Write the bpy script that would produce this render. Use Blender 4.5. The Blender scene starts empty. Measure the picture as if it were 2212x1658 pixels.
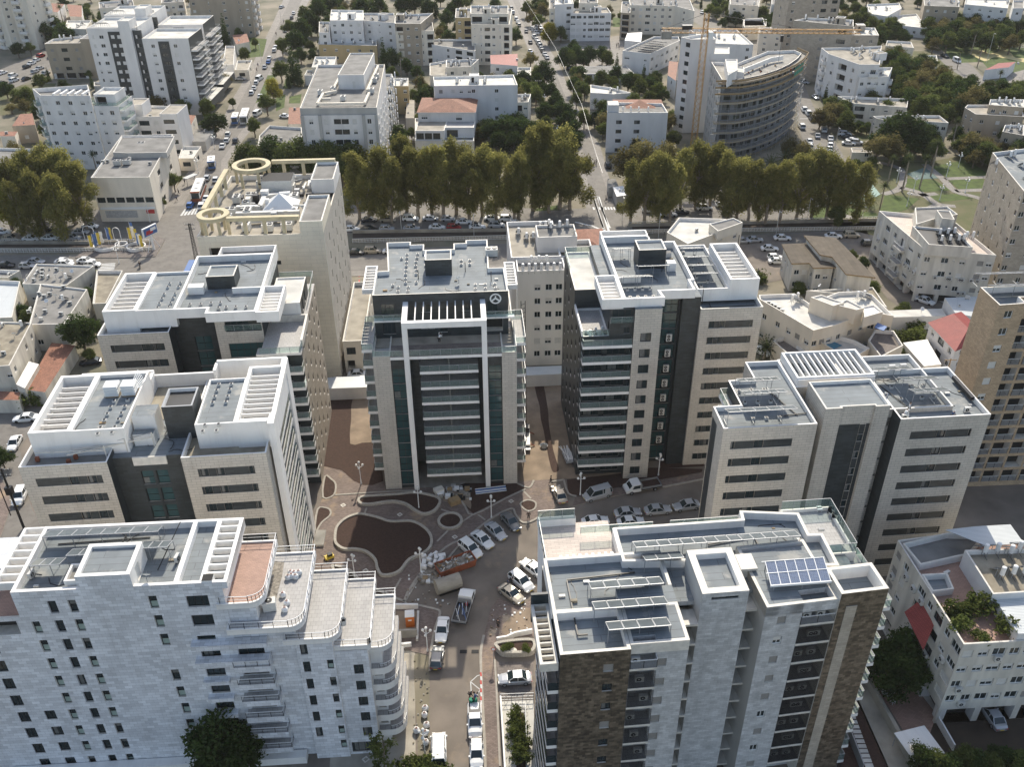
import bpy,bmesh,math,random
from mathutils import Vector,Matrix
D=bpy.data;SC=bpy.context.scene;COL=SC.collection
R=math.radians
# camera
CX,CY,FP,CH=1106.,829.,1997.,100.
PITCH=math.atan(1299/FP);ROLL=math.atan(24/3071)
cam=D.cameras.new('camera');camo=D.objects.new('camera',cam);COL.objects.link(camo)
camo.location=(0,0,CH)
camo.rotation_euler=(Matrix.Rotation(math.pi/2-PITCH,4,'X')@Matrix.Rotation(-ROLL,4,'Z')).to_euler()
cam.sensor_width=36;cam.lens=FP/2212*36;cam.clip_start=1;cam.clip_end=4000
SC.camera=camo
# world and sun
SUN_AZ,SUN_EL=R(4.5),R(39)
w=D.worlds.new('World');SC.world=w;w.use_nodes=True
nt=w.node_tree;nt.nodes.clear()
sky=nt.nodes.new('ShaderNodeTexSky');sky.sky_type='NISHITA';sky.sun_disc=False
sky.sun_elevation=SUN_EL;sky.sun_rotation=SUN_AZ;sky.altitude=30;sky.dust_density=1.6
bg=nt.nodes.new('ShaderNodeBackground');bg.inputs[1].default_value=0.15
wo=nt.nodes.new('ShaderNodeOutputWorld')
hsv=nt.nodes.new('ShaderNodeHueSaturation');hsv.inputs['Saturation'].default_value=.85;nt.links.new(sky.outputs[0],hsv.inputs['Color']);nt.links.new(hsv.outputs[0],bg.inputs[0]);nt.links.new(bg.outputs[0],wo.inputs[0])
sd=Vector((math.sin(SUN_AZ)*math.cos(SUN_EL),math.cos(SUN_AZ)*math.cos(SUN_EL),math.sin(SUN_EL)))
sl=D.lights.new('sun','SUN');sl.energy=3.8;sl.angle=R(0.53);sl.color=(1,.92,.78)
so=D.objects.new('sun',sl);COL.objects.link(so);so.location=(0,200,300)
so.rotation_euler=(-sd).to_track_quat('-Z','Y').to_euler()
SC.view_settings.view_transform='Standard';SC.view_settings.look='None'
SC.view_settings.gamma=1;SC.view_settings.exposure=0.5
try:
 SC.cycles.max_bounces=6;SC.cycles.transparent_max_bounces=12;SC.cycles.volume_bounces=0
except Exception:pass
# survey: tile pixel -> ground point at height z
OX=(0,512.5,1025,1571.4);OY=(0,384.4,768.7,1177.4)
def ray(x,y):
 u=(x-CX)/FP;v=(y-CY)/FP;c,s=math.cos(ROLL),math.sin(ROLL)
 u,v=u*c-v*s,u*s+v*c
 return u,math.cos(PITCH)-v*math.sin(PITCH),-(math.sin(PITCH)+v*math.cos(PITCH))
def at(x,y,z=0.):
 d=ray(x,y);t=(z-CH)/d[2];return(d[0]*t,d[1]*t)
def T(rc,x,y,z=0.):
 r,c=divmod(rc,10)
 return at(x*.28974+OX[c],y*.28974+OY[r],z)
RNG=random.Random(7)
# materials
MT={}
def mat(name,col=(.5,.5,.5),rough=.7,metal=0.,noise=0.,scale=1.,col2=None,bump=0.,dirt=0.,smear=None,kind=None,bw=.6,bh=.3,mortar=.012,mcol=None,vary=.1,spec=.5,emit=None,coord='UV',streak=0.):
 if name in MT:return MT[name]
 m=D.materials.new(name);m.use_nodes=True;n=m.node_tree.nodes;l=m.node_tree.links
 b=n['Principled BSDF'];b.inputs['Roughness'].default_value=rough;b.inputs['Metallic'].default_value=metal
 b.inputs['Specular IOR Level'].default_value=spec
 c=(*col,1)
 b.inputs['Base Color'].default_value=c
 m.diffuse_color=c
 src=None
 tc=n.new('ShaderNodeTexCoord');cs=tc.outputs[coord]
 if kind in('brick','tile'):
  br=n.new('ShaderNodeTexBrick');br.inputs['Scale'].default_value=1
  br.inputs['Brick Width'].default_value=bw;br.inputs['Row Height'].default_value=bh
  br.inputs['Mortar Size'].default_value=mortar;br.inputs['Mortar Smooth'].default_value=.3
  br.offset=.5;br.inputs['Bias'].default_value=0
  a=tuple(x*(1-vary)for x in col);e=tuple(min(1,x*(1+vary))for x in(col2 or col))
  br.inputs['Color1'].default_value=(*a,1);br.inputs['Color2'].default_value=(*e,1)
  br.inputs['Mortar'].default_value=(*(mcol or tuple(x*.45 for x in col)),1)
  l.new(cs,br.inputs[0]);src=br.outputs[0]
 if noise or streak:
  nz=n.new('ShaderNodeTexNoise');nz.inputs['Scale'].default_value=scale;nz.inputs['Detail'].default_value=5
  mp=n.new('ShaderNodeMapping')
  if streak:mp.inputs['Scale'].default_value=(1,1/streak,1)
  l.new(tc.outputs['Object']if coord=='Object' else cs,mp.inputs[0]);l.new(mp.outputs[0],nz.inputs[0])
  rp=n.new('ShaderNodeMapRange');rp.inputs[1].default_value=.3;rp.inputs[2].default_value=.7
  l.new(nz.outputs[0],rp.inputs[0])
  mx=n.new('ShaderNodeMix');mx.data_type='RGBA'
  l.new(rp.outputs[0],mx.inputs[0])
  k=col2 if(col2 and kind is None)else None
  if src is None:
   mx.inputs[6].default_value=c;mx.inputs[7].default_value=(*(k or tuple(x*(1-noise)for x in col)),1)
  else:
   mm=n.new('ShaderNodeMix');mm.data_type='RGBA';mm.blend_type='MULTIPLY';mm.inputs[0].default_value=1
   l.new(src,mm.inputs[6]);mm.inputs[7].default_value=(1-noise,)*3+(1,)
   l.new(src,mx.inputs[6]);l.new(mm.outputs[2],mx.inputs[7])
  src=mx.outputs[2]
 if dirt or smear:
  n3=n.new('ShaderNodeTexNoise');n3.inputs['Scale'].default_value=smear[1]if smear else .9;n3.inputs['Detail'].default_value=6;n3.inputs['Roughness'].default_value=.65
  mp=n.new('ShaderNodeMapping');mp.inputs['Scale'].default_value=(1,1,1)if smear or coord=='Object' else(1,.12,1);mp.inputs['Location'].default_value=(7.3,2.1,0)
  l.new(cs,mp.inputs[0]);l.new(mp.outputs[0],n3.inputs[0]);r3=n.new('ShaderNodeMapRange');r3.inputs[1].default_value=smear[2]if smear else .48;r3.inputs[2].default_value=r3.inputs[1].default_value+(.12 if smear else .25);l.new(n3.outputs[0],r3.inputs[0])
  m3=n.new('ShaderNodeMix');m3.data_type='RGBA';l.new(r3.outputs[0],m3.inputs[0])
  if src is None:rgb=n.new('ShaderNodeRGB');rgb.outputs[0].default_value=c;src=rgb.outputs[0]
  l.new(src,m3.inputs[6])
  if smear:m3.inputs[7].default_value=(*smear[0],1)
  else:
   m4=n.new('ShaderNodeMix');m4.data_type='RGBA';m4.blend_type='MULTIPLY';m4.inputs[0].default_value=1;l.new(src,m4.inputs[6]);m4.inputs[7].default_value=(1-dirt,1-dirt*1.08,1-dirt*1.15,1);l.new(m4.outputs[2],m3.inputs[7])
  src=m3.outputs[2]
 if src is not None:l.new(src,b.inputs['Base Color'])
 if bump:
  n2=n.new('ShaderNodeTexNoise');n2.inputs['Scale'].default_value=scale*6;n2.inputs['Detail'].default_value=4
  l.new(cs,n2.inputs[0])
  bp=n.new('ShaderNodeBump');bp.inputs['Strength'].default_value=bump;bp.inputs['Distance'].default_value=.05
  l.new(n2.outputs[0],bp.inputs['Height']);l.new(bp.outputs[0],b.inputs['Normal'])
 MT[name]=m;return m
mat('stone',(.54,.50,.435),.75,kind='brick',bw=1.1,bh=.42,mortar=.016,noise=.12,scale=.35,vary=.05,dirt=.14,mcol=(.17,.16,.145))
mat('slate',(.040,.049,.053),.45,dirt=.2,kind='brick',bw=1.1,bh=.3,mortar=.012,noise=.3,scale=.5,vary=.25,mcol=(.022,.028,.032))
mat('white',(.84,.82,.78),.6,noise=.07,scale=.4,dirt=.12)
mat('coping',(.72,.68,.60),.6,noise=.25,scale=1.3)
mat('marble',(.74,.755,.78),.5,dirt=.12,kind='brick',bw=.9,bh=.45,mortar=.012,noise=.2,scale=.25,vary=.16,mcol=(.36,.36,.38))
mat('greymarble',(.57,.575,.57),.5,kind='brick',bw=.75,bh=.32,mortar=.008,noise=.3,scale=.9,vary=.14,mcol=(.26,.26,.26))
mat('brownmarble',(.105,.082,.056),.35,kind='brick',bw=.6,bh=.3,mortar=.006,noise=.6,scale=1.6,col2=(.19,.15,.105),vary=.3,mcol=(.035,.028,.02))
mat('brownstone',(.50,.37,.24),.8,kind='brick',bw=.5,bh=.25,mortar=.01,noise=.15,scale=.6,vary=.12,mcol=(.16,.12,.08))
mat('tanstone',(.45,.39,.31),.8,kind='brick',bw=.7,bh=.35,mortar=.01,noise=.2,scale=.4,vary=.1,mcol=(.27,.24,.2))
mat('ringstone',(.62,.53,.34),.8,noise=.25,scale=.6)
mat('beigeclad',(.87,.79,.63),.7,kind='brick',bw=2.2,bh=.8,mortar=.01,noise=.16,scale=.3,vary=.025,mcol=(.38,.33,.25))
mat('ivory',(.84,.81,.74),.8,noise=.15,scale=.3,streak=4)
mat('whiteplaster',(.78,.76,.73),.8,noise=.2,scale=.3,streak=4)
mat('creamplaster',(.80,.73,.61),.85,noise=.22,scale=.3,streak=4)
mat('yellowplaster',(.55,.42,.22),.85,noise=.25,scale=.3,streak=4)
mat('tanplaster',(.43,.36,.27),.85,noise=.25,scale=.3,streak=4)
mat('oldplaster',(.74,.70,.61),.9,noise=.42,scale=.5,streak=6)
mat('greyplaster',(.50,.49,.46),.85,noise=.25,scale=.3,streak=4)
mat('concrete',(.36,.34,.30),.9,noise=.45,scale=.5)
mat('rawconcrete',(.22,.225,.23),.9,noise=.4,scale=.6,streak=3)
mat('membrane',(.225,.25,.26),.8,smear=((.33,.325,.30),.25,.56),kind='brick',bw=9.,bh=1.,mortar=.03,noise=.3,scale=.35,vary=.05,mcol=(.13,.135,.14),coord='UV')
mat('roofgrey',(.27,.26,.24),.9,noise=.5,scale=.25,bump=.2)
mat('roofwhite',(.66,.64,.58),.8,noise=.35,scale=.3)
mat('roofdirt',(.17,.145,.11),.95,noise=.6,scale=.4,col2=(.36,.32,.24))
mat('rooftan',(.42,.38,.31),.9,noise=.45,scale=.3)
mat('deck',(.58,.49,.42),.7,kind='brick',bw=.9,bh=.3,mortar=.012,noise=.15,scale=.5,vary=.1)
mat('greydeck',(.42,.405,.385),.7,kind='brick',bw=.6,bh=.6,mortar=.014,noise=.15,scale=.5,vary=.06)
mat('reddeck',(.40,.25,.19),.7,kind='brick',bw=.4,bh=.2,mortar=.01,noise=.15,scale=.5,vary=.1)
mat('glass',(.018,.03,.034),.09,spec=.7)
mat('glassteal',(.03,.075,.08),.07,spec=.8)
mat('frosted',(.30,.38,.34),.4)
mat('curtain',(.16,.165,.16),.5,noise=.4,scale=3);mat('dark',(.012,.012,.013),.8)
mat('interior_shade',(.03,.028,.026),.9,noise=.3,scale=1)  # near-black colour holds the shade inside open bays and recesses
mat('shutter',(.66,.65,.61),.5,kind='brick',bw=30,bh=.06,mortar=.006,mcol=(.4,.39,.37),vary=.02)
mat('greyshutter',(.28,.27,.25),.5,kind='brick',bw=30,bh=.06,mortar=.006,mcol=(.16,.155,.15),vary=.02)
mat('metal',(.30,.31,.32),.45,.3)
mat('whitemetal',(.78,.78,.76),.4)
mat('darkmetal',(.03,.03,.032),.4,.5)
mat('pipe',(.012,.012,.012),.5)
mat('tank',(.82,.81,.78),.35,noise=.1,scale=2,coord='Object')
mat('acgrey',(.62,.61,.57),.5,noise=.15,scale=3,coord='Object')
mat('panel',(.02,.026,.04),.12,spec=.9)
mat('panelblue',(.10,.135,.21),.2,kind='tile',bw=.2,bh=.2,mortar=.012,vary=.12,mcol=(.24,.27,.33))
mat('terracotta',(.33,.15,.09),.8,kind='brick',bw=.25,bh=.35,mortar=.03,noise=.3,scale=.5,vary=.22,mcol=(.17,.06,.035))
mat('redroof',(.30,.055,.045),.7,kind='brick',bw=.25,bh=.35,mortar=.035,noise=.2,scale=.5,vary=.12,mcol=(.22,.03,.025))
mat('brownroof',(.13,.105,.075),.9,kind='brick',bw=1.1,bh=30,mortar=.03,noise=.35,scale=.5,vary=.1,mcol=(.075,.06,.045))
mat('corrugated',(.62,.64,.63),.45,kind='brick',bw=30,bh=.24,mortar=.05,mcol=(.4,.42,.42),vary=.03,noise=.1,scale=.4)
mat('soil',(.068,.036,.025),.95,noise=.45,scale=3.5,bump=.6,coord='Object')
mat('sand',(.32,.245,.175),.95,noise=.4,scale=.35,bump=.3,coord='Object')
mat('earth',(.27,.23,.17),.95,noise=.5,scale=.09,col2=(.10,.10,.06),bump=.3,coord='Object')
mat('asphalt',(.20,.183,.16),.85,dirt=.25,noise=.25,scale=.35,bump=.15,coord='Object')  # base lightened, low-angle sun glare is put into the colour
mat('dustyasphalt',(.225,.19,.155),.9,smear=((.26,.205,.15),.13,.58),noise=.38,scale=.22,bump=.15,coord='Object')
mat('sidewalk',(.28,.255,.225),.85,kind='brick',bw=.5,bh=.5,mortar=.02,noise=.25,scale=.4,vary=.08,coord='Object')
mat('paver',(.225,.172,.145),.85,smear=((.30,.22,.145),.16,.57),kind='brick',bw=.4,bh=.2,mortar=.014,noise=.3,scale=.3,vary=.2,coord='Object')
mat('yardpaver',(.20,.17,.15),.85,kind='brick',bw=.5,bh=.5,mortar=.014,noise=.3,scale=.5,vary=.15,coord='Object')
mat('kerb',(.40,.365,.31),.85,noise=.25,scale=1.5,coord='Object')
mat('curbwall',(.50,.46,.39),.85,kind='brick',bw=.5,bh=.2,mortar=.02,noise=.2,scale=1,vary=.08)
mat('paint',(.62,.62,.6),.7,noise=.2,scale=1,coord='Object')
mat('redpaint',(.45,.05,.04),.7)
mat('grass',(.085,.125,.02),.95,noise=.5,scale=.5,bump=.5,coord='Object')
mat('wildgrass',(.075,.09,.025),.95,noise=.6,scale=.15,col2=(.14,.12,.06),bump=.5,coord='Object')
mat('paleturf',(.30,.42,.36),.8,noise=.2,scale=.3,coord='Object')
mat('yellowpath',(.55,.45,.2),.8,noise=.15,scale=.3,coord='Object')
mat('darkcanal',(.07,.05,.035),.95,noise=.4,scale=.4,coord='Object')
mat('orange',(.62,.17,.03),.5)
mat('crane',(.50,.27,.07),.5)
mat('rust',(.34,.10,.045),.8,noise=.4,scale=2,coord='Object')
mat('green',(.02,.22,.13),.8)
mat('blue',(.06,.14,.34),.5)
mat('yellow',(.7,.5,.05),.5)
mat('red',(.45,.03,.03),.5)
mat('cloth',(.5,.49,.47),.9,noise=.3,scale=2,coord='Object')
mat('rubble',(.4,.36,.3),.95,noise=.7,scale=2.5,bump=1,coord='Object')
mat('wood',(.36,.25,.13),.8,noise=.3,scale=2,coord='Object')
mat('skin',(.45,.28,.2),.6)
mat('hair',(.03,.02,.015),.7)
mat('clothblack',(.02,.02,.022),.9);mat('clothwhite',(.7,.7,.68),.9);mat('clothblue',(.05,.08,.16),.9)
mat('rubber',(.015,.015,.015),.8);mat('tail',(.35,.02,.02),.3);mat('lamp',(.75,.74,.7),.25)
mat('water',(.05,.2,.3),.05);mat('darkturf',(.09,.15,.14),.8,noise=.2,scale=.3,coord='Object')
def glassrail():
 m=D.materials.new('clear_glass');m.use_nodes=True;n=m.node_tree.nodes;l=m.node_tree.links;n.clear()
 tr=n.new('ShaderNodeBsdfTransparent');tr.inputs[0].default_value=(.70,.82,.80,1)
 gl=n.new('ShaderNodeBsdfGlossy');gl.inputs[0].default_value=(.8,.92,.9,1);gl.inputs['Roughness'].default_value=.08
 df=n.new('ShaderNodeBsdfDiffuse');df.inputs[0].default_value=(.32,.44,.42,1)
 m1=n.new('ShaderNodeMixShader');m1.inputs[0].default_value=.22
 fr=n.new('ShaderNodeFresnel');fr.inputs[0].default_value=1.45
 m2=n.new('ShaderNodeMixShader');o=n.new('ShaderNodeOutputMaterial')
 l.new(tr.outputs[0],m1.inputs[1]);l.new(df.outputs[0],m1.inputs[2]);l.new(fr.outputs[0],m2.inputs[0])
 l.new(m1.outputs[0],m2.inputs[1]);l.new(gl.outputs[0],m2.inputs[2]);l.new(m2.outputs[0],o.inputs[0])
 MT['clear']=m
glassrail()
# mesh builder
class MB:
 def __init__(s):s.v=[];s.f=[];s.m=[];s.ms=[]
 def mi(s,m):
  if m not in s.ms:s.ms.append(m)
  return s.ms.index(m)
 def face(s,pts,m):
  b=len(s.v);s.v+=[tuple(p)for p in pts];s.f.append(tuple(range(b,b+len(pts))));s.m.append(s.mi(m))
 def box(s,x0,x1,y0,y1,z0,z1,m,top=None,nobot=False):
  p=[(x0,y0,z0),(x1,y0,z0),(x1,y1,z0),(x0,y1,z0),(x0,y0,z1),(x1,y0,z1),(x1,y1,z1),(x0,y1,z1)]
  for q in((0,1,5,4),(1,2,6,5),(2,3,7,6),(3,0,4,7)):s.face([p[i]for i in q],m)
  s.face([p[i]for i in(4,5,6,7)],top or m)
  if not nobot:s.face([p[i]for i in(3,2,1,0)],m)
 def beam(s,a,b,w,m,h=None):
  a=Vector(a);b=Vector(b);d=(b-a)
  if d.length<1e-4:return
  d.normalize();up=Vector((0,0,1))if abs(d.z)<.95 else Vector((0,1,0))
  x=d.cross(up).normalized()*w/2;y=x.cross(d).normalized()*(h or w)/2
  c=[a-x-y,a+x-y,a+x+y,a-x+y,b-x-y,b+x-y,b+x+y,b-x+y]
  for q in((0,1,5,4),(1,2,6,5),(2,3,7,6),(3,0,4,7),(3,2,1,0),(4,5,6,7)):s.face([c[i]for i in q],m)
 def cyl(s,c,r,z0,z1,m,n=12,r1=None,cap=True,axis='z'):
  r1=r if r1 is None else r1
  def P(a,rr,z):
   x,y=rr*math.cos(a),rr*math.sin(a)
   if axis=='z':return(c[0]+x,c[1]+y,z)
   if axis=='y':return(c[0]+x,z,c[2]+y)
   return(z,c[1]+x,c[2]+y)
  for i in range(n):
   a0,a1=2*math.pi*i/n,2*math.pi*(i+1)/n
   s.face([P(a0,r,z0),P(a1,r,z0),P(a1,r1,z1),P(a0,r1,z1)],m)
  if cap:
   s.face([P(2*math.pi*i/n,r1,z1)for i in range(n)],m)
   s.face([P(-2*math.pi*i/n,r,z0)for i in range(n)],m)
 def prism(s,poly,z0,z1,m,top=None):
  n=len(poly)
  for i in range(n):
   a,b=poly[i],poly[(i+1)%n]
   s.face([(a[0],a[1],z0),(b[0],b[1],z0),(b[0],b[1],z1),(a[0],a[1],z1)],m)
  s.face([(p[0],p[1],z1)for p in poly],top or m)
 def mesh(s,name,smooth=False):
  me=D.meshes.new(name);me.from_pydata(s.v,[],s.f)
  for k in s.ms:me.materials.append(MT[k])
  me.polygons.foreach_set('material_index',s.m)
  uv=me.uv_layers.new(name='UVMap');data=[]
  for f in s.f:
   p=[s.v[i]for i in f];nx=ny=nz=0.
   for i in range(len(p)):
    a,b=p[i],p[(i+1)%len(p)]
    nx+=(a[1]-b[1])*(a[2]+b[2]);ny+=(a[2]-b[2])*(a[0]+b[0]);nz+=(a[0]-b[0])*(a[1]+b[1])
   L=math.sqrt(nx*nx+ny*ny+nz*nz)or 1;h=math.hypot(nx,ny)
   if abs(nz)/L>.9:data+=[c for q in p for c in(q[0],q[1])]
   else:
    tx,ty=-ny/h,nx/h;k=L/h if h else 1
    data+=[c for q in p for c in(q[0]*tx+q[1]*ty,q[2]*k)]
  uv.data.foreach_set('uv',data)
  if smooth:me.polygons.foreach_set('use_smooth',[True]*len(me.polygons))
  me.update();return me
 def obj(s,name,parent=None,loc=(0,0,0),rz=0.,smooth=False):
  return link(name,s.mesh(name,smooth),parent,loc,rz)
def link(name,me,parent=None,loc=(0,0,0),rz=0.,scale=None):
 o=D.objects.new(name,me);COL.objects.link(o);o.parent=parent
 o.location=loc;o.rotation_euler.z=rz
 if scale:o.scale=scale
 return o
def tag(o,label=None,cat=None,group=None,kind=None):
 if label:o['label']=label
 if cat:o['category']=cat
 if group:o['group']=group
 if kind:o['kind']=kind
 return o
def thing(name,label,cat,loc,rz=0.,group=None):
 return tag(link(name,None,None,loc,rz),label,cat,group)
def tree_copy(o,parent=None):
 c=o.copy();COL.objects.link(c);c.parent=parent
 for ch in o.children:tree_copy(ch,c)
 return c
ORD='zero first second third fourth fifth sixth seventh eighth ninth tenth eleventh twelfth thirteenth fourteenth fifteenth sixteenth seventeenth eighteenth nineteenth twentieth'.split()
def ordn(i):
 if i<=20:return ORD[i]
 t={2:'twenty',3:'thirty',4:'forty',5:'fifty',6:'sixty'}[i//10]
 return t+('-'+ORD[i%10]if i%10 else 'th')if i%10 else{20:'twentieth',30:'thirtieth',40:'fortieth',50:'fiftieth',60:'sixtieth'}[i]
def inset(poly,t):
 n=len(poly);L=[]
 for i in range(n):
  a,b=poly[i],poly[(i+1)%n];dx,dy=b[0]-a[0],b[1]-a[1];l=math.hypot(dx,dy)or 1
  nx,ny=-dy/l*t,dx/l*t;L.append((a[0]+nx,a[1]+ny,dx,dy))
 out=[]
 for i in range(n):
  x1,y1,dx1,dy1=L[i-1];x2,y2,dx2,dy2=L[i];dn=dx1*dy2-dy1*dx2
  if abs(dn)<1e-6:out.append((x2,y2));continue
  k=((x2-x1)*dy2-(y2-y1)*dx2)/dn;out.append((x1+dx1*k,y1+dy1*k))
 return out
 # windows, balconies, roof kit (cached meshes)
CACHE={}
def cached(key,fn):
 if key not in CACHE:CACHE[key]=fn()
 return CACHE[key]
def win_mesh(w,h,kind,v):
 b=MB();y0=0;fr={'g':'darkmetal','w':'whitemetal','h':'darkmetal','c':'darkmetal'}.get(kind,'whitemetal')
 g='glassteal' if kind=='c' else 'glass'
 if kind=='g' and v==1:b.face([(w*.1,-.002,.05),(w*.55,-.002,.05),(w*.55,-.002,h-.05),(w*.1,-.002,h-.05)],'curtain')
 if kind=='c' and v==1:b.face([(.05,-.002,.1),(w*.5,-.002,.1),(w*.5,-.002,h*.5),(.05,-.002,h*.5)],'curtain')
 if kind=='o':b.face([(0,0,0),(w,0,0),(w,0,h),(0,0,h)],'interior_shade');return b.mesh('window')  # no pane: a dark panel stands for the shade inside the opening
 if kind=='s' or(kind=='w' and v==2):
  b.face([(0,-.08,0),(w,-.08,0),(w,-.08,h),(0,-.08,h)],'shutter');return b.mesh('window')
 if kind=='x':b.face([(0,-.08,0),(w,-.08,0),(w,-.08,h),(0,-.08,h)],'greyshutter');return b.mesh('window')
 b.face([(0,0,0),(w,0,0),(w,0,h),(0,0,h)],g)
 t=.06
 if kind=='h' and v==1:b.face([(t,-.03,h*.55),(w-t,-.03,h*.55),(w-t,-.03,h-t),(t,-.03,h-t)],'curtain');b.box(0,w,-.05,0,h*.48,h*.48+t,fr)
 elif kind in 'h':
  b.face([(t,-.03,t),(w-t,-.03,t),(w-t,-.03,h*.48),(t,-.03,h*.48)],'frosted')
  b.box(0,w,-.05,0,h*.48,h*.48+t,fr)
 else:
  nm=max(1,round(w/1.2))if kind!='c' else max(1,round(w/1.1))
  for i in range(1,nm+(1 if w>.9 else 0)):
   x=w*i/(nm+(1 if w>.9 else 0))if kind!='c' else w*i/nm
   b.box(x-t/2,x+t/2,-.04,0,0,h,fr)
  if kind=='c':
   for i in range(1,max(1,round(h/1.45))):b.box(0,w,-.05,0,h*i/round(h/1.45)-t/2,h*i/round(h/1.45)+t/2,fr)
 if kind=='w' and v==1:b.face([(0,-.07,h*.45),(w,-.07,h*.45),(w,-.07,h),(0,-.07,h)],'shutter')
 if kind=='d' and v==1:b.face([(w*.5,-.07,0),(w,-.07,0),(w,-.07,h),(w*.5,-.07,h)],'shutter')
 return b.mesh('window')
def frame_mesh(w,h,kind):
 b=MB();t=.07;m='whitemetal' if kind in 'wds' else 'darkmetal'
 for q in((0,t,0,h),(w-t,w,0,h),(t,w-t,0,t),(t,w-t,h-t,h)):b.box(q[0],q[1],-.07,-.001,q[2],q[3],m)
 return b.mesh('frame')
def balc_mesh(w,d,kind,rail,fascia='white'):
 b=MB();b.box(0,w,-d,-.01,-.5,0,fascia,top='greydeck')
 return b.mesh('balcony')
def rail_mesh(w,d,rail):
 b=MB();h=1.05;e=.06
 segs=[((e,-.02),(e,-d+e)),((e,-d+e),(w-e,-d+e)),((w-e,-d+e),(w-e,-.02))]
 for(p,q)in segs:
  L=math.hypot(q[0]-p[0],q[1]-p[1])
  if rail=='solid':
   b.beam((*p,h/2),(*q,h/2),.12,'whiteplaster',h);continue
  if rail=='tan':b.beam((*p,h/2),(*q,h/2),.12,'tanplaster',h);continue
  if rail=='dark':b.beam((*p,h/2),(*q,h/2),.05,'glass',h);continue
  b.beam((*p,h),(*q,h),.06,'metal' if rail=='glass' else 'whitemetal')
  n=max(1,round(L/1.4))
  for i in range(n+1):
   x,y=p[0]+(q[0]-p[0])*i/n,p[1]+(q[1]-p[1])*i/n
   b.beam((x,y,0),(x,y,h),.045,'metal')
  if rail=='glass':b.face([(*p,.06),(*q,.06),(*q,h-.05),(*p,h-.05)],'clear')
  elif rail=='bars':
   m=max(2,round(L/.35))
   for i in range(m):x,y=p[0]+(q[0]-p[0])*i/m,p[1]+(q[1]-p[1])*i/m;b.beam((x,y,.1),(x,y,h),.02,'metal')
   b.beam((*p,.1),(*q,.1),.03,'metal')
  elif rail=='slats':
   for k in range(9):b.beam((*p,.1+k*.11),(*q,.1+k*.11),.025,'metal')
 return b.mesh('railing')
def tank_mesh():
 b=MB()
 for x in(-.22,.22):
  for y in(-.22,.22):b.beam((x,y,0),(x,y,.75),.05,'metal')
 b.cyl((0,0),.29,.75,1.95,'tank',14);b.cyl((0,0),.29,1.95,2.02,'tank',14,.18)
 b.beam((-.2,-.2,.4),(-.2,-1.1,.3),.04,'pipe');return b.mesh('water_tank')
def collector_mesh():
 b=MB();w,l,a=1.0,1.9,R(38)
 y1,z1=math.cos(a)*l,math.sin(a)*l
 b.face([(-w/2,0,z1+.15),(-w/2,y1,.15),(w/2,y1,.15),(w/2,0,z1+.15)][::-1],'panel')
 b.face([(-w/2,-.05,z1+.1),(-w/2,y1-.05,.1),(w/2,y1-.05,.1),(w/2,-.05,z1+.1)],'metal')
 for x in(-w/2,w/2):b.beam((x,0,0),(x,0,z1+.15),.05,'metal');b.beam((x,0,z1+.13),(x,y1,.13),.05,'metal')
 return b.mesh('solar_collector')
def ac_mesh(kind=0):
 b=MB();h=[.75,1.3][kind]
 b.box(-.45,.45,-.17,.17,.1,.1+h,'acgrey');b.box(-.4,-.3,-.15,.15,0,.1,'darkmetal');b.box(.3,.4,-.15,.15,0,.1,'darkmetal')
 for z in([.47],[.45,1.02])[kind]:
  b.cyl((-.08,0,z),.26,-.185,-.171,'dark',12,axis='y')
  b.cyl((-.08,0,z),.07,-.2,-.186,'acgrey',8,axis='y')
 return b.mesh('air_conditioner')
def chiller_mesh():
 b=MB();b.box(-1,1,-.7,.7,.2,1.5,'acgrey');b.box(-.9,.9,-.6,.6,0,.2,'darkmetal')
 for x in(-.5,.5):b.cyl((x,0),.42,1.5,1.62,'darkmetal',14);b.cyl((x,0),.1,1.62,1.66,'acgrey',8)
 return b.mesh('cooling_unit')
def dish_mesh():
 b=MB();b.beam((0,0,0),(0,0,.8),.06,'metal');n=12
 c=Vector((0,.1,1.0));ax=Vector((0,.8,.6));u=Vector((1,0,0));v=ax.cross(u)
 rim=[c+ax*.12+(u*math.cos(2*math.pi*i/n)+v*math.sin(2*math.pi*i/n))*.45 for i in range(n)]
 for i in range(n):b.face([c,rim[i],rim[(i+1)%n]],'whitemetal')
 b.beam(c,c+ax*.5,.03,'metal');return b.mesh('satellite_dish')
def vent_mesh():
 b=MB();b.box(-.22,.22,-.22,.22,0,.35,'acgrey');b.box(-.14,.14,-.14,.14,.35,.42,'darkmetal');return b.mesh('roof_vent')
def unit(B,kind,x,y,z,rz=0.):
 k={'tank':tank_mesh,'coll':collector_mesh,'ac':ac_mesh,'ac2':lambda:ac_mesh(1),'chill':chiller_mesh,'dish':dish_mesh,'vent':vent_mesh}
 nm={'tank':'water_tank','coll':'solar_collector','ac':'air_conditioner','ac2':'air_conditioner','chill':'cooling_unit','dish':'satellite_dish','vent':'roof_vent'}
 c=B.cnt.get(nm[kind],0)
 if c>=95:return
 B.cnt[nm[kind]]=c+1
 return link(nm[kind],cached(kind,k[kind]),B.root,(x,y,z),rz)
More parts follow.
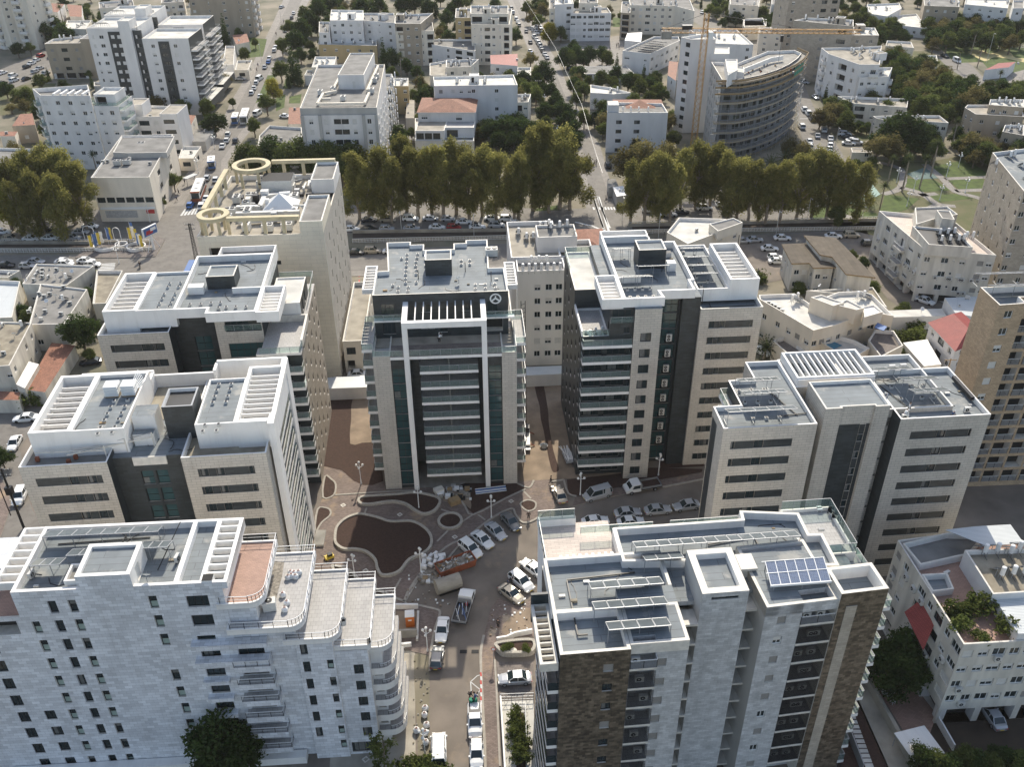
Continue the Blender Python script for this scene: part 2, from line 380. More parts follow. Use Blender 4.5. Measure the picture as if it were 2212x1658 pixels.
 # building
FOOT=[];ROADS=[]
class Bld:
 def __init__(s,name,label,cat,org,yaw=0.,group=None,far=False):
  s.root=thing(name,label,cat,(org[0],org[1],0),R(yaw),group);s.org=org;s.yaw=R(yaw);s.cnt={};s.far=far
  s.rng=random.Random(hash(label)%10007 if False else sum(ord(c)*(i+3)for i,c in enumerate(label))%10007)
 def loc(s,rc,x,y,z=0.):
  a,b=T(rc,x,y,z);dx,dy=a-s.org[0],b-s.org[1];c,n=math.cos(s.yaw),math.sin(s.yaw)
  return dx*c+dy*n,-dx*n+dy*c
 def edge(s,poly,i):
  p,q=poly[i],poly[(i+1)%len(poly)];L=math.hypot(q[0]-p[0],q[1]-p[1])
  return p,((q[0]-p[0])/L,(q[1]-p[1])/L),L
 def mass(s,poly,z0,z1,wall='stone',ops={},ph=.9,t=.22,roof='membrane',coping='coping',name='wall',depth=.2,back='dark',rname='roof'):
  b=MB();n=len(poly);wins=[]
  if z0<3:FOOT.append([(s.org[0]+p[0]*math.cos(s.yaw)-p[1]*math.sin(s.yaw),s.org[1]+p[0]*math.sin(s.yaw)+p[1]*math.cos(s.yaw))for p in poly])
  for i in range(n):
   p,tv,L=s.edge(poly,i);nv=(tv[1],-tv[0]);wm=wall[i]if isinstance(wall,(list,tuple))else wall
   O=[o for o in ops.get(i,[])if o[4]!='B']
   O=[(max(.02,a),min(L-.02,c),max(z0+.02,e),min(z1-.05,f),k)for a,c,e,f,k in O]
   O=[o for o in O if o[1]-o[0]>.1 and o[3]-o[2]>.1]
   us=sorted({0.,L}|{round(o[0],3)for o in O}|{round(o[1],3)for o in O})
   zs=sorted({z0,z1}|{round(o[2],3)for o in O}|{round(o[3],3)for o in O})
   P=lambda u,z,d=0:(p[0]+tv[0]*u-nv[0]*d,p[1]+tv[1]*u-nv[1]*d,z)
   for a,c in zip(us,us[1:]):
    run=None
    for e,f in zip(zs,zs[1:]):
     m=(a+c)/2;k=(e+f)/2
     hole=any(o[0]<m<o[1]and o[2]<k<o[3]for o in O)
     if hole:
      if run is not None:b.face([P(a,run),P(c,run),P(c,e),P(a,e)],wm);run=None
     elif run is None:run=e
    if run is not None:b.face([P(a,run),P(c,run),P(c,z1),P(a,z1)],wm)
   for o in O:
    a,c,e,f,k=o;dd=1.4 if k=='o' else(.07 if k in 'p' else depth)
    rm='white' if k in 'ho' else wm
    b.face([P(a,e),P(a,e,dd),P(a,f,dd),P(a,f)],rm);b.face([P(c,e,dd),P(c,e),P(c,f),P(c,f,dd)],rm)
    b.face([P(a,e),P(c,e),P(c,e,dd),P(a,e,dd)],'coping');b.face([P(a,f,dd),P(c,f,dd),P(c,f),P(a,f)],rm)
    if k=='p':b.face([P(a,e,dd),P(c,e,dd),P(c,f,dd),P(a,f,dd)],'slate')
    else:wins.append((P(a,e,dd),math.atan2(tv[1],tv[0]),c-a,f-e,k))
  ins=inset(poly,t)
  if ph>0:
   for i in range(n):
    j=(i+1)%n
    b.face([(*poly[i],z1),(*poly[j],z1),(*ins[j],z1),(*ins[i],z1)],coping)
    b.face([(*ins[j],z1-ph),(*ins[i],z1-ph),(*ins[i],z1),(*ins[j],z1)],'white')
   if s.far:b.face([(*q,z1-ph)for q in ins],roof)
  wo=b.obj(name,s.root)
  if ph>0:
   if not s.far:rb=MB();rb.face([(*q,z1-ph)for q in ins],roof);rb.obj(rname,s.root)
  else:rb=MB();rb.face([(*q,z1)for q in poly],roof);rb.obj(rname,s.root)
  for(P0,ang,W,H,k)in wins:
   c=s.cnt.get('window',0);s.cnt['window']=c+1
   vr=s.rng.choice((0,0,0,1,1,2))if k in 'w' else(s.rng.choice((0,1))if k=='d' else(s.rng.choice((0,0,0,1))if k in 'gch' else 0))
   W2,H2=round(W,2),round(H,2)
   if c>=98:
    s.extra=getattr(s,'extra',[]);s.extra.append((P0,ang,W2,H2,k,vr));continue
   o=link('window',cached(('win',W2,H2,k,vr),lambda:win_mesh(W2,H2,k,vr)),s.root,P0,ang)
   if not s.far and k not in 'osx':link('frame',cached(('fr',W2,H2,k),lambda:frame_mesh(W2,H2,k)),o)
  return wo
 def done(s):
  ex=getattr(s,'extra',None)
  if ex:
   b=MB()
   for(P0,ang,W,H,k,vr)in ex:
    me=cached(('win',W,H,k,vr),lambda:win_mesh(W,H,k,vr));c,n=math.cos(ang),math.sin(ang)
    for f in me.polygons:
     b.face([(P0[0]+me.vertices[i].co.x*c-me.vertices[i].co.y*n,P0[1]+me.vertices[i].co.x*n+me.vertices[i].co.y*c,P0[2]+me.vertices[i].co.z)for i in f.vertices],[k2 for k2 in MT if MT[k2]==me.materials[f.material_index]][0])
   tag(b.obj('window',s.root),kind='stuff')
 def balc(s,poly,i,u0,u1,z,d=1.4,rail='glass',fascia='white'):
  p,tv,L=s.edge(poly,i);w_=round(u1-u0,2)
  o=link('balcony',cached(('bal',w_,d,fascia),lambda:balc_mesh(w_,d,0,0,fascia)),s.root,(p[0]+tv[0]*u0,p[1]+tv[1]*u0,z),math.atan2(tv[1],tv[0]))
  link('railing',cached(('rl',w_,d,rail),lambda:rail_mesh(w_,d,rail)),o)
 def pergola(s,x0,x1,y0,y1,z0,z1,n,along='x',m='white',t=.25,slat=.18,sh=.5,dz=0.):
  b=MB()
  b.box(x0,x1,y0,y0+t,z0,z1,m);b.box(x0,x1,y1-t,y1,z0,z1,m);b.box(x0,x0+t,y0+t,y1-t,z0,z1,m);b.box(x1-t,x1,y0+t,y1-t,z0,z1,m)
  for i in range(n):
   if along=='x':y=y0+t+(y1-y0-2*t)*(i+1)/(n+1);b.box(x0+t,x1-t,y-slat/2,y+slat/2,z1-sh-.12-dz,z1-.12-dz,m)
   else:x=x0+t+(x1-x0-2*t)*(i+1)/(n+1);b.box(x-slat/2,x+slat/2,y0+t,y1-t,z1-sh-.12-dz,z1-.12-dz,m)
  return b.obj('pergola',s.root)
 def bx(s,x0,x1,y0,y1,z0,z1,m,name,top=None):
  b=MB();b.box(x0,x1,y0,y1,z0,z1,m,top=top);return b.obj(name,s.root)
 def grail(s,pts,z,rail='glass',name='railing',h=1.05):
  b=MB()
  for p,q in zip(pts,pts[1:]):
   L=math.hypot(q[0]-p[0],q[1]-p[1]);n=max(1,round(L/1.5))
   b.beam((*p,z+h),(*q,z+h),.06,'metal' if rail=='glass' else 'whitemetal')
   for i in range(n+1):
    x,y=p[0]+(q[0]-p[0])*i/n,p[1]+(q[1]-p[1])*i/n;b.beam((x,y,z),(x,y,z+h),.05,'metal' if rail=='glass' else 'darkmetal')
   if rail=='glass':b.face([(*p,z+.05),(*q,z+.05),(*q,z+h-.05),(*p,z+h-.05)],'clear')
   elif rail=='slats':
    for k in range(8):b.beam((*p,z+.12+k*.12),(*q,z+.12+k*.12),.03,'metal')
   else:
    b.beam((*p,z+h*.5),(*q,z+h*.5),.03,'whitemetal')
  return b.obj(name,s.root)
def rect(x0,x1,y0,y1):return[(x0,y0),(x1,y0),(x1,y1),(x0,y1)]
def grid(cols,z0,n,fh,sill=.9,h=1.3):
 """cols: (ucentre,width,kind[,h,sill]) repeated on n floors"""
 out=[]
 for f in range(n):
  for c in cols:
   hh=c[3]if len(c)>3 else(2.2 if c[2]=='d' else h);ss=c[4]if len(c)>4 else(.1 if c[2]=='d' else sill)
   out.append((c[0]-c[1]/2,c[0]+c[1]/2,z0+f*fh+ss,z0+f*fh+ss+hh,c[2]))
 return out
 # the ground, streets, beds
def PL(rc,pts):return[T(rc,*q[:2])if len(q)==2 else T(q[2],q[0],q[1])for q in pts]
def PD(pts):return[at(x,y)for x,y in pts]
def ccw(P):return P if sum(P[i][0]*P[(i+1)%len(P)][1]-P[(i+1)%len(P)][0]*P[i][1]for i in range(len(P)))>0 else P[::-1]
def sheet(name,P,z,m,h=0.):
 P=ccw(P);b=MB()
 if name in('street','road','lane','crossing','school_yard','car_park','parking_road','playground_path','driveway','bridge','parking_yard','canal_bed','park_path','play_court')or(name=='pavement' and not h):ROADS.append(P)
 if h:b.prism(P,z,z+h,'kerb',m)
 else:b.face([(*p,z)for p in P],m)
 return tag(b.obj(name),kind='structure')
def smooth(P,n=4,closed=True):
 out=[];N=len(P)
 for i in range(N if closed else N-1):
  p0,p1,p2,p3=P[(i-1)%N]if closed or i else P[0],P[i],P[(i+1)%N],P[(i+2)%N]if closed or i+2<N else P[-1]
  for k in range(n):
   t=k/n;out.append(tuple(.5*(2*p1[j]+(p2[j]-p0[j])*t+(2*p0[j]-5*p1[j]+4*p2[j]-p3[j])*t*t+(3*p1[j]-p0[j]-3*p2[j]+p3[j])*t**3)for j in(0,1)))
 return out if closed else out+[P[-1]]
b=MB();b.face([(-1200,-300,-.02),(1200,-300,-.02),(1200,2600,-.02),(-1200,2600,-.02)],'earth');tag(b.obj('ground'),kind='structure')
sheet('courtyard_paving',PD([(-300,860),(700,800),(1240,790),(1250,1000),(1660,960),(2300,960),(2300,2300),(-300,2300)]),.0,'dustyasphalt')
sheet('district_paving',PD([(-900,560),(-900,-60),(-400,-140),(2700,-140),(3200,500),(2300,560),(1300,600)]),-.01,'earth')
ROAD=[(928,2200),(928,1900)]+[(x*.28974+512.5,y*.28974+1177.4)for x,y in((1440,1500),(1437,950),(1440,830),(1472,640),(1512,515),(1480,487),(1370,460),(1245,425),(1380,200),(1560,20))]+[(x*.28974+512.5,y*.28974+768.7)for x,y in((1700,1370),(1900,1215),(2045,1145),(2075,1190),(2130,1250),(2211,1232))]+[(x*.28974+1025,y*.28974+768.7)for x,y in((500,1190),(600,1140),(560,1000),(570,945),(665,930),(700,1035),(750,1060),(730,1130),(1000,1062),(1400,985),(1695,928),(2100,850),(2600,790),(2700,980),(1700,1170),(1350,1245),(900,1310))]+[(x*.28974+1025,y*.28974+1177.4)for x,y in((440,330),(400,420),(340,470),(180,400),(120,480),(70,680),(48,800),(50,960),(66,1300),(80,1658))]+[(1048,1900),(1048,2200)]
sheet('road',PD(ROAD),.012,'dustyasphalt')
sheet('plaza',PL(21,[(500,1430),(640,1050),(650,830),(780,860),(870,940),(1100,950),(1105,1010),(1220,1000),(2090,955),(2140,935),(380,930,22),(560,925,22),(600,1140,22),(500,1188,22),(2211,1230),(2130,1248),(2075,1188),(2045,1143),(1900,1213),(1700,1368),(1560,1508),(1380,200,31),(1245,422,31),(1370,458,31),(1480,485,31),(1512,515,31),(1470,640,31),(1440,830,31),(1300,800,31),(1100,700,31),(900,500,31),(500,400,31)]),0,'paver',.1)
def curb(P,w_=.35,z=.1,h=.08,m='kerb',nm='kerb',closed=False):
 P=smooth(P,3,closed);N=len(P);b=MB()
 L=[]
 for i in range(N):
  a=P[(i-1)%N]if closed or i else P[0];c=P[(i+1)%N]if closed or i<N-1 else P[-1];dx,dy=c[0]-a[0],c[1]-a[1];l=math.hypot(dx,dy)or 1;L.append((-dy/l*w_/2,dx/l*w_/2))
 for i in range(N if closed else N-1):
  j=(i+1)%N;a0=(P[i][0]+L[i][0],P[i][1]+L[i][1]);a1=(P[j][0]+L[j][0],P[j][1]+L[j][1]);c0=(P[i][0]-L[i][0],P[i][1]-L[i][1]);c1=(P[j][0]-L[j][0],P[j][1]-L[j][1])
  b.face([(*a0,z+h),(*c0,z+h),(*c1,z+h),(*a1,z+h)],m);b.face([(*a0,0),(*a1,0),(*a1,z+h),(*a0,z+h)],m);b.face([(*c1,0),(*c0,0),(*c0,z+h),(*c1,z+h)],m)
 return tag(b.obj(nm),kind='structure')
curb(PD(ROAD[3:13]));curb(PD(ROAD[12:19]));curb(PD(ROAD[21:23]));curb(PD(ROAD[27:33]));curb(PD(ROAD[40:46]));curb(PL(31,[(1250,430),(1130,385),(1080,400)]));curb(PL(21,[(2090,958),(2175,990),(2211,935)]));curb(PL(21,[(720,1045),(1100,1020),(1330,1010)]),.3);curb(PL(21,[(1480,1650),(1580,1508),(1700,1368)]),.3)
for q in(((945,1190),(965,1140)),((1520,1150),(1640,1190)),((1795,1190),(1850,1230)),((1490,1390),(1570,1310)),((1640,1270),(1755,1190)),((2130,1010),(2190,1070))):curb(PL(21,q),.3,z=.085,h=.03)
for q in(((1150,380),(1220,255)),((1250,430),(1360,240))):curb(PL(31,q),.3,z=.085,h=.03)
sheet('soil_bed',PL(21,[(640,330),(610,240),(1000,282),(1090,940),(1010,970),(940,970),(870,938),(780,858),(650,828)]),.115,'soil')
sheet('sand_patch',smooth(PL(21,[(866,302),(1000,290),(1015,560),(1040,640),(930,655),(842,662),(850,480)]),2),.135,'sand')
for pts in([(655,905),(700,925),(735,965),(720,1045),(640,1062)],[(600,1152),(660,1140),(695,1160),(690,1200),(630,1250),(580,1320)]):sheet('soil_bed',smooth(PL(21,pts),3),.125,'soil');curb(PL(21,pts),.3,closed=True)
sheet('soil_bed',PL(21,[(1560,1010),(1700,955),(2088,957),(2150,990),(2000,1060),(1760,1183),(1720,1150),(1680,1080)]),.125,'soil');curb(PL(21,[(1660,1070),(1700,1130),(1760,1190),(2000,1070),(2150,1000)]),.3)
sheet('sand_patch',smooth(PL(21,[(1530,1020),(1700,990),(1740,1080),(1740,1150),(1690,1110),(1640,1120),(1540,1090)]),2),.14,'sand')
sheet('sand_yard',PL(22,[(375,200),(728,195),(725,840),(1115,838),(1195,885),(1180,900),(690,922),(560,928),(330,942),(360,860)]),.105,'sand')
sheet('trench',smooth(PL(22,[(452,212),(508,212),(535,330),(550,430),(555,520),(575,640),(590,720),(612,790),(628,860),(585,872),(560,800),(540,700),(515,560),(495,480),(485,380),(460,290)]),3),.12,'soil')
sheet('soil_bed',PL(22,[(688,930),(1190,872),(1310,840),(1700,850),(1695,872),(1390,928),(1040,992),(780,1052),(700,1032)]),.125,'soil');curb(PL(22,[(665,930),(700,1032),(760,1052)]),.3)
sheet('pavement',PL(22,[(1400,932),(1695,876),(1695,926),(1400,984),(1000,1060),(730,1128),(750,1062),(1040,995)]),0,'paver',.1)
sheet('soil_bed',PL(22,[(1380,790),(1710,790),(1710,830),(1390,845)]),.12,'soil')
P3=PL(22,[(340,1112),(395,1082),(455,1100),(448,1148),(392,1162)]);sheet('soil_bed',smooth(P3),.125,'soil');curb(P3,.3,closed=True)
def planter(pts,label,h=.55):
 P=smooth(pts,4);P=ccw(P);I=inset(P,.42);t=thing('planter',label,'planter',(0,0,0));b=MB();n=len(P)
 for i in range(n):
  j=(i+1)%n;b.face([(*P[i],.08),(*P[j],.08),(*P[j],h),(*P[i],h)],'curbwall');b.face([(*P[i],h),(*P[j],h),(*I[j],h),(*I[i],h)],'curbwall');b.face([(*I[j],.1),(*I[i],.1),(*I[i],h),(*I[j],h)],'curbwall')
 b.obj('planter_wall',t);b=MB();b.face([(*p,h-.2)for p in I],'soil');b.obj('planter_soil',t)
planter(PL(21,[(738,1290),(790,1235),(860,1200),(930,1190),(1050,1215),(1150,1245),(1300,1243),(1400,1290),(1455,1360),(1450,1440),(1390,1495),(1290,1540),(1225,1620),(1150,1655),(1070,1655),(1035,1600),(1020,1540),(960,1485),(880,1465),(790,1462),(730,1420),(722,1360)]),'large kidney-shaped stone-edged soil planter in the plaza')
planter(PL(21,[(897,1092),(930,1062),(1050,1052),(1200,1042),(1330,1030),(1480,1060),(1522,1095),(1500,1150),(1450,1188),(1385,1200),(1325,1175),(1250,1125),(1150,1107),(1000,1128),(920,1122)]),'long wavy stone-edged soil planter in front of the central tower')
c=T(21,1588,1245);planter([(c[0]+2.05*math.cos(i*.5236),c[1]+2.05*math.sin(i*.5236))for i in range(12)],'small round stone planter between the two curved ones')
planter(PL(31,[(700,165),(800,175),(870,215),(920,270),(1000,320),(1120,370),(1170,420),(1060,400),(900,350),(760,260)]),'curved soil planter beside the stepped white building',.4)
sheet('concrete_yard',PL(31,[(1160,800),(1325,790),(1330,1658),(1330,3000),(600,3000),(700,1500),(1030,1500)]),.02,'rooftan');sheet('dirt_strip',smooth(PL(31,[(1320,830),(1425,835),(1432,1200),(1436,1658),(1436,3000),(1330,3000),(1350,1658),(1330,1200)]),2),.03,'earth')
sheet('pavement',PL(32,[(180,402),(340,472),(402,422),(440,400),(440,690),(165,705),(150,860),(185,1658),(200,3000),(95,3000),(82,1658),(68,1300),(52,960),(50,800),(72,680),(122,480)]),0,'paver',.11)
sheet('sand_patch',smooth(PL(32,[(330,500),(415,480),(420,640),(230,680),(215,600)]),2),.125,'sand')
sheet('parking_bay',PL(32,[(160,880),(440,870),(440,1150),(185,1150)]),.03,'yardpaver');curb(PL(32,[(150,860),(165,1100),(190,1658)]),.25,z=.11,h=.04)
sheet('parking_road',PD([(-900,450),(0,462),(500,440),(900,438),(1180,452),(1290,450),(1420,440),(2000,400),(2000,470),(1480,478),(1290,482),(1100,495),(760,505),(340,525),(-900,530)]),.01,'asphalt')
sheet('street',PD([(-900,556),(340,550),(800,540),(1250,520),(1560,510),(2000,490),(2000,530),(1600,555),(1250,565),(800,586),(340,590),(-900,606)]),.012,'asphalt')
sheet('pavement',PD([(-900,606),(340,590),(800,586),(1250,565),(1250,575),(800,597),(340,602),(-900,622)]),0,'sidewalk',.1)
sheet('car_park',PL(13,[(60,430),(1040,395),(1110,590),(990,600),(880,480),(570,430),(400,490),(410,760),(230,800),(60,640)]),.02,'dustyasphalt');sheet('lane',PL(13,[(930,480),(1040,580),(1280,830),(1500,880),(1660,960),(1480,1000),(1320,990),(1190,900),(1060,730)]),.025,'dustyasphalt')
for P in([(-900,530),(330,527),(330,541),(-900,548)],[(762,504),(1228,499),(1228,512),(762,523)],[(1357,490),(1900,478),(1900,496),(1357,503)]):
 sheet('canal_bed',PD(P),.02,'darkcanal')
 for y0,y1 in((0,1),(3,2)):
  q=PD([P[y0],P[y1]]);b=MB();b.beam((*q[0],.45),(*q[1],.45),.35,'rooftan',.9);tag(b.obj('canal_wall'),'low tan masonry wall along the canal, %s side, %s stretch'%('far' if y0==0 else 'near','left' if P[0][0]<0 else('middle' if P[0][0]<800 else 'right')),'wall')
sheet('crossing',PL(10,[(760,700),(1000,612),(1160,600),(1235,460),(1340,300),(1570,235),(1620,400),(1600,700)]),.016,'asphalt')
LS=[(1180,1780),(1330,1600),(1560,1180),(1700,940),(1790,760),(1900,560),(2070,200),(2160,0),(2290,-340)];RS=[(2420,-340),(2235,30),(2105,300),(2005,540),(1935,700),(1850,900),(1650,1200),(1645,1400),(1500,1780)]
sheet('pavement',PL(0,[(1100,1680),(1480,1180),(1640,940),(1720,760),(1840,560),(2020,200),(2110,0),(2240,-340),(2500,-340),(2290,30),(2170,300),(2060,540),(1990,700),(1920,900),(1700,1200),(1700,1400),(1600,1658)]),.008,'sidewalk')
sheet('street',PL(0,LS+RS),.02,'asphalt')
ML=[(900,1640),(870,1540),(850,1400),(800,1080),(700,840),(620,700),(545,560),(470,440),(430,340),(330,100),(285,0),(230,-160)];MR=[(300,-160),(330,0),(420,200),(520,380),(590,500),(660,680),(720,800),(800,960),(885,1080),(945,1300),(1010,1470),(1080,1640)]
sheet('pavement',PL(2,[(x-40,y)for x,y in ML]+[(x+50,y)for x,y in MR]),.008,'sidewalk');sheet('street',PL(2,ML+MR),.02,'asphalt')
sheet('bridge',PD([(1225,470),(1360,460),(1375,545),(1235,560)]),.03,'asphalt')
sheet('street',PL(3,[(600,1210),(540,980),(505,740),(470,640),(560,600),(640,790),(730,950),(840,1120),(900,1210)]),.022,'asphalt');sheet('street',PL(3,[(1440,300),(1560,330),(1830,490),(1960,640),(1850,640),(1640,500)]),.02,'asphalt')
sheet('street',PL(3,[(-460,20),(-300,20),(600,560),(470,640)]),.015,'asphalt')
sheet('street',PL(20,[(-300,480),(100,400),(330,395),(215,590),(150,700),(240,1150),(330,1290),(100,1658),(-300,1900)]),.02,'asphalt');sheet('pavement',PL(20,[(-300,900),(-20,880),(60,1000),(80,1130),(-10,1400),(-300,1500)]),0,'paver',.1)
sheet('street',PL(0,[(-300,500),(0,520),(330,370),(420,330),(460,400),(330,560),(0,700),(-300,800)]),.02,'asphalt')
sheet('school_yard',PL(2,[(640,330),(1110,260),(1160,480),(900,500),(640,490)]),.02,'sidewalk');sheet('parking_yard',PL(1,[(1130,900),(1330,890),(1330,1050),(1140,1060)]),.02,'asphalt')
def marks(name,rc,segs,w_=.15,m='paint',z=.035):
 b=MB()
 for s_ in segs:
  P=[T(rc,x,y)for x,y in s_]
  for p,q in zip(P,P[1:]):
   dx,dy=q[0]-p[0],q[1]-p[1];l=math.hypot(dx,dy)or 1;nx,ny=-dy/l*w_/2,dx/l*w_/2;b.face([(p[0]+nx,p[1]+ny,z),(p[0]-nx,p[1]-ny,z),(q[0]-nx,q[1]-ny,z),(q[0]+nx,q[1]+ny,z)],m)
 return tag(b.obj(name),kind='structure')
marks('road_marking',2,[[(885,1470),(925,1600),(960,1700)],[(915,1465),(965,1600),(1010,1700)]],.45)
marks('road_marking',12,[[(885,140),(965,385)],[(925,140),(1005,410)],[(750,330),(880,360),(960,395)],[(965,380),(985,440)]],.6)
marks('crosswalk',10,[[(730,645+i*11),(860-i*2,640+i*11)]for i in range(0,8)],.5);marks('crosswalk',0,[[(1350+i*26,1610-i*3),(1385+i*24,1560-i*3)]for i in range(6)],.6);marks('crosswalk',2,[[(885+i*22,1545),(893+i*22,1565)]for i in range(8)],.5)
marks('road_marking',31,[[(1810,975),(1790,980),(1740,1025),(1745,1110)],[(1745,1030),(1812,1085),(1780,1135)]],.12)
marks('road_marking',20,[[(0,1030),(120,1025)],[(0,1080),(95,1078)]],.15)
marks('red_kerb_marking',31,[[(1815,960+i*60),(1819,990+i*60)]for i in range(10)],.22,'redpaint',.19);marks('white_kerb_marking',31,[[(1817,990+i*60),(1821,1020+i*60)]for i in range(10)],.22,'paint',.19)
marks('red_kerb_marking',11,[[(908+(5-i)*.6,720+i*40),(906+(5-i)*.6,740+i*40)]for i in range(6)],.3,'redpaint',.05)
marks('road_marking',1,[[(1150,970),(1200,975)],[(1170,1000),(1160,1035)],[(1225,1000),(1222,1035)],[(1160,960),(1190,930)],[(1200,960),(1240,925)]],.15);marks('road_marking',3,[[(540,885),(600,885)],[(655,1105),(740,1108)]],.3)
sheet('park_ground',PL(3,[(830,1230),(1060,1190),(1500,1210),(1830,1140),(2211,1400),(2300,1700),(1100,1760),(840,1700)]),.02,'wildgrass')
for q in([(1470,1225),(1600,1330),(1700,1430),(1850,1470),(2100,1560)],[(1290,1400),(1440,1440),(1560,1520),(1700,1540)],[(1620,1335),(1960,1320)],[(1700,1425),(1960,1415)],[(840,1600),(1000,1640),(1200,1640),(1400,1600),(1560,1530)],[(1060,1200),(1290,1260),(1290,1400),(1160,1450)],[(1340,1440),(1450,1455),(1560,1445)]):curb(PL(3,q),2.2,z=.02,h=.04,m='sidewalk',nm='park_path')
for k,pts in enumerate(([(1505,1248),(1790,1188),(1960,1310),(1640,1325)],[(1340,1332),(1540,1342),(1665,1420),(1440,1432),(1300,1400)],[(1650,1345),(1900,1330),(1945,1405),(1720,1412)],[(1450,1462),(1700,1447),(1830,1480),(1560,1512)],[(1180,1450),(1430,1482),(1340,1562),(1110,1640)],[(850,1230),(1050,1210),(1000,1300),(900,1420),(840,1420)],[(600,1560),(900,1530),(900,1600),(640,1640)])):sheet('lawn',PL(3,pts),.05,'grass')
sheet('lawn',smooth(PL(3,[(890,1540),(1000,1580),(1110,1590),(1100,1620),(980,1610),(900,1570)]),2),.05,'grass')
sheet('play_court',PL(3,[(880,1520),(960,1300),(1020,1300),(1140,1450),(985,1536)]),.06,'paleturf');sheet('play_court',PL(3,[(1340,1298),(1470,1250),(1570,1330),(1400,1340)]),.06,'darkturf')
sheet('playground_lawn',PL(3,[(1560,335),(2300,360),(2300,660),(2100,640),(1950,520),(1900,460),(1700,470)]),.03,'grass');sheet('playground_path',smooth(PL(3,[(1790,385),(1900,375),(1960,400),(2060,372),(2120,400),(2150,430),(2300,440),(2300,480),(2100,440),(1990,425),(1930,455),(1880,440)]),3),.05,'yellowpath');sheet('stone_steps',PL(3,[(2060,560),(2211,520),(2260,640),(2110,640)]),.05,'sidewalk')
for pts in([(640,800),(900,900),(1080,990),(1060,1040),(1000,1060),(900,960),(780,950)],[(2030,200),(2300,190),(2300,320),(2100,300)],[(1100,380),(1500,380),(1900,600),(2000,760),(1500,850),(1250,760)],[(1480,60),(2300,120),(2300,330),(1480,330)]):sheet('rough_grass',PL(3,pts),.01,'wildgrass')
for rc,pts in((0,[(1900,560),(2060,560),(1990,720),(1890,780)]),(1,[(360,590),(430,570),(400,660),(340,660)]),(1,[(290,730),(360,700),(350,800),(290,830)]),(0,[(1850,280),(1990,290),(1960,420),(1840,430)]),(1,[(390,720),(480,700),(470,770),(385,770)]),(0,[(0,640),(420,620),(300,840),(0,860)]),(2,[(1030,130),(1090,130),(1090,200),(1030,200)]),(12,[(420,235),(640,200),(650,240),(440,250)])):sheet('lawn',PL(rc,pts),.012,'wildgrass' if pts[0][0]==0 else 'grass')
sheet('driveway',PL(33,[(950,1130),(1010,1000),(1050,1000),(1430,1658),(1600,2100),(1350,2200),(1190,1658)]),.02,'rooftan');sheet('dark_yard',PL(33,[(1560,1260),(2400,1180),(2500,2000),(1600,2000),(1420,1560)]),.02,'darkcanal');sheet('garden_soil',PL(33,[(900,1130),(960,1120),(1200,1658),(1300,2200),(700,2200),(860,1450)]),.02,'soil');sheet('garden_terrace',PL(33,[(1060,1000),(1300,930),(1560,1270),(1510,1410),(1330,1420)]),.03,'reddeck')
b=MB()
for i in range(12):
 x,y=T(33,925+i*13,1290+i*36);b.box(x-.5,x+.5,y-.25,y+.25,.02,.09,'roofwhite')
tag(b.obj('stepping_stones'),'row of pale stepping stones in the dark garden at the bottom right','stepping stones')
sheet('driveway',PL(23,[(1800,1140),(1960,1100),(2400,1350),(2400,1500),(2050,1260)]),.02,'dustyasphalt')
FH=2.9;SH=1.3
def strips(L,z0,n,w0,w1,panes):
 out=[]
 for f in range(n):
  z=z0+f*FH;out.append((w0,panes[0][0],z,z+SH,'p'));e=panes[0][0]
  for(a,c)in panes:
   if a>e+.05:out.append((e+.001,a-.001,z,z+SH,'p'))
   out.append((a,c,z,z+SH,'g'));e=c
  if w1>e+.05:out.append((e+.001,w1,z,z+SH,'p'))
 return out
def clutter(B,x0,x1,y0,y1,z,n,seed):
 r=random.Random(seed)
 for k in range(n):
  b=MB();x,y=r.uniform(x0,x1),r.uniform(y0,y1);a=r.uniform(0,6.28);p=Vector((x,y,z+.03))
  for i in range(7):
   a+=r.uniform(-.7,.7);q=p+Vector((math.cos(a)*.5,math.sin(a)*.5,0));q.x=min(max(q.x,x0),x1);q.y=min(max(q.y,y0),y1);b.beam(p,q,.06,'pipe');p=q
  b.obj('cable',B.root)
  x,y=r.uniform(x0,x1),r.uniform(y0,y1);s_=r.uniform(.15,.4);B.bx(x,x+s_*2,y,y+s_,z,z+s_*r.uniform(.3,1),r.choice(['acgrey','wood','cloth','coping','roofdirt']),'roof_box')
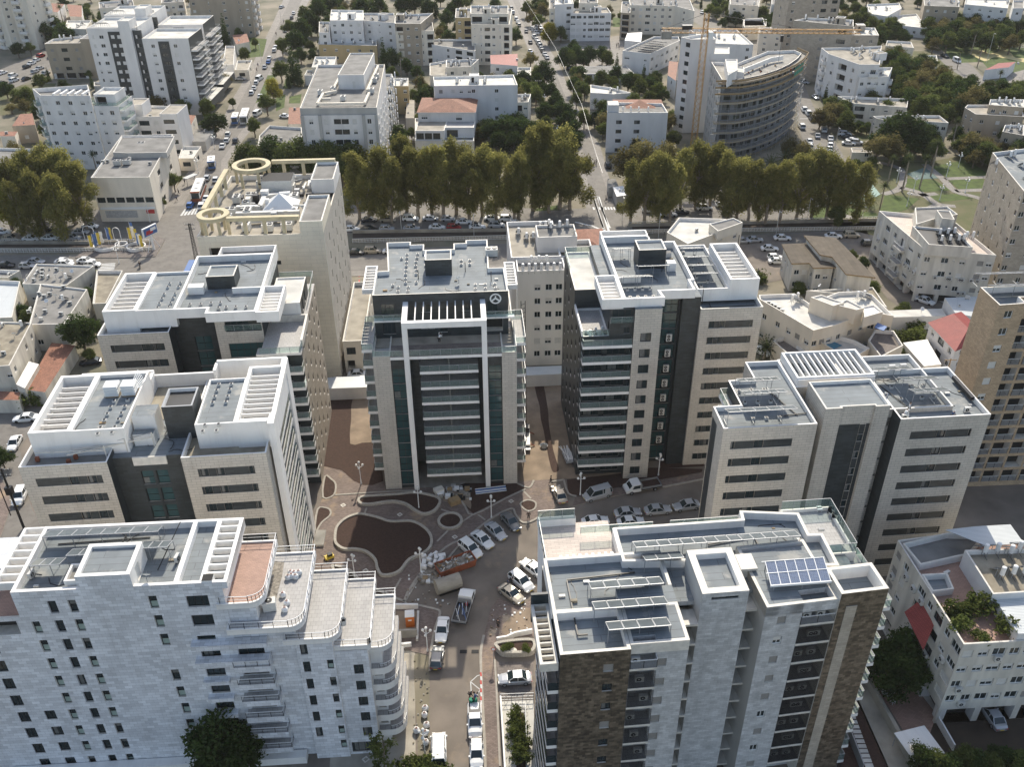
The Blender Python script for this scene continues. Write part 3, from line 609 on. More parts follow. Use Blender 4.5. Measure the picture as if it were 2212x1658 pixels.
  # C: central tower
def tower_c():
 B=Bld('apartment_tower','central white and slate tower with round emblem and full-height white front frame','apartment tower',(-21.4,121.2),3.2)
 H1=26.2
 fl=[1.2+2.9*i for i in range(9)]
 sidew=grid([(3.5,1.2,'g'),(8,2.2,'g'),(15,1.4,'g'),(19,1.2,'g')],.9,8,FH)
 pc=[(0,0),(2.7,0),(2.7,23),(0,23)]
 B.mass(rect(0,2.7,0,23.5),0,H1,'stone',{3:sidew},ph=.45,roof='greydeck')
 B.mass(rect(19.9,22.2,0,23.5),0,H1,'stone',{1:sidew},ph=.45,roof='greydeck')
 cur=[(.05,2.1,.6+2.9*f,.6+2.9*f+2.75,'c')for f in range(8)]
 B.mass(rect(2.7,5.6,.35,23.5),0,H1-.9,'slate',{0:cur},ph=0,roof='greydeck',name='curtain_wall')
 B.mass(rect(16.9,19.9,.35,23.5),0,H1-.9,'slate',{0:[(a+.85,c+.85,e,f,k)for a,c,e,f,k in cur]},ph=0,roof='greydeck',name='curtain_wall')
 door=[]
 for f in range(1,9):
  z=f*FH+.25
  door+=[(1.6,5.2,z,z+2.2,'g'),(5.7,9.6,z,z+2.2,'g')]
 B.mass(rect(5.6,16.9,3.2,23.5),3.2,H1-.5,'slate',{0:door},ph=0,roof='greydeck',name='core_wall')
 B.bx(5.6,16.9,8,8.3,0,3.2,'interior_shade','lobby_wall');
 for x in(8,14.5):B.bx(x,x+.6,2.6,3.2,0,3.1,'concrete','column')
 B.bx(5.6,16.9,0,8,.02,.12,'concrete','lobby_floor')
 B.bx(2.7,19.9,-.25,3.3,H1-.55,H1-.05,'white','terrace',top='yardpaver')
 B.bx(.3,21.9,3.3,8,H1-.5,H1-.3,'rooftan','terrace')
 B.grail([(0.05,8),(0.05,.05),(4.7,-.15)],H1,'glass');B.grail([(5.7,-.15),(16.8,-.15)],H1,'glass');B.grail([(17.8,-.15),(22.15,.05),(22.15,8)],H1,'glass')
 poly0=rect(5.6,16.9,0,20)
 for f in range(1,9):
  z=f*FH+.2
  B.balc([(7.1,.9),(16.2,.9),(16.2,5),(7.1,5)],0,0,9.1,z,1.25,'glass')
  B.bx(7.1,16.2,.9,3.2,z-.48,z-.02,'white','balcony_slab',top='greydeck')
 B.bx(11.5,11.7,1.5,1.7,3,H1-.6,'concrete','divider')
 b=MB()
 for x in(4.85,16.85):b.box(x,x+.8,-.65,.2,0,32.3,'white')
 b.box(5.65,16.85,-.65,.1,31.3,32.3,'white')
 for x in(4.85,16.85):b.box(x,x+.8,.2,6.3,31.5,32.3,'white')
 for i in range(8):
  x=6.75+i*1.23;b.box(x,x+.16,.1,6.3,31.7,32.2,'white')
 b.obj('frame',B.root)
 ph=[(1.2,3.2,26.6,28.6,'g'),(7.2,8.4,27.3,28.6,'g'),(8.5,9.4,27.3,28.6,'w'),(14.2,15.6,27.4,28.5,'g'),(17.6,20.2,26.5,28.7,'o'),(1.2,3.2,29.8,31.9,'g'),(7.4,8.8,30.3,31.6,'g'),(13.8,15,30.3,31.6,'g'),(17.8,19.4,29.9,31.9,'g'),(10.2,11.4,26.6,28.8,'g')]
 P=[(.2,6.2),(21.3,6.2),(21.1,14.6),(18.6,14.6),(18.8,25.8),(15,25.8),(15,24.6),(12.9,24.6),(12.9,22.3),(7.9,22.3),(7.9,24.6),(5.6,24.6),(5.6,25.8),(1.4,25.8),(2.2,14.7),(.3,14.6)]
 B.mass(P,H1-.5,33.6,'slate',{0:ph},ph=.75,roof='membrane',name='penthouse_wall')
 B.bx(.2,4.8,5.2,6.15,29.3,29.55,'white','balcony_slab');B.bx(17.7,22.2,5.2,6.15,29.3,29.55,'white','balcony_slab')
 B.grail([(.2,5.25),(4.8,5.25)],29.55);B.grail([(17.7,5.25),(22.2,5.25)],29.55)
 B.mass(rect(8.3,12.6,13.8,17.6),32.9,35.7,'slate',ph=.3,name='stair_box',roof='membrane')
 B.bx(8,9,19.6,20.6,32.9,33.6,'white','hatch')
 B.pergola(-1.7,.3,9.8,18.4,32.0,32.8,7);B.pergola(21.2,23.0,9.8,18.3,32.0,32.8,7)
 for f in range(1,10):
  z=f*FH+.2
  B.balc(rect(0,22.2,0,23),3,12,21,z,1.8,'glass');B.balc(rect(0,22.2,0,23),1,2.5,11.5,z,1.6,'glass')
 b=MB();c=(19.3,6.1,32.35);r=.92
 for i in range(28):
  a0,a1=i*2*math.pi/28,(i+1)*2*math.pi/28
  q=lambda a,rr:(c[0]+rr*math.cos(a),c[1],c[2]+rr*math.sin(a))
  b.face([q(a0,r*.74),q(a1,r*.74),q(a1,r),q(a0,r)],'whitemetal')
  q2=lambda a:(c[0]+.13*math.cos(a),c[1],c[2]+.36+.13*math.sin(a));b.face([(c[0],c[1],c[2]+.36),q2(a0),q2(a1)],'whitemetal')
 b.beam((c[0]-.58,c[1],c[2]-.38),(c[0]+.06,c[1],c[2]+.16),.05,'whitemetal',.26);b.beam((c[0]+.58,c[1]-.002,c[2]-.38),(c[0]-.06,c[1]-.002,c[2]+.16),.05,'whitemetal',.26)
 b.obj('emblem',B.root)
 for(x,y)in[(1225,600),(1265,597),(1340,596),(1262,628),(1333,627),(1260,655),(1330,655),(1258,690),(1335,688),(1255,717),(1333,715),(1255,752),(1255,780),(1335,778),(1200,815),(1275,815),(1198,845),(1272,843),(1670,617),(1733,614),(1670,645),(1733,642),(1775,797),(1848,795),(1775,826),(1850,823),(1920,790),(1925,820),(1160,800),(1405,652),(1266,572),(1345,568)]:
  u,v=B.loc(11,x,y,33.1);unit(B,'vent',u,v,32.86)
 for(x,y)in((1650,745),(1650,800)):u,v=B.loc(11,x,y,34);unit(B,'dish',u,v,32.86,.6)
 unit(B,'chill',19.3,20.5,32.86)
 for(x,y)in((1350,745),(1700,690),(1893,760)):u,v=B.loc(11,x,y,33.1);B.bx(u-.06,u+.06,v-.06,v+.06,32.86,34.6,'pipe','vent_pipe')
 clutter(B,1,20,7.5,13,32.86,5,1);B.done()
tower_c()
# D: tower to the right
def collectors(B,x0,x1,y,z,n,tilt=21):
 b=MB();a=R(tilt);w=(x1-x0)/n;l=1.9;dy,dz=math.cos(a)*l,math.sin(a)*l
 for i in range(n):
  xa,xb=x0+i*w+.03,x0+(i+1)*w-.03
  b.face([(xa,y,z+dz),(xb,y,z+dz),(xb,y+dy,z),(xa,y+dy,z)],'panelclear' if 'panelclear' in MT else 'panel')
  b.face([(xa,y,z+dz-.08),(xa,y+dy,z-.08),(xb,y+dy,z-.08),(xb,y,z+dz-.08)],'metal')
  for q in(xa,xb):b.beam((q,y,z+dz),(q,y+dy,z),.07,'metal')
  b.beam((xa,y,z+dz),(xb,y,z+dz),.09,'metal');b.beam((xa,y+dy,z),(xb,y+dy,z),.07,'metal')
 o=b.obj('solar_array',B.root)
 b=MB()
 for i in range(0,n+1,2):
  xx=x0+i*w;b.beam((xx,y+.1,z-1.6),(xx,y+.1,z+dz-.1),.06,'metal');b.beam((xx,y+dy,z-1.6),(xx,y+dy,z-.05),.06,'metal');b.beam((xx,y,z-1.5),(xx,y+dy,z-1.5),.08,'acgrey')
 b.obj('array_stand',B.root)
mat('panelclear',(.13,.15,.16),.15,spec=.6,noise=.3,scale=.6)
def tower_d():
 B=Bld('apartment_tower','white and slate tower right of centre with rubbish piled on its corner terrace','apartment tower',(10.9,123.0),3.6)
 fr=[(2.1,2.9,.8,1.95)]
 dr=[]
 for f in range(0,9):
  z=f*FH+.75;dr+=[(.6,3.4,z,z+2.1,'g'),(4.2,7.2,z,z+2.1,'g')]
 side=grid([(2.2,.9,'p',1.7,.7),(7,1.2,'g'),(12,1.4,'g'),(17,1.2,'g'),(21,1.2,'g')],1.2,9,FH)
 B.mass(rect(0,7.9,1.7,24.5),0,27.7,'slate',{0:dr,3:[(a+.4,c+.4,e,f,k)for a,c,e,f,k in side]},ph=.3,roof='roofgrey')
 for f in range(1,10):
  z=f*FH+.55
  B.balc(rect(.1,7.9,1.7,20),0,0,7.75,z,1.7,'glass')
 B.mass(rect(7.9,12.1,0,24),0,32.9,['stone','stone','stone','slate'],{0:[(1.1,2.8,1.0+f*FH,2.6+f*FH,'g')for f in range(10)]},ph=0,roof='membrane',name='stone_pier')
 B.mass(rect(4.3,7.9,.9,24),27.4,32.7,'slate',{0:[(.3,3.3,30.6,32.4,'g'),(2.2,3.2,28.2,29.3,'g')],3:[(21.3,22.6,27.6,29.8,'g')]},ph=0,name='penthouse_wall')
 B.mass(rect(0,4.3,10.2,24.5),27.4,31.3,'slate',{3:grid([(4,1,'g'),(9,1,'g')],27.8,1,FH)},ph=.3,roof='roofwhite',name='penthouse_wall')
 B.mass(rect(0,4.3,1.0,10.2),27.2,27.9,'slate',ph=.3,roof='greydeck',name='terrace_wall',coping='white')
 B.bx(0.01,.25,1.3,10.2,27.9,28.7,'white','parapet');B.grail([(0.2,1.1),(4.3,1.1)],27.9);B.grail([(4.3,.4),(7.8,.4)],30.4);B.grail([(0,24.3),(0,17),],31.3);B.grail([(0,24.3),(4.3,24.3)],31.3)
 B.mass(rect(12.1,16,4.6,24),0,33,'slate',{0:[(.3,3.6,.6+f*FH,.6+f*FH+2.7,'c')for f in range(11)]},ph=0,name='glass_core')
 B.mass(rect(16,18.9,3.4,24),0,32.8,'slate',ph=0,name='slate_pier')
 for f in range(8):unit(B,'ac2',14.6,4.2,4.2+f*FH)
 for f in range(8):B.bx(13.9,15.3,3.95,4.6,4.05+f*FH,4.2+f*FH,'darkmetal','ac_shelf')
 st=strips(9.9,1.25,10,1.5,8.7,[(1.6,2.5),(3.2,4.1),(8.1,8.6)])
 B.mass(rect(18.9,28.8,2.9,25),0,30.9,'stone',{0:st,1:strips(22,2.5,10,3,12,[(4,5),(9,10)])},ph=.9,roof='membrane')
 P=[(6.2,.7),(12.5,.7),(12.2,2.9),(17.7,2.9),(17.6,6.2),(18.3,6.2),(18.3,20.9),(14.3,20.9),(14.3,23.7),(6.1,23.7)]
 B.mass(P,32.9,34.4,'white',ph=1.2,roof='membrane',name='top_parapet',t=.35,coping='white')
 B.pergola(2.9,6.2,.7,8.9,32.9,34.4,6,sh=.4,dz=.6)
 B.bx(2.9,6.2,.7,8.9,32.7,32.85,'white','canopy_slab')
 B.mass(rect(6.2,14.3,23.72,26),32,34.38,'white',ph=.9,roof='membrane',name='top_parapet',coping='white')
 B.bx(6.6,10.2,8.2,8.5,33.2,34.2,'white','upstand')
 B.mass(rect(10.6,15.1,13,17),33.2,36.6,'slate',ph=.4,name='stair_box',coping='coping')
 B.bx(15.2,16.6,11.8,13.2,33.2,34.6,'white','upstand',top='white');B.bx(15.4,17,17,18,33.2,34,'white','hatch',top='roofgrey')
 B.mass(rect(18.9,24,6,22.5),30.6,32.8,'white',ph=.75,roof='membrane',name='top_parapet',coping='white')
 B.mass(rect(24,28.7,6,19.6),30.6,32.5,'white',ph=0,roof='roofgrey',name='top_block')
 B.pergola(24,28.7,6,19.6,32.5,34.3,9,t=.35,dz=.8)
 for y in(9.2,12.2,15.4,18.8):collectors(B,19.3,22.9,y,33.2,3)
 for(y,x0,x1)in((6.2,7,11.6),(16.5,7.2,10),(9.8,10,15)):collectors(B,x0,x1,y,34.6,4)
 for i in range(4):
  for k in range(2):unit(B,'vent',7.6+i*1.2,3+k*2.6,33.2)
 for i in range(9):unit(B,'vent',20+(i%2)*1.5,8+i*1.6,32.05)
 b=MB()
 b.beam((19.5,7,32.2),(19.5,22,32.2),.12,'pipe');b.beam((20.2,4.6,30.2),(28,4.8,30.2),.1,'pipe');b.beam((21,3.8,30.2),(21,6,30.2),.1,'pipe');b.obj('pipes',B.root)
 for x,y in((1965,490),(1290,475),(1410,467),(2108,740),(1700,900)):u,v=B.loc(12,x,y,34);B.bx(u-.05,u+.05,v-.05,v+.05,33,35.6,'pipe','lightning_rod')
 b=MB();rg=random.Random(4)
 for i in range(34):
  x,y=.7+rg.random()*3.2,1.4+rg.random()*1.6;r=.16+rg.random()*.28
  b.cyl((x,y),r,27.6,27.7+r*(1.2+rg.random()),rg.choice(['clothwhite','clothblack','cloth','rubble','shutter']),6,r*.6)
 b.obj('rubbish_pile',None)
 o=D.objects['rubbish_pile'];o.location=B.root.location;o.rotation_euler=B.root.rotation_euler
 tag(o,'heap of white and black rubbish bags on the corner roof terrace right of centre','rubbish')
 clutter(B,7,17,2,22,33.21,6,2);B.done()
tower_d()
# E: block on the right
def tower_e():
 B=Bld('apartment_block','grey stone block on the right with dark strip windows and men working on its roof','apartment block',(27.6,97.9),4.4)
 def st(L,a,b_,p):return strips(L,25.5-8*FH,9,a,b_,p)
 B.mass([(0,0),(12.6,0),(12.6,16),(7.6,16),(7.6,11.4),(3.8,11.4),(3.8,5.2),(0,5.2)],0,29,['stone','stone','stone','stone','stone','slate','stone','stone'],{0:st(12,1.2,9.6,[(1.25,1.8),(4.4,5.7)]),7:[(.1,2.5,.4,27.6,'p')],5:[(2,4,.8+FH*i,2.9+FH*i,'g')for i in range(9)]},ph=.75,coping='white')
 B.mass(rect(23.9,36.3,0,12),0,29,['stone','stone','stone','slate'],{0:st(12.4,1.9,10.4,[(5.6,6.8),(10.0,10.38)])},ph=.75,coping='white')
 B.mass(rect(20.5,32.3,2.4,16),0,28.98,'stone',ph=.75,coping='white')
 B.mass(rect(12.5,20.6,8.8,16.3),0,28.96,'stone',ph=.75,coping='white',name='rear_wall')
 ops=[(2.8,8,26.3-2.9*9,26.3,'p')]
 b0=[(15.6-13.6+.9,0,0,0,0)]
 P=[(13.8,1.0),(16.1,1.0),(16.1,1.35),(20.6,1.35),(20.6,1.0),(22.6,1.0),(22.6,7.6),(13.8,7.6)]
 wi=[(3.2,3.9,24.4-2.9*f,25.5-2.9*f,'g')for f in range(8)]
 B.mass(P,0,30.6,['stone','stone','stone','stone','stone','stone','stone','stone'],{2:[(.02,3.1,.2,27.6,'p'),(3.92,4.46,.2,27.6,'p')]+[(3.1+.001,3.9,24.6-2.9*f,25.8-2.9*f,'g')for f in range(8)]+[(3.101,3.9,25.81-2.9*f,27.49-2.9*f,'p')for f in range(8)]},ph=.5,coping='coping',name='stair_tower')
 B.mass(rect(12.6,13.8,3.0,8.8),0,27.6,'slate',ph=0,name='recess_wall');B.mass(rect(22.5,23.9,2.4,8.8),0,27.6,'glass',{0:[(.1,1.3,.5+FH*f,FH*f+3,'c')for f in range(9)]},ph=0,name='recess_wall')
 B.mass(rect(12.9,24,9.0,9.3),27,30.0,'white',ph=0,name='pergola_wall',roof='white');B.pergola(12.9,24,9.3,16.2,28.6,30.2,11,along='y',t=.3)
 for x0,x1,y in((.9,10.2,1.4),(4.3,10.2,5.4),(4.5,10.2,8.5)):collectors(B,x0,x1,y,29.9,5)
 for(y,x0)in((9.6,24.6),(6.8,27),(3.8,27.2)):collectors(B,x0,x0+5.0,y,29.9,3)
 for y in(2.6,6.4,9.4):
  for x in(4.8,6.6,8.4):unit(B,'vent',x,y,28.25)
 for x in(26.4,29.4,31):
  for y in(5.4,8.4):unit(B,'vent',x,y,28.25)
 unit(B,'ac2',27.9,12.2,28.25);unit(B,'ac2',29.6,12.3,28.25);unit(B,'ac',34.0,1.8,28.25);unit(B,'ac',24.9,.9,28.25)
 b=MB();b.beam((8.6,3.0,28.4),(12.8,3.4,28.4),.12,'pipe');b.beam((11,3,28.4),(9,9,28.4),.12,'pipe');b.beam((25.8,3.2,28.4),(29,3.4,28.4),.12,'pipe');b.beam((25,9,28.4),(26.4,4,28.4),.1,'pipe');b.obj('pipes',B.root)
 B.bx(35.6,36.1,4,9.5,28.6,29.1,'darkmetal','skylight')
 for f in range(10):B.balc(rect(3.8,12.6,5.2,11.4),3,.5,5.5,f*FH+.9,1.2,'glass')
 clutter(B,13.5,36,3,11,28.26,9,3);B.done();return B
TE=tower_e()
# B: lower-left white block with two roof pergolas
def tower_b():
 B=Bld('apartment_block','white stone block at left with two slatted roof pergolas and stacked boxes between them','apartment block',(-61.3,90.6),5.0)
 def st(L,a,b_,p):return strips(L,27.1-1.15-8*FH,9,a,b_,p)
 B.mass(rect(0,10.7,0,18.6),0,29.2,['stone','slate','stone','stone'],{0:st(10.7,1.5,9.6,[(5.6,6.7),(7.8,8.9)])},ph=.9,roof='roofgrey',coping='white')
 B.mass(rect(19.7,30.3,0,18.6),0,29.2,['stone','stone','stone','slate'],{0:st(10.6,1.7,8.8,[(2.0,3.0),(4,5),(8.1,8.6)]),1:grid([(4,1.4,'g'),(8,2.4,'g'),(12,1.4,'g')],1,9,FH)},ph=.9,roof='roofdirt',coping='white')
 cw=[]
 for f in range(9):
  cw+=[(3,4.55,.7+FH*f,2.9+FH*f,'c'),(4.9,6.4,.7+FH*f,2.9+FH*f,'c')]
 B.mass(rect(10.7,19.7,1.8,18.6),0,28.4,'slate',{0:cw},ph=0,roof='membrane',name='recess_wall')
 B.bx(13.2,17.4,1.55,1.8,27.2,28.45,'coping','lintel');B.bx(12.8,21.3,9.9,18.0,28.3,28.46,'roofdirt','unfinished_roof')
 B.mass(rect(6.1,12.7,2.9,16.2),28.2,32.2,'white',ph=.5,roof='membrane',name='upper_wall',coping='white')
 B.mass(rect(1.0,6.1,2.9,16.3),28.2,30.4,'white',ph=0,roof='roofgrey',name='upper_wall');B.pergola(1.0,6.1,2.9,16.3,30.4,32.25,9,t=.45,dz=.8)
 B.mass(rect(21.4,26.4,2.9,13.6),28.2,32.1,'white',ph=.4,roof='membrane',name='upper_wall',coping='white')
 B.mass(rect(26.4,31.3,2.6,16.1),28.2,30.4,'white',ph=0,roof='roofgrey',name='upper_wall');B.pergola(26.4,31.3,2.6,16.1,30.4,32.3,10,t=.45,dz=.5)
 for q in((2.8,12.6,18.3,18.7,31),(12.7,21.4,18.1,18.45,30.4),(21.5,31.2,18.3,18.7,32.1)):B.bx(q[0],q[1],q[2],q[3],28,q[4],'white','parapet')
 B.bx(12.3,12.7,16.4,18.3,28,30.9,'white','parapet');B.bx(21.3,21.7,16.3,18.3,28,31.9,'white','parapet')
 b=MB();b.box(30.6,31.4,2.0,4.2,0,32.28,'white');b.box(30.6,31.4,15.8,18.2,0,32.2,'white');b.box(30.9,31.4,4.2,15.8,31.2,32.2,'white')
 b.obj('frame',B.root)
 for f in range(10):B.balc(rect(19.7,30.3,0,18.6),1,5,15.5,f*FH+.8,1.0,'glass')
 B.mass(rect(17.0,20.9,5.4,9.8),28.3,33.4,'slate',ph=.5,roof='pipe',name='stair_box',coping='metal')
 B.bx(12.9,15.8,5.6,8.3,28.3,32.0,'white','plant_box',top='membrane');B.bx(13,15.6,4.2,5.3,28.3,30.2,'white','plant_box',top='membrane')
 for(x,y)in[(825,380),(930,375),(800,432),(905,427),(778,478),(882,473),(750,535),(856,530),(728,583),(833,574),(850,335),(950,328),(1632,212),(1725,209),(1615,255),(1713,250),(1600,303),(1697,301),(1585,348),(1684,343),(1527,517),(1630,511),(1511,563),(1614,558)]:
  u,v=B.loc(20,x,y,32);unit(B,'vent',u,v,31.7)
 b=MB()
 for i in range(7):b.beam((11+i*.12,10.6+i*.05,32.1),(11.6+i*.22,15.6-i*.3,33-i*.1),.09,'whitemetal')
 o=b.obj('pipe_bundle');o.location=B.root.location;o.rotation_euler=B.root.rotation_euler;tag(o,'bundle of long white pipes leaning on the roof beside the stacked boxes','pipes',None)
 for k,(x,lb)in enumerate(((8.2,'left one of the two pallet stacks of flat white boxes on the roof'),(10.4,'right one of the two pallet stacks of flat white boxes on the roof'))):
  b=MB();b.box(x,x+1.8,10.9,12.7,31.72,31.85,'wood')
  for i in range(9):j=(i*37%5)*.02;b.box(x+j,x+1.75+j,10.95-j,12.65-j,31.86+i*.17,32.01+i*.17,'whitemetal')
  o=b.obj('box_stack');o.location=B.root.location;o.rotation_euler=B.root.rotation_euler;tag(o,lb,'boxes')
 for k,(x0,y0,x1,y1)in enumerate(((5.6,1.3,15.5,3.9),(1.5,2.2,10.2,1.6),(6.2,2.2,12.4,2.9))):
  b=MB();b.beam((x0,y0,29.7),(x1,y1,29.9),.14,'coping');b.beam((x1,y1,28.4),(x1,y1,30.6),.12,'coping');b.box(x0-.25,x0+.2,y0-.2,y0+.2,28.4,29.0,'rust');b.beam((x1,y1,30.6),(x1-3,y1+.1,29.8),.06,'metal')
  o=b.obj('scaffold_davit');o.location=B.root.location;o.rotation_euler=B.root.rotation_euler
  tag(o,['long cream davit beam lying across the middle of the roof','cream davit beam along the left front parapet of the roof','short cream davit beam with red weight on the left front terrace'][k],'scaffold beam')
 clutter(B,12.8,21,2.4,17,28.48,8,4);clutter(B,6.4,12.4,3.3,15,31.71,3,5);B.done()
tower_b()
# A: block behind it
def tower_a():
 B=Bld('apartment_block','white and slate block at left, behind the one with stacked boxes on its roof','apartment block',(-63.7,123.3),4.5)
 def st(L,a,b_,p):return strips(L,26-8*FH,9,a,b_,p)
 B.mass(rect(0,10.8,0,15.5),0,29.2,['stone','slate','stone','stone'],{0:st(10.8,1.5,9.8,[(1.55,2.1),(6.2,8),(8.3,9.7)])},ph=.9,roof='membrane',coping='white')
 cw=[(2.8,5.4,.7+FH*f,3.3+FH*f,'c')for f in range(9)]
 B.mass(rect(10.8,18,3,20),0,31,'slate',{0:cw},ph=0,name='recess_wall')
 B.mass(rect(17.8,25,0.6,20),0,30.8,['stone','slate','stone','slate'],{0:[(1.5,7.0,.5+FH*i,3.1+FH*i,'c' if i<9 else 'g')for i in range(9)]+[(1.5,7.0,28.4,30.6,'g')]},ph=0,name='centre_wall')
 B.grail([(19.2,.5),(24.9,.5)],28.6)
 sw=grid([(2.5,1,'g'),(7,1,'g'),(11.5,1,'g'),(16,1,'g'),(20,1,'g')],1,9,FH)
 dr=[(.5,4,FH*f+.5,FH*f+2.6,'g')for f in range(9)]
 B.mass([(25,-2.6),(31,-2.6),(31,19),(25,19)],0,27,['slate','tanstone','stone','slate'],{0:dr,1:sw},ph=0,roof='greydeck')
 B.bx(24.4,31.2,-4.4,-2.6,26.6,27,'white','terrace_edge',top='greydeck');B.grail([(24.9,-4.3),(31.1,-4.3),(31.1,-2.6)],27)
 B.bx(31.0,31.35,-2.6,5.8,27,28.2,'coping','parapet');B.bx(25.4,31.0,5.5,5.8,27,28.2,'coping','parapet')
 for f in range(1,9):B.balc([(25.6,-2.6),(31,-2.6),(31,10),(25,10)],0,0,5.5,FH*f+.3,1.8,'glass')
 B.mass(rect(25.4,30.3,6,15.4),27,30.2,['white','slate','white','white'],{1:[(2,3,27.5,29.6,'g'),(5,6,27.5,29.6,'g')]},ph=.25,roof='roofwhite',name='penthouse_wall')
 B.grail([(25.2,19),(31,19),(31,12)],28.4)
 B.mass(rect(5.9,11.8,2.0,15.4),29,32.1,'white',ph=.4,roof='membrane',name='upper_wall',coping='white')
 B.mass(rect(.9,5.9,2.0,15.4),28.3,30.6,'white',ph=0,name='upper_wall',roof='roofgrey');B.pergola(.9,5.9,2,15.4,30.6,32.2,8,t=.4,dz=.8)
 P=[(11.75,1.3),(16.9,1.3),(16.9,-.4),(24.6,-.4),(24.6,20.6),(11.6,20.6),(11.8,7.4),(11.76,4.9)]
 B.mass(P,30.8,32.4,'white',ph=1.1,roof='membrane',name='top_parapet',coping='white',t=.35)
 B.pergola(24.6,28.1,-.9,8,30.9,32.45,7,t=.3,dz=.6);B.bx(24.6,28.1,-.9,8,30.7,30.85,'white','canopy_slab')
 B.mass(rect(15.1,24.6,20.62,24),30,32.38,'white',ph=1,roof='roofgrey',name='top_parapet',coping='white')
 B.bx(19.6,24.2,7.9,8.2,31.3,32.3,'white','upstand');B.bx(5.7,12,15.4,18.4,28,30.6,'white','parapet',top='roofdirt')
 B.mass(rect(15.3,19.8,9.8,14),31.3,33.6,'slate',ph=.25,name='stair_box');B.bx(12.6,15,8.2,9.6,31.3,32.6,'white','plant_box')
 for(x,y)in[(1265,785),(1345,780),(1250,812),(1330,810),(1223,865),(1305,862),(1208,897),(1290,893),(1188,934),(1273,930),(1175,965),(1258,960),(1412,925),(1493,922),(1400,957),(1480,955),(1570,915),(1640,912),(1550,952),(1625,950),(1683,945),(1755,943),(1830,942),(1660,985),(1740,982),(1818,980)]:
  u,v=B.loc(10,x,y,32);unit(B,'vent',u,v,31.7 if u<11.7 else 31.32)
 b=MB();b.box(9.6,10.6,17.2,22.5,30.7,30.85,'blue')
 o=b.obj('blue_sheet');o.location=B.root.location;o.rotation_euler=B.root.rotation_euler;tag(o,'blue sheet lying on the rear roof ledge of the far left block','sheet')
 clutter(B,12.4,24,.5,20,31.31,5,6);B.done()
tower_a()
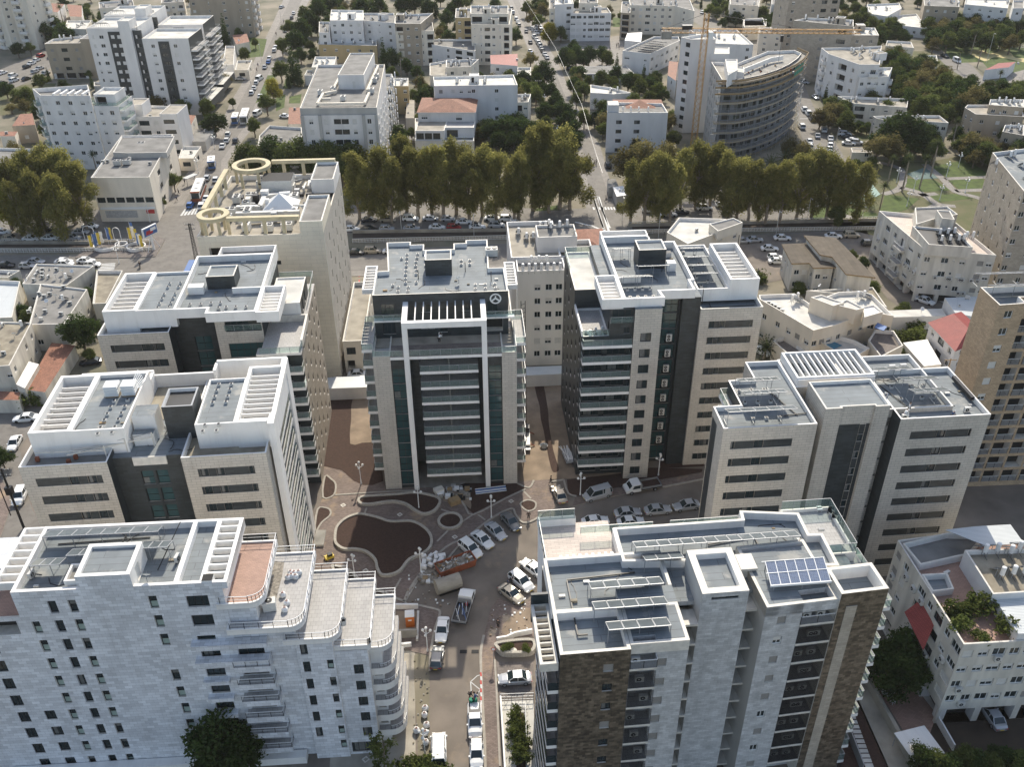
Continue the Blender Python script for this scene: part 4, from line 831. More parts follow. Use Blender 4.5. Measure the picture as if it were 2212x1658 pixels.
# F: white stepped building, lower left
def curvy(x0,y0,x1,y1,r,n=6):
 p=[(x0,y0),(x1-r,y0)]
 for i in range(1,n):a=-math.pi/2+math.pi/2*i/n;p.append((x1-r+r*math.cos(a),y0+r+r*math.sin(a)))
 return p+[(x1,y0+r),(x1,y1),(x0,y1)]
def tower_f():
 B=Bld('apartment_building','white marble-clad stepped building at lower left with rounded terraces and rows of narrow windows','apartment building',(-52.3,68.8),3.4)
 rows=[28.3-2.9*i for i in range(10)]
 def col(px0,w,skip=(),kind='h'):
  return[(px0,px0+w,z-1.85,z,kind)for i,z in enumerate(rows)if i not in skip]
 ops=col(3.3,.9,(),'g')+col(5.4,.85,(),'h')+col(13.7,.9,(3,),'h')+[(.9,1.75,z-1.85,z,'h')for z in rows[1:]]+[(17.6,19.9,26.3,28.0,'g'),(17.6,19.9,23.4,25.1,'g')]+[(17.6,19.7,z-1.3,z,'g')for z in(19.4,16.5,13.6,10.7,7.8,4.9)]+[(17.6,19.6,20.6,21.9,'h')]
 ops=[(a+8,c+8,e,f,k)for a,c,e,f,k in ops if c-a>.1]
 B.mass(rect(0,21.6,0,10.1),0,28.9,['marble','white','white','marble'],{0:[(a-8,c-8,e,f,k)for a,c,e,f,k in ops]},ph=0,roof='membrane',depth=.3)
 B.mass(rect(-12,-.01,.01,10.1),0,26.2,['marble','white','white','marble'],{0:[(8.2,11.4,23.6,25.6,'o')]+[(7.2,8.4,z-1.8,z,'g')for z in rows[2:]]+[(10.2,11.4,z-1.6,z,'g')for z in rows[6:]]},ph=.25,roof='reddeck');B.bx(-12,-.01,5,10,26,28.6,'marble','rear_wall')
 B.mass(rect(0,22.2,.02,10.2),28.85,29.8,['marble','white','white','white'],ph=.85,roof='membrane',coping='white',name='roof_parapet',t=.4)
 B.bx(16.6,17.1,.5,9.8,28.95,29.78,'white','upstand');B.bx(19.3,19.8,.5,9.8,28.95,29.78,'white','upstand')
 B.mass(rect(7,12.6,-.03,4.9),28.8,31.6,['marble','white','white','white'],{1:[(1.5,2.8,29.1,31,'s')]},ph=.35,roof='membrane',coping='white',name='stair_box',t=.45)
 B.mass(rect(5.3,7,.8,3.4),28.9,30.3,'white',ph=.5,roof='roofgrey',coping='white',name='plant_box')
 for x0,x1 in((-2.3,0),(19.8,22.2)):
  b=MB();b.box(x0,x0+.3,0.02,10.2,28.5,29.75,'white')if x0<0 else b.box(x1-.3,x1,.9,10.2,28.5,29.77,'white')
  for i in range(8):y=1.5+i*1.22;b.box(x0+(.3 if x0<0 else 0),x1-(.3 if x0>0 else 0),y,y+.22,28.7,29.72,'white')
  b.obj('pergola',B.root)
 B.bx(19.6,20.7,.1,1.1,28.9,30.0,'white','chimney',top='interior_shade')
 for(y,x0,x1,n)in((7.2,1.0,13.5,8),(4.6,11,15.2,4),(2.7,1.2,4.4,3),(4.0,4.6,7.2,2)):collectors(B,x0,x1,y,30.2,n)
 for q in((1,3),(16.0,4.4)):unit(B,'ac',q[0],q[1],29,1.4)
 unit(B,'dish',13.9,.6,29.6)
 b=MB();b.beam((2,8,29.05),(12,8.4,29.05),.1,'pipe');b.beam((15.5,9,30.6),(14.2,3,29.1),.08,'pipe');b.beam((9,5.2,29.1),(9.2,9,29.1),.1,'pipe');b.obj('pipes',B.root)
 steps=[(20.6,-.2,25.6,9.6,26.3,'reddeck',1.6),(21.4,-1.3,29.6,10.4,23.5,'greydeck',1.6),(27.0,-.9,33.2,9.8,21.0,'greydeck',1.6),(31.5,-.3,36.3,10.2,18.9,'greydeck',.3),(34.8,.8,38.6,9,17.2,'greydeck',1.6)]
 o2=[]
 for(x0,y0,x1,y1,z,dk,r)in steps:
  P=curvy(x0,y0,x1,y1,r);b=MB();b.prism(P,z-.35,z+.25,'white',dk);
  I=inset(P,.2)
  for i in range(len(P)):j=(i+1)%len(P);b.face([(*P[i],z+.45),(*P[j],z+.45),(*I[j],z+.45),(*I[i],z+.45)],'white');b.face([(*I[j],z+.25),(*I[i],z+.25),(*I[i],z+.45),(*I[j],z+.45)],'white');b.face([(*P[i],z+.2),(*P[j],z+.2),(*P[j],z+.45),(*P[i],z+.45)],'white')
  b.obj('terrace',B.root);B.grail([(p[0],p[1]+.1)for p in P[1:-1]],z+.45,'plain',h=.95);B.grail([(P[0][0]+.4,P[0][1]+.1),P[1]],z+.45,'plain',h=.95);B.grail([P[-2],P[-1]],z+.45,'plain',h=.95)
 B.mass(rect(21.6,24.6,.1,9.6),0,26,['marble','white','white','white'],{0:[(.05,2.9,17.95-2.9*k,20.1-2.9*k,'g')for k in range(6)]},ph=0,roof='reddeck')
 B.mass(rect(24.6,28.2,.1,9.6),0,23.2,['marble','white','white','white'],{},ph=0)
 c3=[(.4,1.2,z-1.75,z,'g')for z in(20.4,17.5,14.6,11.7,8.8,5.9)]+[(3.1,3.8,z-1.5,z,'h')for z in(17.6,14.7,11.8,8.9,6.0,3.3)]
 B.mass(rect(28.2,32.2,-.6,9.6),0,20.7,['marble','white','white','white'],{0:c3},ph=0)
 B.mass(rect(32.2,35.9,-.3,9.6),0,18.7,['marble','white','white','white'],{0:[(1.9,3.0,z-1.6,z,'g')for z in(16.2,13.4,10.6,7.8,5.0)]+[(.3,3.4,.4,2.3,'g')]},ph=0)
 B.mass(rect(35.9,37.2,1.4,8.8),0,17,'white',{0:[(.2,1.1,2.9*k+.5,2.9*k+2.5,'o')for k in range(1,5)]},ph=0)
 for k in range(5):
  z=14.3-2.8*k;P=curvy(35.4,.6,38.7+k*.12,8.6,1.8);b=MB();b.prism(P,z-1.1,z,'white','greydeck');b.obj('balcony',B.root);B.grail([(p[0],p[1]+.1)for p in P[1:-2]],z,'plain',h=.6)
 for k in range(7):
  z=17.9-2.9*k;b=MB();x1=25.2+k*.1
  if z<1:continue
  P=[(21.2,-1.3),(x1,-1.3),(x1,.1),(21.2,.1)]
  b.box(21.2,x1,-1.3,.05,z-.9,z,'marble',top='greydeck');b.obj('balcony',B.root);B.grail([(21.2,-1.25),(x1-.05,-1.25),(x1-.05,.05)],z,'plain',h=.9)
  b=MB();b.box(17.2,20.1,-.75,0,z-.5,z+.1,'marble');b.obj('window_box',B.root)
 for z in(21.9,19.2):B.bx(17.0,25.2,-1.0,0,z-1.3,z-.6,'marble','ledge')
 B.bx(-8,27,-1.2,-.1,0,1.2,'white','plinth')
 clutter(B,.6,16,.6,9.6,28.96,5,7);B.done();return B
TF=tower_f()
# G: building lower right
def tower_g():
 B=Bld('apartment_building','brown and grey marble building at lower right with louvred service balconies and blue roof panels','apartment building',(4.4,59.9),5.2)
 zr=30
 bw=[(4.3,5.3,27.0-2.9*i,28.1-2.9*i,'g' if i%3 else 'x')for i in range(9)]
 L=lambda rc,x,y,z=30:B.loc(rc,x,y,z)
 B.mass(rect(0,6.9,0,5.6),0,zr,['brownmarble','greymarble','coping','glass'],{0:bw},ph=1.1,roof='membrane',t=.35)
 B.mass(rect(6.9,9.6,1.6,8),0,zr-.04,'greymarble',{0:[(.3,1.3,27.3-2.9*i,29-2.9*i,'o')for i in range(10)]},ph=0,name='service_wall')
 for i in range(10):
  z=27.2-2.9*i
  if z<1:continue
  B.bx(6.9,9.6,-.1,1.6,z-.3,z,'coping','slab',top='greydeck');unit(B,'ac',7.6+(i%3)*.6,.7,z,0)
  if i==0:B.grail([(6.95,-.05),(9.6,-.05),(9.6,1.6)],z,'slats',h=1.1)
 for i in range(1,10):
  b=MB();z=27.2-2.9*i
  if z<1:continue
  for k in range(16):b.beam((6.95,-.08,z+.1+k*.15),(9.58,-.08,z+.1+k*.15),.04,'darkmetal')
  b.obj('louvre',B.root)
 gw=[(.15,1.15,26.4-2.9*i,27.6-2.9*i,'x')for i in range(10)]
 B.mass(rect(9.6,12.8,.6,8),0,zr,['greymarble','greyplaster','coping','greymarble'],{0:gw},ph=0,roof='membrane')
 B.mass(rect(0.02,12.8,5.4,13.2),24,zr-.01,'white',ph=1.0,roof='membrane',name='roof_parapet',t=.35)
 B.mass([(6.95,.55),(12.8,.55),(12.8,5.6),(6.95,5.6)],28.6,zr+.01,['coping','greymarble','coping','coping'],ph=1.0,roof='membrane',name='roof_parapet',t=.35)
 B.mass(rect(12.8,15,6.5,9),0,29,'greymarble',{0:[(.3,2.8,26.6-2.9*i,28.4-2.9*i,'o')for i in range(9)]},ph=0,name='recess_wall')
 for i in range(10):B.bx(12.8,14.9,4.4,6.5,27.5-2.9*i,27.8-2.9*i,'coping','slab')
 B.mass(rect(14.9,19.7,4.5,10.8),0,32.0,['greymarble','greyplaster','greymarble','greyplaster'],{0:[(1.0,3.8,31.0,31.4,'g')]},ph=.8,roof='membrane',t=.75,name='lift_tower')
 B.mass(rect(19.7,22.1,8.4,11),0,29,'greymarble',{0:[(.2,1.9,26.2-2.9*i,28.4-2.9*i,'o')for i in range(9)]},ph=0,name='recess_wall')
 for i in range(10):B.bx(19.7,21.6,5.8,8.4,27.5-2.9*i,27.8-2.9*i,'coping','slab')
 o=(21.6,3.9);y=R(3.0)
 def M(u,v):return(o[0]+u*math.cos(y)-v*math.sin(y),o[1]+u*math.sin(y)+v*math.cos(y))
 def rr(a,b_,c,d):return[M(a,c),M(b_,c),M(b_,d),M(a,d)]
 gw2=[(1.4,2.35,28.4-1.15-3.0*i,28.4-3.0*i,'w' if i in(1,5,7)else 'x')for i in range(10)]
 B.mass(rr(0,4.0,0,8),0,zr,['greymarble','greymarble','coping','greyplaster'],{0:gw2},ph=0,roof='membrane')
 B.mass(rr(4.0,7.7,1.8,8),0,zr-.05,'greymarble',{0:[(.3,3.2,27.4-2.9*i,29.2-2.9*i,'o')for i in range(10)]},ph=0,name='service_wall')
 B.mass(rr(0,7.7,0,9),28.6,zr+.01,['greymarble','coping','coping','coping'],ph=1.0,t=.35,name='roof_parapet')
 for i in range(10):
  z=26.9-2.9*i
  if z<1:continue
  b=MB();P=[M(4.0,-.1),M(7.7,-.1),M(7.7,1.8),M(4.0,1.8)];b.prism(P,z-.3,z,'coping','greydeck');b.obj('slab',B.root)
  if i==0:B.grail([M(4.0,-.05),M(7.7,-.05)],z,'slats',h=1.1)
  else:
   b=MB()
   for k in range(15):b.beam((*M(4.0,-.05),z+.1+k*.16),(*M(7.7,-.05),z+.1+k*.16),.05,'darkmetal')
   b.obj('louvre',B.root)
  q=M(5+(i%2),.8);unit(B,'ac',q[0],q[1],z,y);q=M(6.5,.8);unit(B,'ac',q[0],q[1],z,y)
 B.mass(rr(7.7,12.8,-.2,3.6),0,zr+.9,['brownmarble','brownmarble','coping','coping'],{0:[(.9,2.0,24.5-2.9*i,25.5-2.9*i,'g')for i in range(8)]},ph=1.6,t=.4,roof='membrane')
 B.mass([M(8.55,-.26),M(9.75,-.26),M(9.75,-.19),M(8.55,-.19)],1,29,'tanstone',ph=0,name='stone_band')
 B.mass(rr(7.7,12.4,3.6,8.4),0,28.1,'brownmarble',ph=0,roof='membrane')
 for i in range(10):B.balc(rr(7.7,12.9,-.2,12),1,1,9,26.9-2.9*i,1.5,'glass')
 P=[(8.4,11.9),(20.5,10.85),(24,9.5),(31.2,9),(31.3,14),(29.8,14.1),(29.9,17.6),(23.3,18.7),(23.1,17.3),(8.4,17.3)]
 B.mass(P,0,zr-.02,'white',ph=1.0,t=.35,roof='membrane',name='rear_wall')
 P=[(12.8,8),(15.2,8),(15.2,11.6),(21,11.6),(21,9.5),(34,12.3),(34,12.6),(8.4,12.6),(8.4,11)]
 b=MB();b.face([(*p,zr-1.02)for p in[(.4,5.8),(12.6,1),(21.4,9.6),(33.5,12.8),(8,13)]][::1],'membrane')
 B.bx(12.4,23,7.4,12.2,28.5,28.96,'membrane','roof_deck')
 B.mass(rect(.3,8.4,13.2,20.3),0,28.4,'white',ph=0,roof='deck',name='terrace_wall')
 B.mass(rect(.2,4.6,19.9,20.5),28.4,29.4,'white',ph=0,name='parapet');B.grail([(.3,20.4),(4.5,20.4)],29.4);B.grail([(4.8,17.7),(13,17.7)],29);B.grail([(.35,13.3),(.35,20.2)],28.4,h=1.3);B.grail([(15,17.7),(22.8,17.7)],29)
 for i in range(9):B.bx(1.8+i*.7,2.1+i*.7,13.25,13.6,29.2,29.9,'white','fin')
 B.bx(1.5,8.4,12.9,13.22,28.4,29.95,'white','parapet');B.bx(8.3,8.65,13.2,17.3,28.4,29.9,'white','parapet')
 B.mass([(31.4,12.4),(34.8,12.4),(34.8,20.2),(28.8,20.2),(28.8,18.1),(30.0,17.9),(30.0,14.3),(31.4,14.2)],0,28.3,'white',ph=.45,roof='greydeck',name='terrace_wall');B.grail([(28.9,20.1),(34.7,20.1),(34.7,12.5),(31.6,12.5)],28.3,h=1.3)
 B.bx(32,34.6,8.5,12,20,27.2,'white','terrace_block',top='greydeck')
 B.pergola(-1.9,-.1,.2,8.2,27.5,28.6,8,t=.3,m='coping');B.bx(-1.9,-.1,8.0,8.3,26,30,'glass','side_wall')
 for i in range(9):B.balc([(-.02,0),(0,0),(0,13),(-.02,13)],3,3,12.8,24.6-2.9*i,1.1,'dark')
 B.mass(rect(-.1,0.3,5.6,13.2),0,28.9,'glass',ph=0,name='glass_side',roof='coping')
 for(y_,x0,x1,n)in((7.4,4.2,11.8,5),(4.6,4.1,11.6,5),(1.8,5.0,11.2,4),(10.9,10.6,14.8,3),(12.9,10,28.3,14)):collectors(B,x0,x1,y_,30.1,n,24)
 b=MB()
 for i in range(6):
  for j in range(2):
   a,c=22.6+i*1.05,6.0+j*1.55;f=lambda x,y_:(x+(y_-6)*.12,y_,30.9+(y_-6)*.1)
   b.face([f(a,c),f(a+1,c),f(a+1,c+1.5),f(a,c+1.5)],'panelblue')
 b.box(22.5,29,5.9,5.96,30.7,30.95,'whitemetal')
 for i in range(7):b.beam((22.58+i*1.05,6.0,30.91),(22.95+i*1.05,9.1,31.22),.07,'whitemetal')
 for y_ in(5.98,7.53,9.08):b.beam((22.55,y_,30.92+(y_-6)*.1),(28.95+(y_-6)*.12,y_,30.92+(y_-6)*.1),.07,'whitemetal')
 for x in(23,26,28.6):b.beam((x,6.1,29),(x,6.1,30.9),.08,'metal');b.beam((x,8.9,29),(x,8.9,31.1),.08,'metal')
 b.obj('photovoltaic_table',B.root)
 B.bx(20.4,22.2,8.9,11.2,30.2,30.5,'coping','plant_box');B.bx(20.7,21.9,9.2,10.8,28.9,30.2,'coping','plant_box')
 b=MB()
 for p,q in(((2.2,3),(2.2,10.6)),((2.2,3),(3.2,3)),((2.2,10.6),(9.6,11)),((9.9,4.5),(10.6,8.5)),((18.5,14.4),(24,15.2)),((24,13.6),(24,15.4)),((24.5,13),(28,14))):b.beam((*p,29.15),(*q,29.15),.14,'pipe')
 b.obj('pipes',B.root)
 clutter(B,23,32,13,17,28.98,4,8);clutter(B,.6,12,6,12,28.99,4,9);B.done();return B
TG=tower_g()
# generic buildings of the surrounding streets
KW={'w':(1.25,'w',1.2,.9),'W':(2.2,'w',1.3,.9),'s':(.6,'w',.6,1.5),'v':(.5,'w',1.4,.8),'x':(1.3,'x',1.2,.9),'g':(2.4,'g',1.4,.8),'G':(3.2,'g',1.5,.7),'o':(1.3,'o',1.3,.8),'c':(1.8,'c',2.5,.2)}
def pattern(L,s,nf,z0,fh,rng=None,drop=0.):
 out,bal=[],[];n=len(s)
 if not n:return out,bal
 for i,c in enumerate(s):
  u=L*(i+.5)/n
  for f in range(nf):
   z=z0+f*fh
   if c=='b':
    out.append((u-.95,u+.95,z+.1,z+2.2,'d'));bal.append((max(.1,u-1.7),min(L-.1,u+1.7),z))
   elif c=='B':out.append((u-min(2.2,L/n*.4),u+min(2.2,L/n*.4),z+.1,z+2.3,'o'))
   elif c in KW:
    if rng and rng.random()<drop:continue
    w_,k,h,sl_=KW[c];w_=min(w_,L/n*.85);out.append((u-w_/2,u+w_/2,z+sl_,z+sl_+h,k))
 return out,bal
def gb(label,rc,z,pts,mat_='whiteplaster',F='w.w.w',S='w.w',R_=None,K='',roof='roofgrey',ph=.8,nf=None,g0=.6,kit=(2,1),box=True,name='apartment_building',cat='apartment building',rail='solid',d=None,far=False,group=None,fascia='coping',cap='coping',boxmat=None,depthmin=5,only=None,stilts=0):
 for k_,n_,c_ in(('house','house','house'),('villa','villa','villa'),('shed','shed','shed'),('shop','shop_building','shop'),('school','school_building','school'),('kiosk','kiosk','kiosk'),('canopy','canopy_roof','canopy'),('stall','market_stall','stall'),('tower','apartment_tower','apartment tower'),('pavilion','pavilion','pavilion')):
  if name=='apartment_building' and ' '+k_ in ' '+' '.join(label.replace(',','').split()[:5]):name,cat=n_,c_
 W_=[T(rc,x,y,z)if len(q)==2 else T(q[2],x,y,z)for q in pts for x,y in[q[:2]]]
 a,b_=W_[0],W_[1];yaw=math.atan2(b_[1]-a[1],b_[0]-a[0])
 B=Bld(name,label,cat,a,math.degrees(yaw),group,far)
 c,s=math.cos(yaw),math.sin(yaw)
 lc=[((p[0]-a[0])*c+(p[1]-a[1])*s,-(p[0]-a[0])*s+(p[1]-a[1])*c)for p in W_]
 L=lc[1][0]
 if len(lc)==3:
  dp=d or max(depthmin,lc[2][1]);poly=rect(0,L,0,dp)
 else:poly=lc
 area=sum(poly[i][0]*poly[(i+1)%len(poly)][1]-poly[(i+1)%len(poly)][0]*poly[i][1]for i in range(len(poly)))
 if area<0:poly=poly[::-1]
 nf=nf or max(1,int((z-ph-g0+.3)/2.95));fh=(z-ph*.6-g0)/nf
 pats={0:F,1:S if R_ is None else R_,len(poly)-1:S}
 if len(poly)>4:
  for i in range(1,len(poly)):pats[i]=S
 if K:pats[2 if len(poly)==4 else len(poly)-2]=K
 ops={};bals=[]
 if stilts:
  for i in(0,1,len(poly)-1):
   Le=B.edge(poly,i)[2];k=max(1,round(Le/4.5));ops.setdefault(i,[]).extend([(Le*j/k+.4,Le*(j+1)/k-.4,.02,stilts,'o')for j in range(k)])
 for i,s_ in pats.items():
  if not s_:continue
  p,tv,Le=B.edge(poly,i)
  if Le<2:continue
  k=max(1,round(len(s_)*min(1,Le/max(3.0*len(s_)*.6,1))))if i else len(s_)
  o,bl=pattern(Le,s_[:k]if k<len(s_)else s_,nf,g0,fh)
  if only is not None and i==0:o=[q for q in o if int((q[2]-g0)/fh)in only]
  ops.setdefault(i,[]).extend(o);bals+=[(i,*q)for q in bl]
 B.mass(poly,0,z,mat_,ops,ph=ph,roof=roof,coping=cap)
 for(i,u0,u1,zz_)in bals:B.balc(poly,i,u0,u1,zz_+.05,1.3,rail,fascia)
 xs=[p[0]for p in poly];ys=[p[1]for p in poly];x0,x1,y0,y1=min(xs)+1.2,max(xs)-1.2,min(ys)+1.2,max(ys)-1.2
 if len(poly)>4:m=(x1-x0)*.2;x0+=m;x1-=m;m=(y1-y0)*.2;y0+=m;y1-=m
 B.zr=z-ph;rg=B.rng;occ=[]
 def spot(w_,h_):
  for _ in range(30):
   x,y=rg.uniform(x0+w_,max(x0+w_,x1-w_)),rg.uniform(y0+h_,max(y0+h_,y1-h_))
   if all(abs(x-q[0])>w_+q[2]or abs(y-q[1])>h_+q[3]for q in occ):occ.append((x,y,w_,h_));return x,y
  return None
 if box and x1-x0>5 and y1-y0>5:
  p=spot(1.7,1.9)
  if p:B.mass(rect(p[0]-1.6,p[0]+1.6,p[1]-1.8,p[1]+1.8),z-ph-.05,z+1.7,boxmat or(mat_ if isinstance(mat_,str)else mat_[0]),{0:[(.6,1.5,z-ph+.1,z+1.2,'o')]},ph=.15,roof=roof,name='stair_box')
 for i in range(kit[0]):
  p=spot(.7,1.2)
  if p:unit(B,'tank',p[0],p[1]-.4,B.zr);unit(B,'coll',p[0],p[1],B.zr)
 for i in range(kit[1]):
  p=spot(.6,.5)
  if p:unit(B,rg.choice(['ac','ac','vent','dish']),p[0],p[1],B.zr,rg.choice((0,1.57,3.14,.4)))
 B.poly=poly;B.fh=fh;B.g0=g0;B.z=z
 return B
def wall_ac(B,i,n):
 p,tv,L=B.edge(B.poly,i)
 for k in range(n):
  u=B.rng.uniform(1,max(1.1,L-1));z=B.g0+B.fh*B.rng.randrange(0,max(1,int(B.z/B.fh)-1))+.2
  unit(B,'ac',p[0]+tv[0]*u+tv[1]*.2,p[1]+tv[1]*u-tv[0]*.2,z,math.atan2(tv[1],tv[0]))
def tanks(B,pts,rc,z=None):
 for x,y in pts:u,v=B.loc(rc,x,y,z or B.zr);unit(B,'tank',u,v,z or B.zr);unit(B,'coll',u,v+.4,z or B.zr)
def hip(B,x0,x1,y0,y1,z0,z1,m,name='roof',o=.4,ridge='x'):
 b=MB();x0-=o;x1+=o;y0-=o;y1+=o;h=min(x1-x0,y1-y0)/2;
 if ridge=='x':r0,r1=(x0+h,(y0+y1)/2,z1),(x1-h,(y0+y1)/2,z1)
 else:r0,r1=((x0+x1)/2,y0+h,z1),((x0+x1)/2,y1-h,z1)
 c=[(x0,y0,z0),(x1,y0,z0),(x1,y1,z0),(x0,y1,z0)]
 if ridge=='x':b.face([c[0],c[1],r1,r0],m);b.face([c[1],c[2],r1],m);b.face([c[2],c[3],r0,r1],m);b.face([c[3],c[0],r0],m)
 else:b.face([c[0],c[1],r0],m);b.face([c[1],c[2],r1,r0],m);b.face([c[2],c[3],r1],m);b.face([c[3],c[0],r0,r1],m)
 b.box(x0,x1,y0,y1,z0-.15,z0-.01,'white');return b.obj(name,B.root)
 # K: beige commercial building with ring pergola
def bld_k():
 B=Bld('commercial_building','beige stone commercial building with a ring-cornered roof pergola and machinery on top','commercial building',(-56.7,154.6),3.0)
 sw=[(3.5+5.6*j+(i%4)*.9,4.2+5.6*j+(i%4)*.9,3.4+3.4*i,5.0+3.4*i,'g')for i in range(8)for j in range(5)]
 B.mass(rect(0,22.7,0,31),0,31.6,['beigeclad','stone','beigeclad','beigeclad'],{0:[(13.2,14.3,25.6,26.4,'g'),(1.7,5.2,26,29.3,'o'),(6.1,7.6,28.6,29.4,'g'),(8.7,10.2,28.6,29.4,'g'),(11.1,12.5,28.6,29.4,'g')],1:sw},ph=1.0,roof='rooftan',coping='creamplaster')
 B.mass(rect(18.6,22.7,0,12.8),31.5,34,'beigeclad',ph=.5,roof='roofgrey',name='stair_tower');B.mass(rect(18.2,22.7,20,30),31.5,34.4,'whiteplaster',ph=.5,roof='roofgrey',name='plant_room')
 b=MB();z0,z1=34.2,34.9
 def ring(c,r,w_=.95,n=28):
  for i in range(n):
   a0,a1=2*math.pi*i/n,2*math.pi*(i+1)/n;P=lambda a,q,z:(c[0]+q*math.cos(a),c[1]+q*math.sin(a),z)
   for(ra,rb)in((r,r),(r-w_,r-w_)):b.face([P(a0,ra,z0),P(a1,ra,z0),P(a1,ra,z1),P(a0,ra,z1)],'ringstone')
   b.face([P(a0,r-w_,z1),P(a1,r-w_,z1),P(a1,r,z1),P(a0,r,z1)],'ringstone');b.face([P(a0,r,z0),P(a1,r,z0),P(a1,r-w_,z0),P(a0,r-w_,z0)],'ringstone')
  for k in range(6):a=k*math.pi/3;b.box(c[0]+(r-.5)*math.cos(a)-.25,c[0]+(r-.5)*math.cos(a)+.25,c[1]+(r-.5)*math.sin(a)-.25,c[1]+(r-.5)*math.sin(a)+.25,30.8,z0,'ringstone')
 ring((2.9,2.6),2.9);ring((5.2,28.4),3.9)
 b.box(5.7,18.6,.2,1.1,z0,z1,'ringstone');b.box(.2,1.1,5.2,26,z0,z1,'ringstone');b.box(9,22,30,30.9,z0,z1,'ringstone')
 for x in(8.5,12,15.4):b.box(x,x+.6,.25,.85,31.6,z0,'ringstone')
 for y in(9,14,19,23):b.box(.3,.9,y,y+.6,31.6,z0,'ringstone')
 for x in(11,15,19):b.box(x,x+.6,30.1,30.7,31.6,z0,'ringstone')
 b.obj('ring_pergola',B.root)
 rg=random.Random(3)
 for(x,y)in[(3.5,9),(3.6,12),(6,15.5),(3.6,18.5),(6.3,19.5),(10,24),(13.5,24),(8,4.5),(12,3.8),(15.5,4),(7,11.5),(15,18.5)]:unit(B,'chill',x,y,30.6,rg.choice((0,1.57)))
 B.bx(8,14,21.8,26.6,30.6,33.6,'acgrey','plant_box',top='dark')
 b=MB()
 for p,q in(((4.5,13.6),(9,13.6)),((9,13.6),(9,19)),((9,19),(12,20)),((6,7.2),(16,8)),((5,10.4),(17,10.6)),((12,12.6),(12,16))):b.beam((*p,31.4),(*q,31.4),.9,'acgrey')
 b.obj('ducts',B.root)
 for i in range(30):
  b=MB();x,y=rg.uniform(5,17.6),rg.uniform(6,28);L=rg.uniform(.8,4);d_=rg.choice(((1,0),(0,1),(.7,.2)));z=rg.uniform(31,32.8);b.beam((x,y,z),(x+L*d_[0],y+L*d_[1],z+rg.uniform(-.2,.2)),rg.uniform(.15,.4),rg.choice(['metal','acgrey','whitemetal','darkmetal']));b.obj('pipe',B.root)
 for i in range(24):x,y=rg.uniform(5,17.6),rg.uniform(6,28);B.bx(x,x+rg.uniform(.4,1.6),y,y+rg.uniform(.4,1.6),30.6,rg.uniform(31,32.6),rg.choice(['acgrey','metal','coping','white','darkmetal']),'machine_box')
 b=MB();c=(12.8,14.6,33.8);q=[(9.6,12,31.2),(16.2,12,31.2),(16.2,17.6,31.2),(9.6,17.6,31.2)]
 for i in range(4):b.face([q[i],q[(i+1)%4],c],'whitemetal')
 b.obj('skylight',B.root);B.done()
 P=Bld('annex_building','low cream annex with railed terraces at the foot of the beige tower','annex',(-33.5,158),3)
 P.mass(rect(0,4.2,0,26),0,7.5,'creamplaster',{0:[(.5,2,1,3,'o'),(.6,2.4,4.4,6,'g')],1:grid([(3,1.4,'w'),(8,1.4,'w'),(14,1.4,'w'),(20,1.4,'w')],1,2,3)},roof='rooftan');P.done()
bld_k()
def bld_l():
 B=Bld('apartment_building','slim white apartment building with a row of seven roof tanks between the two central towers','apartment building',(1.2,160.3),3.0)
 w_=grid([(3.9,1.2,'w'),(6.1,1.3,'w'),(8.1,1.3,'w')],1.2,6,3.0)
 B.mass(rect(0,9.3,0,5.4),0,21.4,'ivory',{0:w_},roof='roofgrey',coping='white')
 B.mass(rect(9.3,11,4,20),0,20,'creamplaster',{0:[(.2,1.4,1.6+3*i,3+3*i,'g')for i in range(6)]},roof='roofgrey')
 B.mass(rect(-.9,8.9,5.4,23),0,21.8,'whiteplaster',{3:grid([(4,1.3,'w'),(9,1.3,'w'),(13,1.3,'w')],1.2,6,3.0)},roof='rooftan',coping='white')
 B.mass(rect(8.9,15.7,6.2,14),0,21.3,'whiteplaster',roof='rooftan',coping='white');B.mass(rect(4.6,12.5,9,15),20.9,24.3,'whiteplaster',ph=.5,roof='roofgrey',name='stair_box')
 B.mass(rect(12,20,14,27),0,17.6,'whiteplaster',ph=0,roof='redroof');hip(B,12,20,14,27,17.7,19.6,'terracotta','tiled_roof',ridge='y')
 hip(B,13.5,18.6,5,9,17.8,19,'terracotta','tiled_roof')
 for i in range(7):unit(B,'tank',1.1+i*1.2,.55,20.7)
 for i in range(3):unit(B,'tank',3+i*1.5,4.2,20.6)
 for x,y in((1.3,17),(2.8,14.5),(4.2,14.8),(6,20),(7.2,20.2),(8,21),(5.8,15.6),(7.6,13),(9.4,13.4),(11,14)):zt=23.8 if 4.6<x<12.5 and 9<y<15 else 20.95;unit(B,'tank',x,y,zt);unit(B,'coll',x,y+.4,zt)
 unit(B,'dish',9.9,5.6,20);unit(B,'dish',11.9,10,23.8)
 for f in range(6):unit(B,'ac',10.2,3.8,2+3*f)
 B.done()
bld_l()
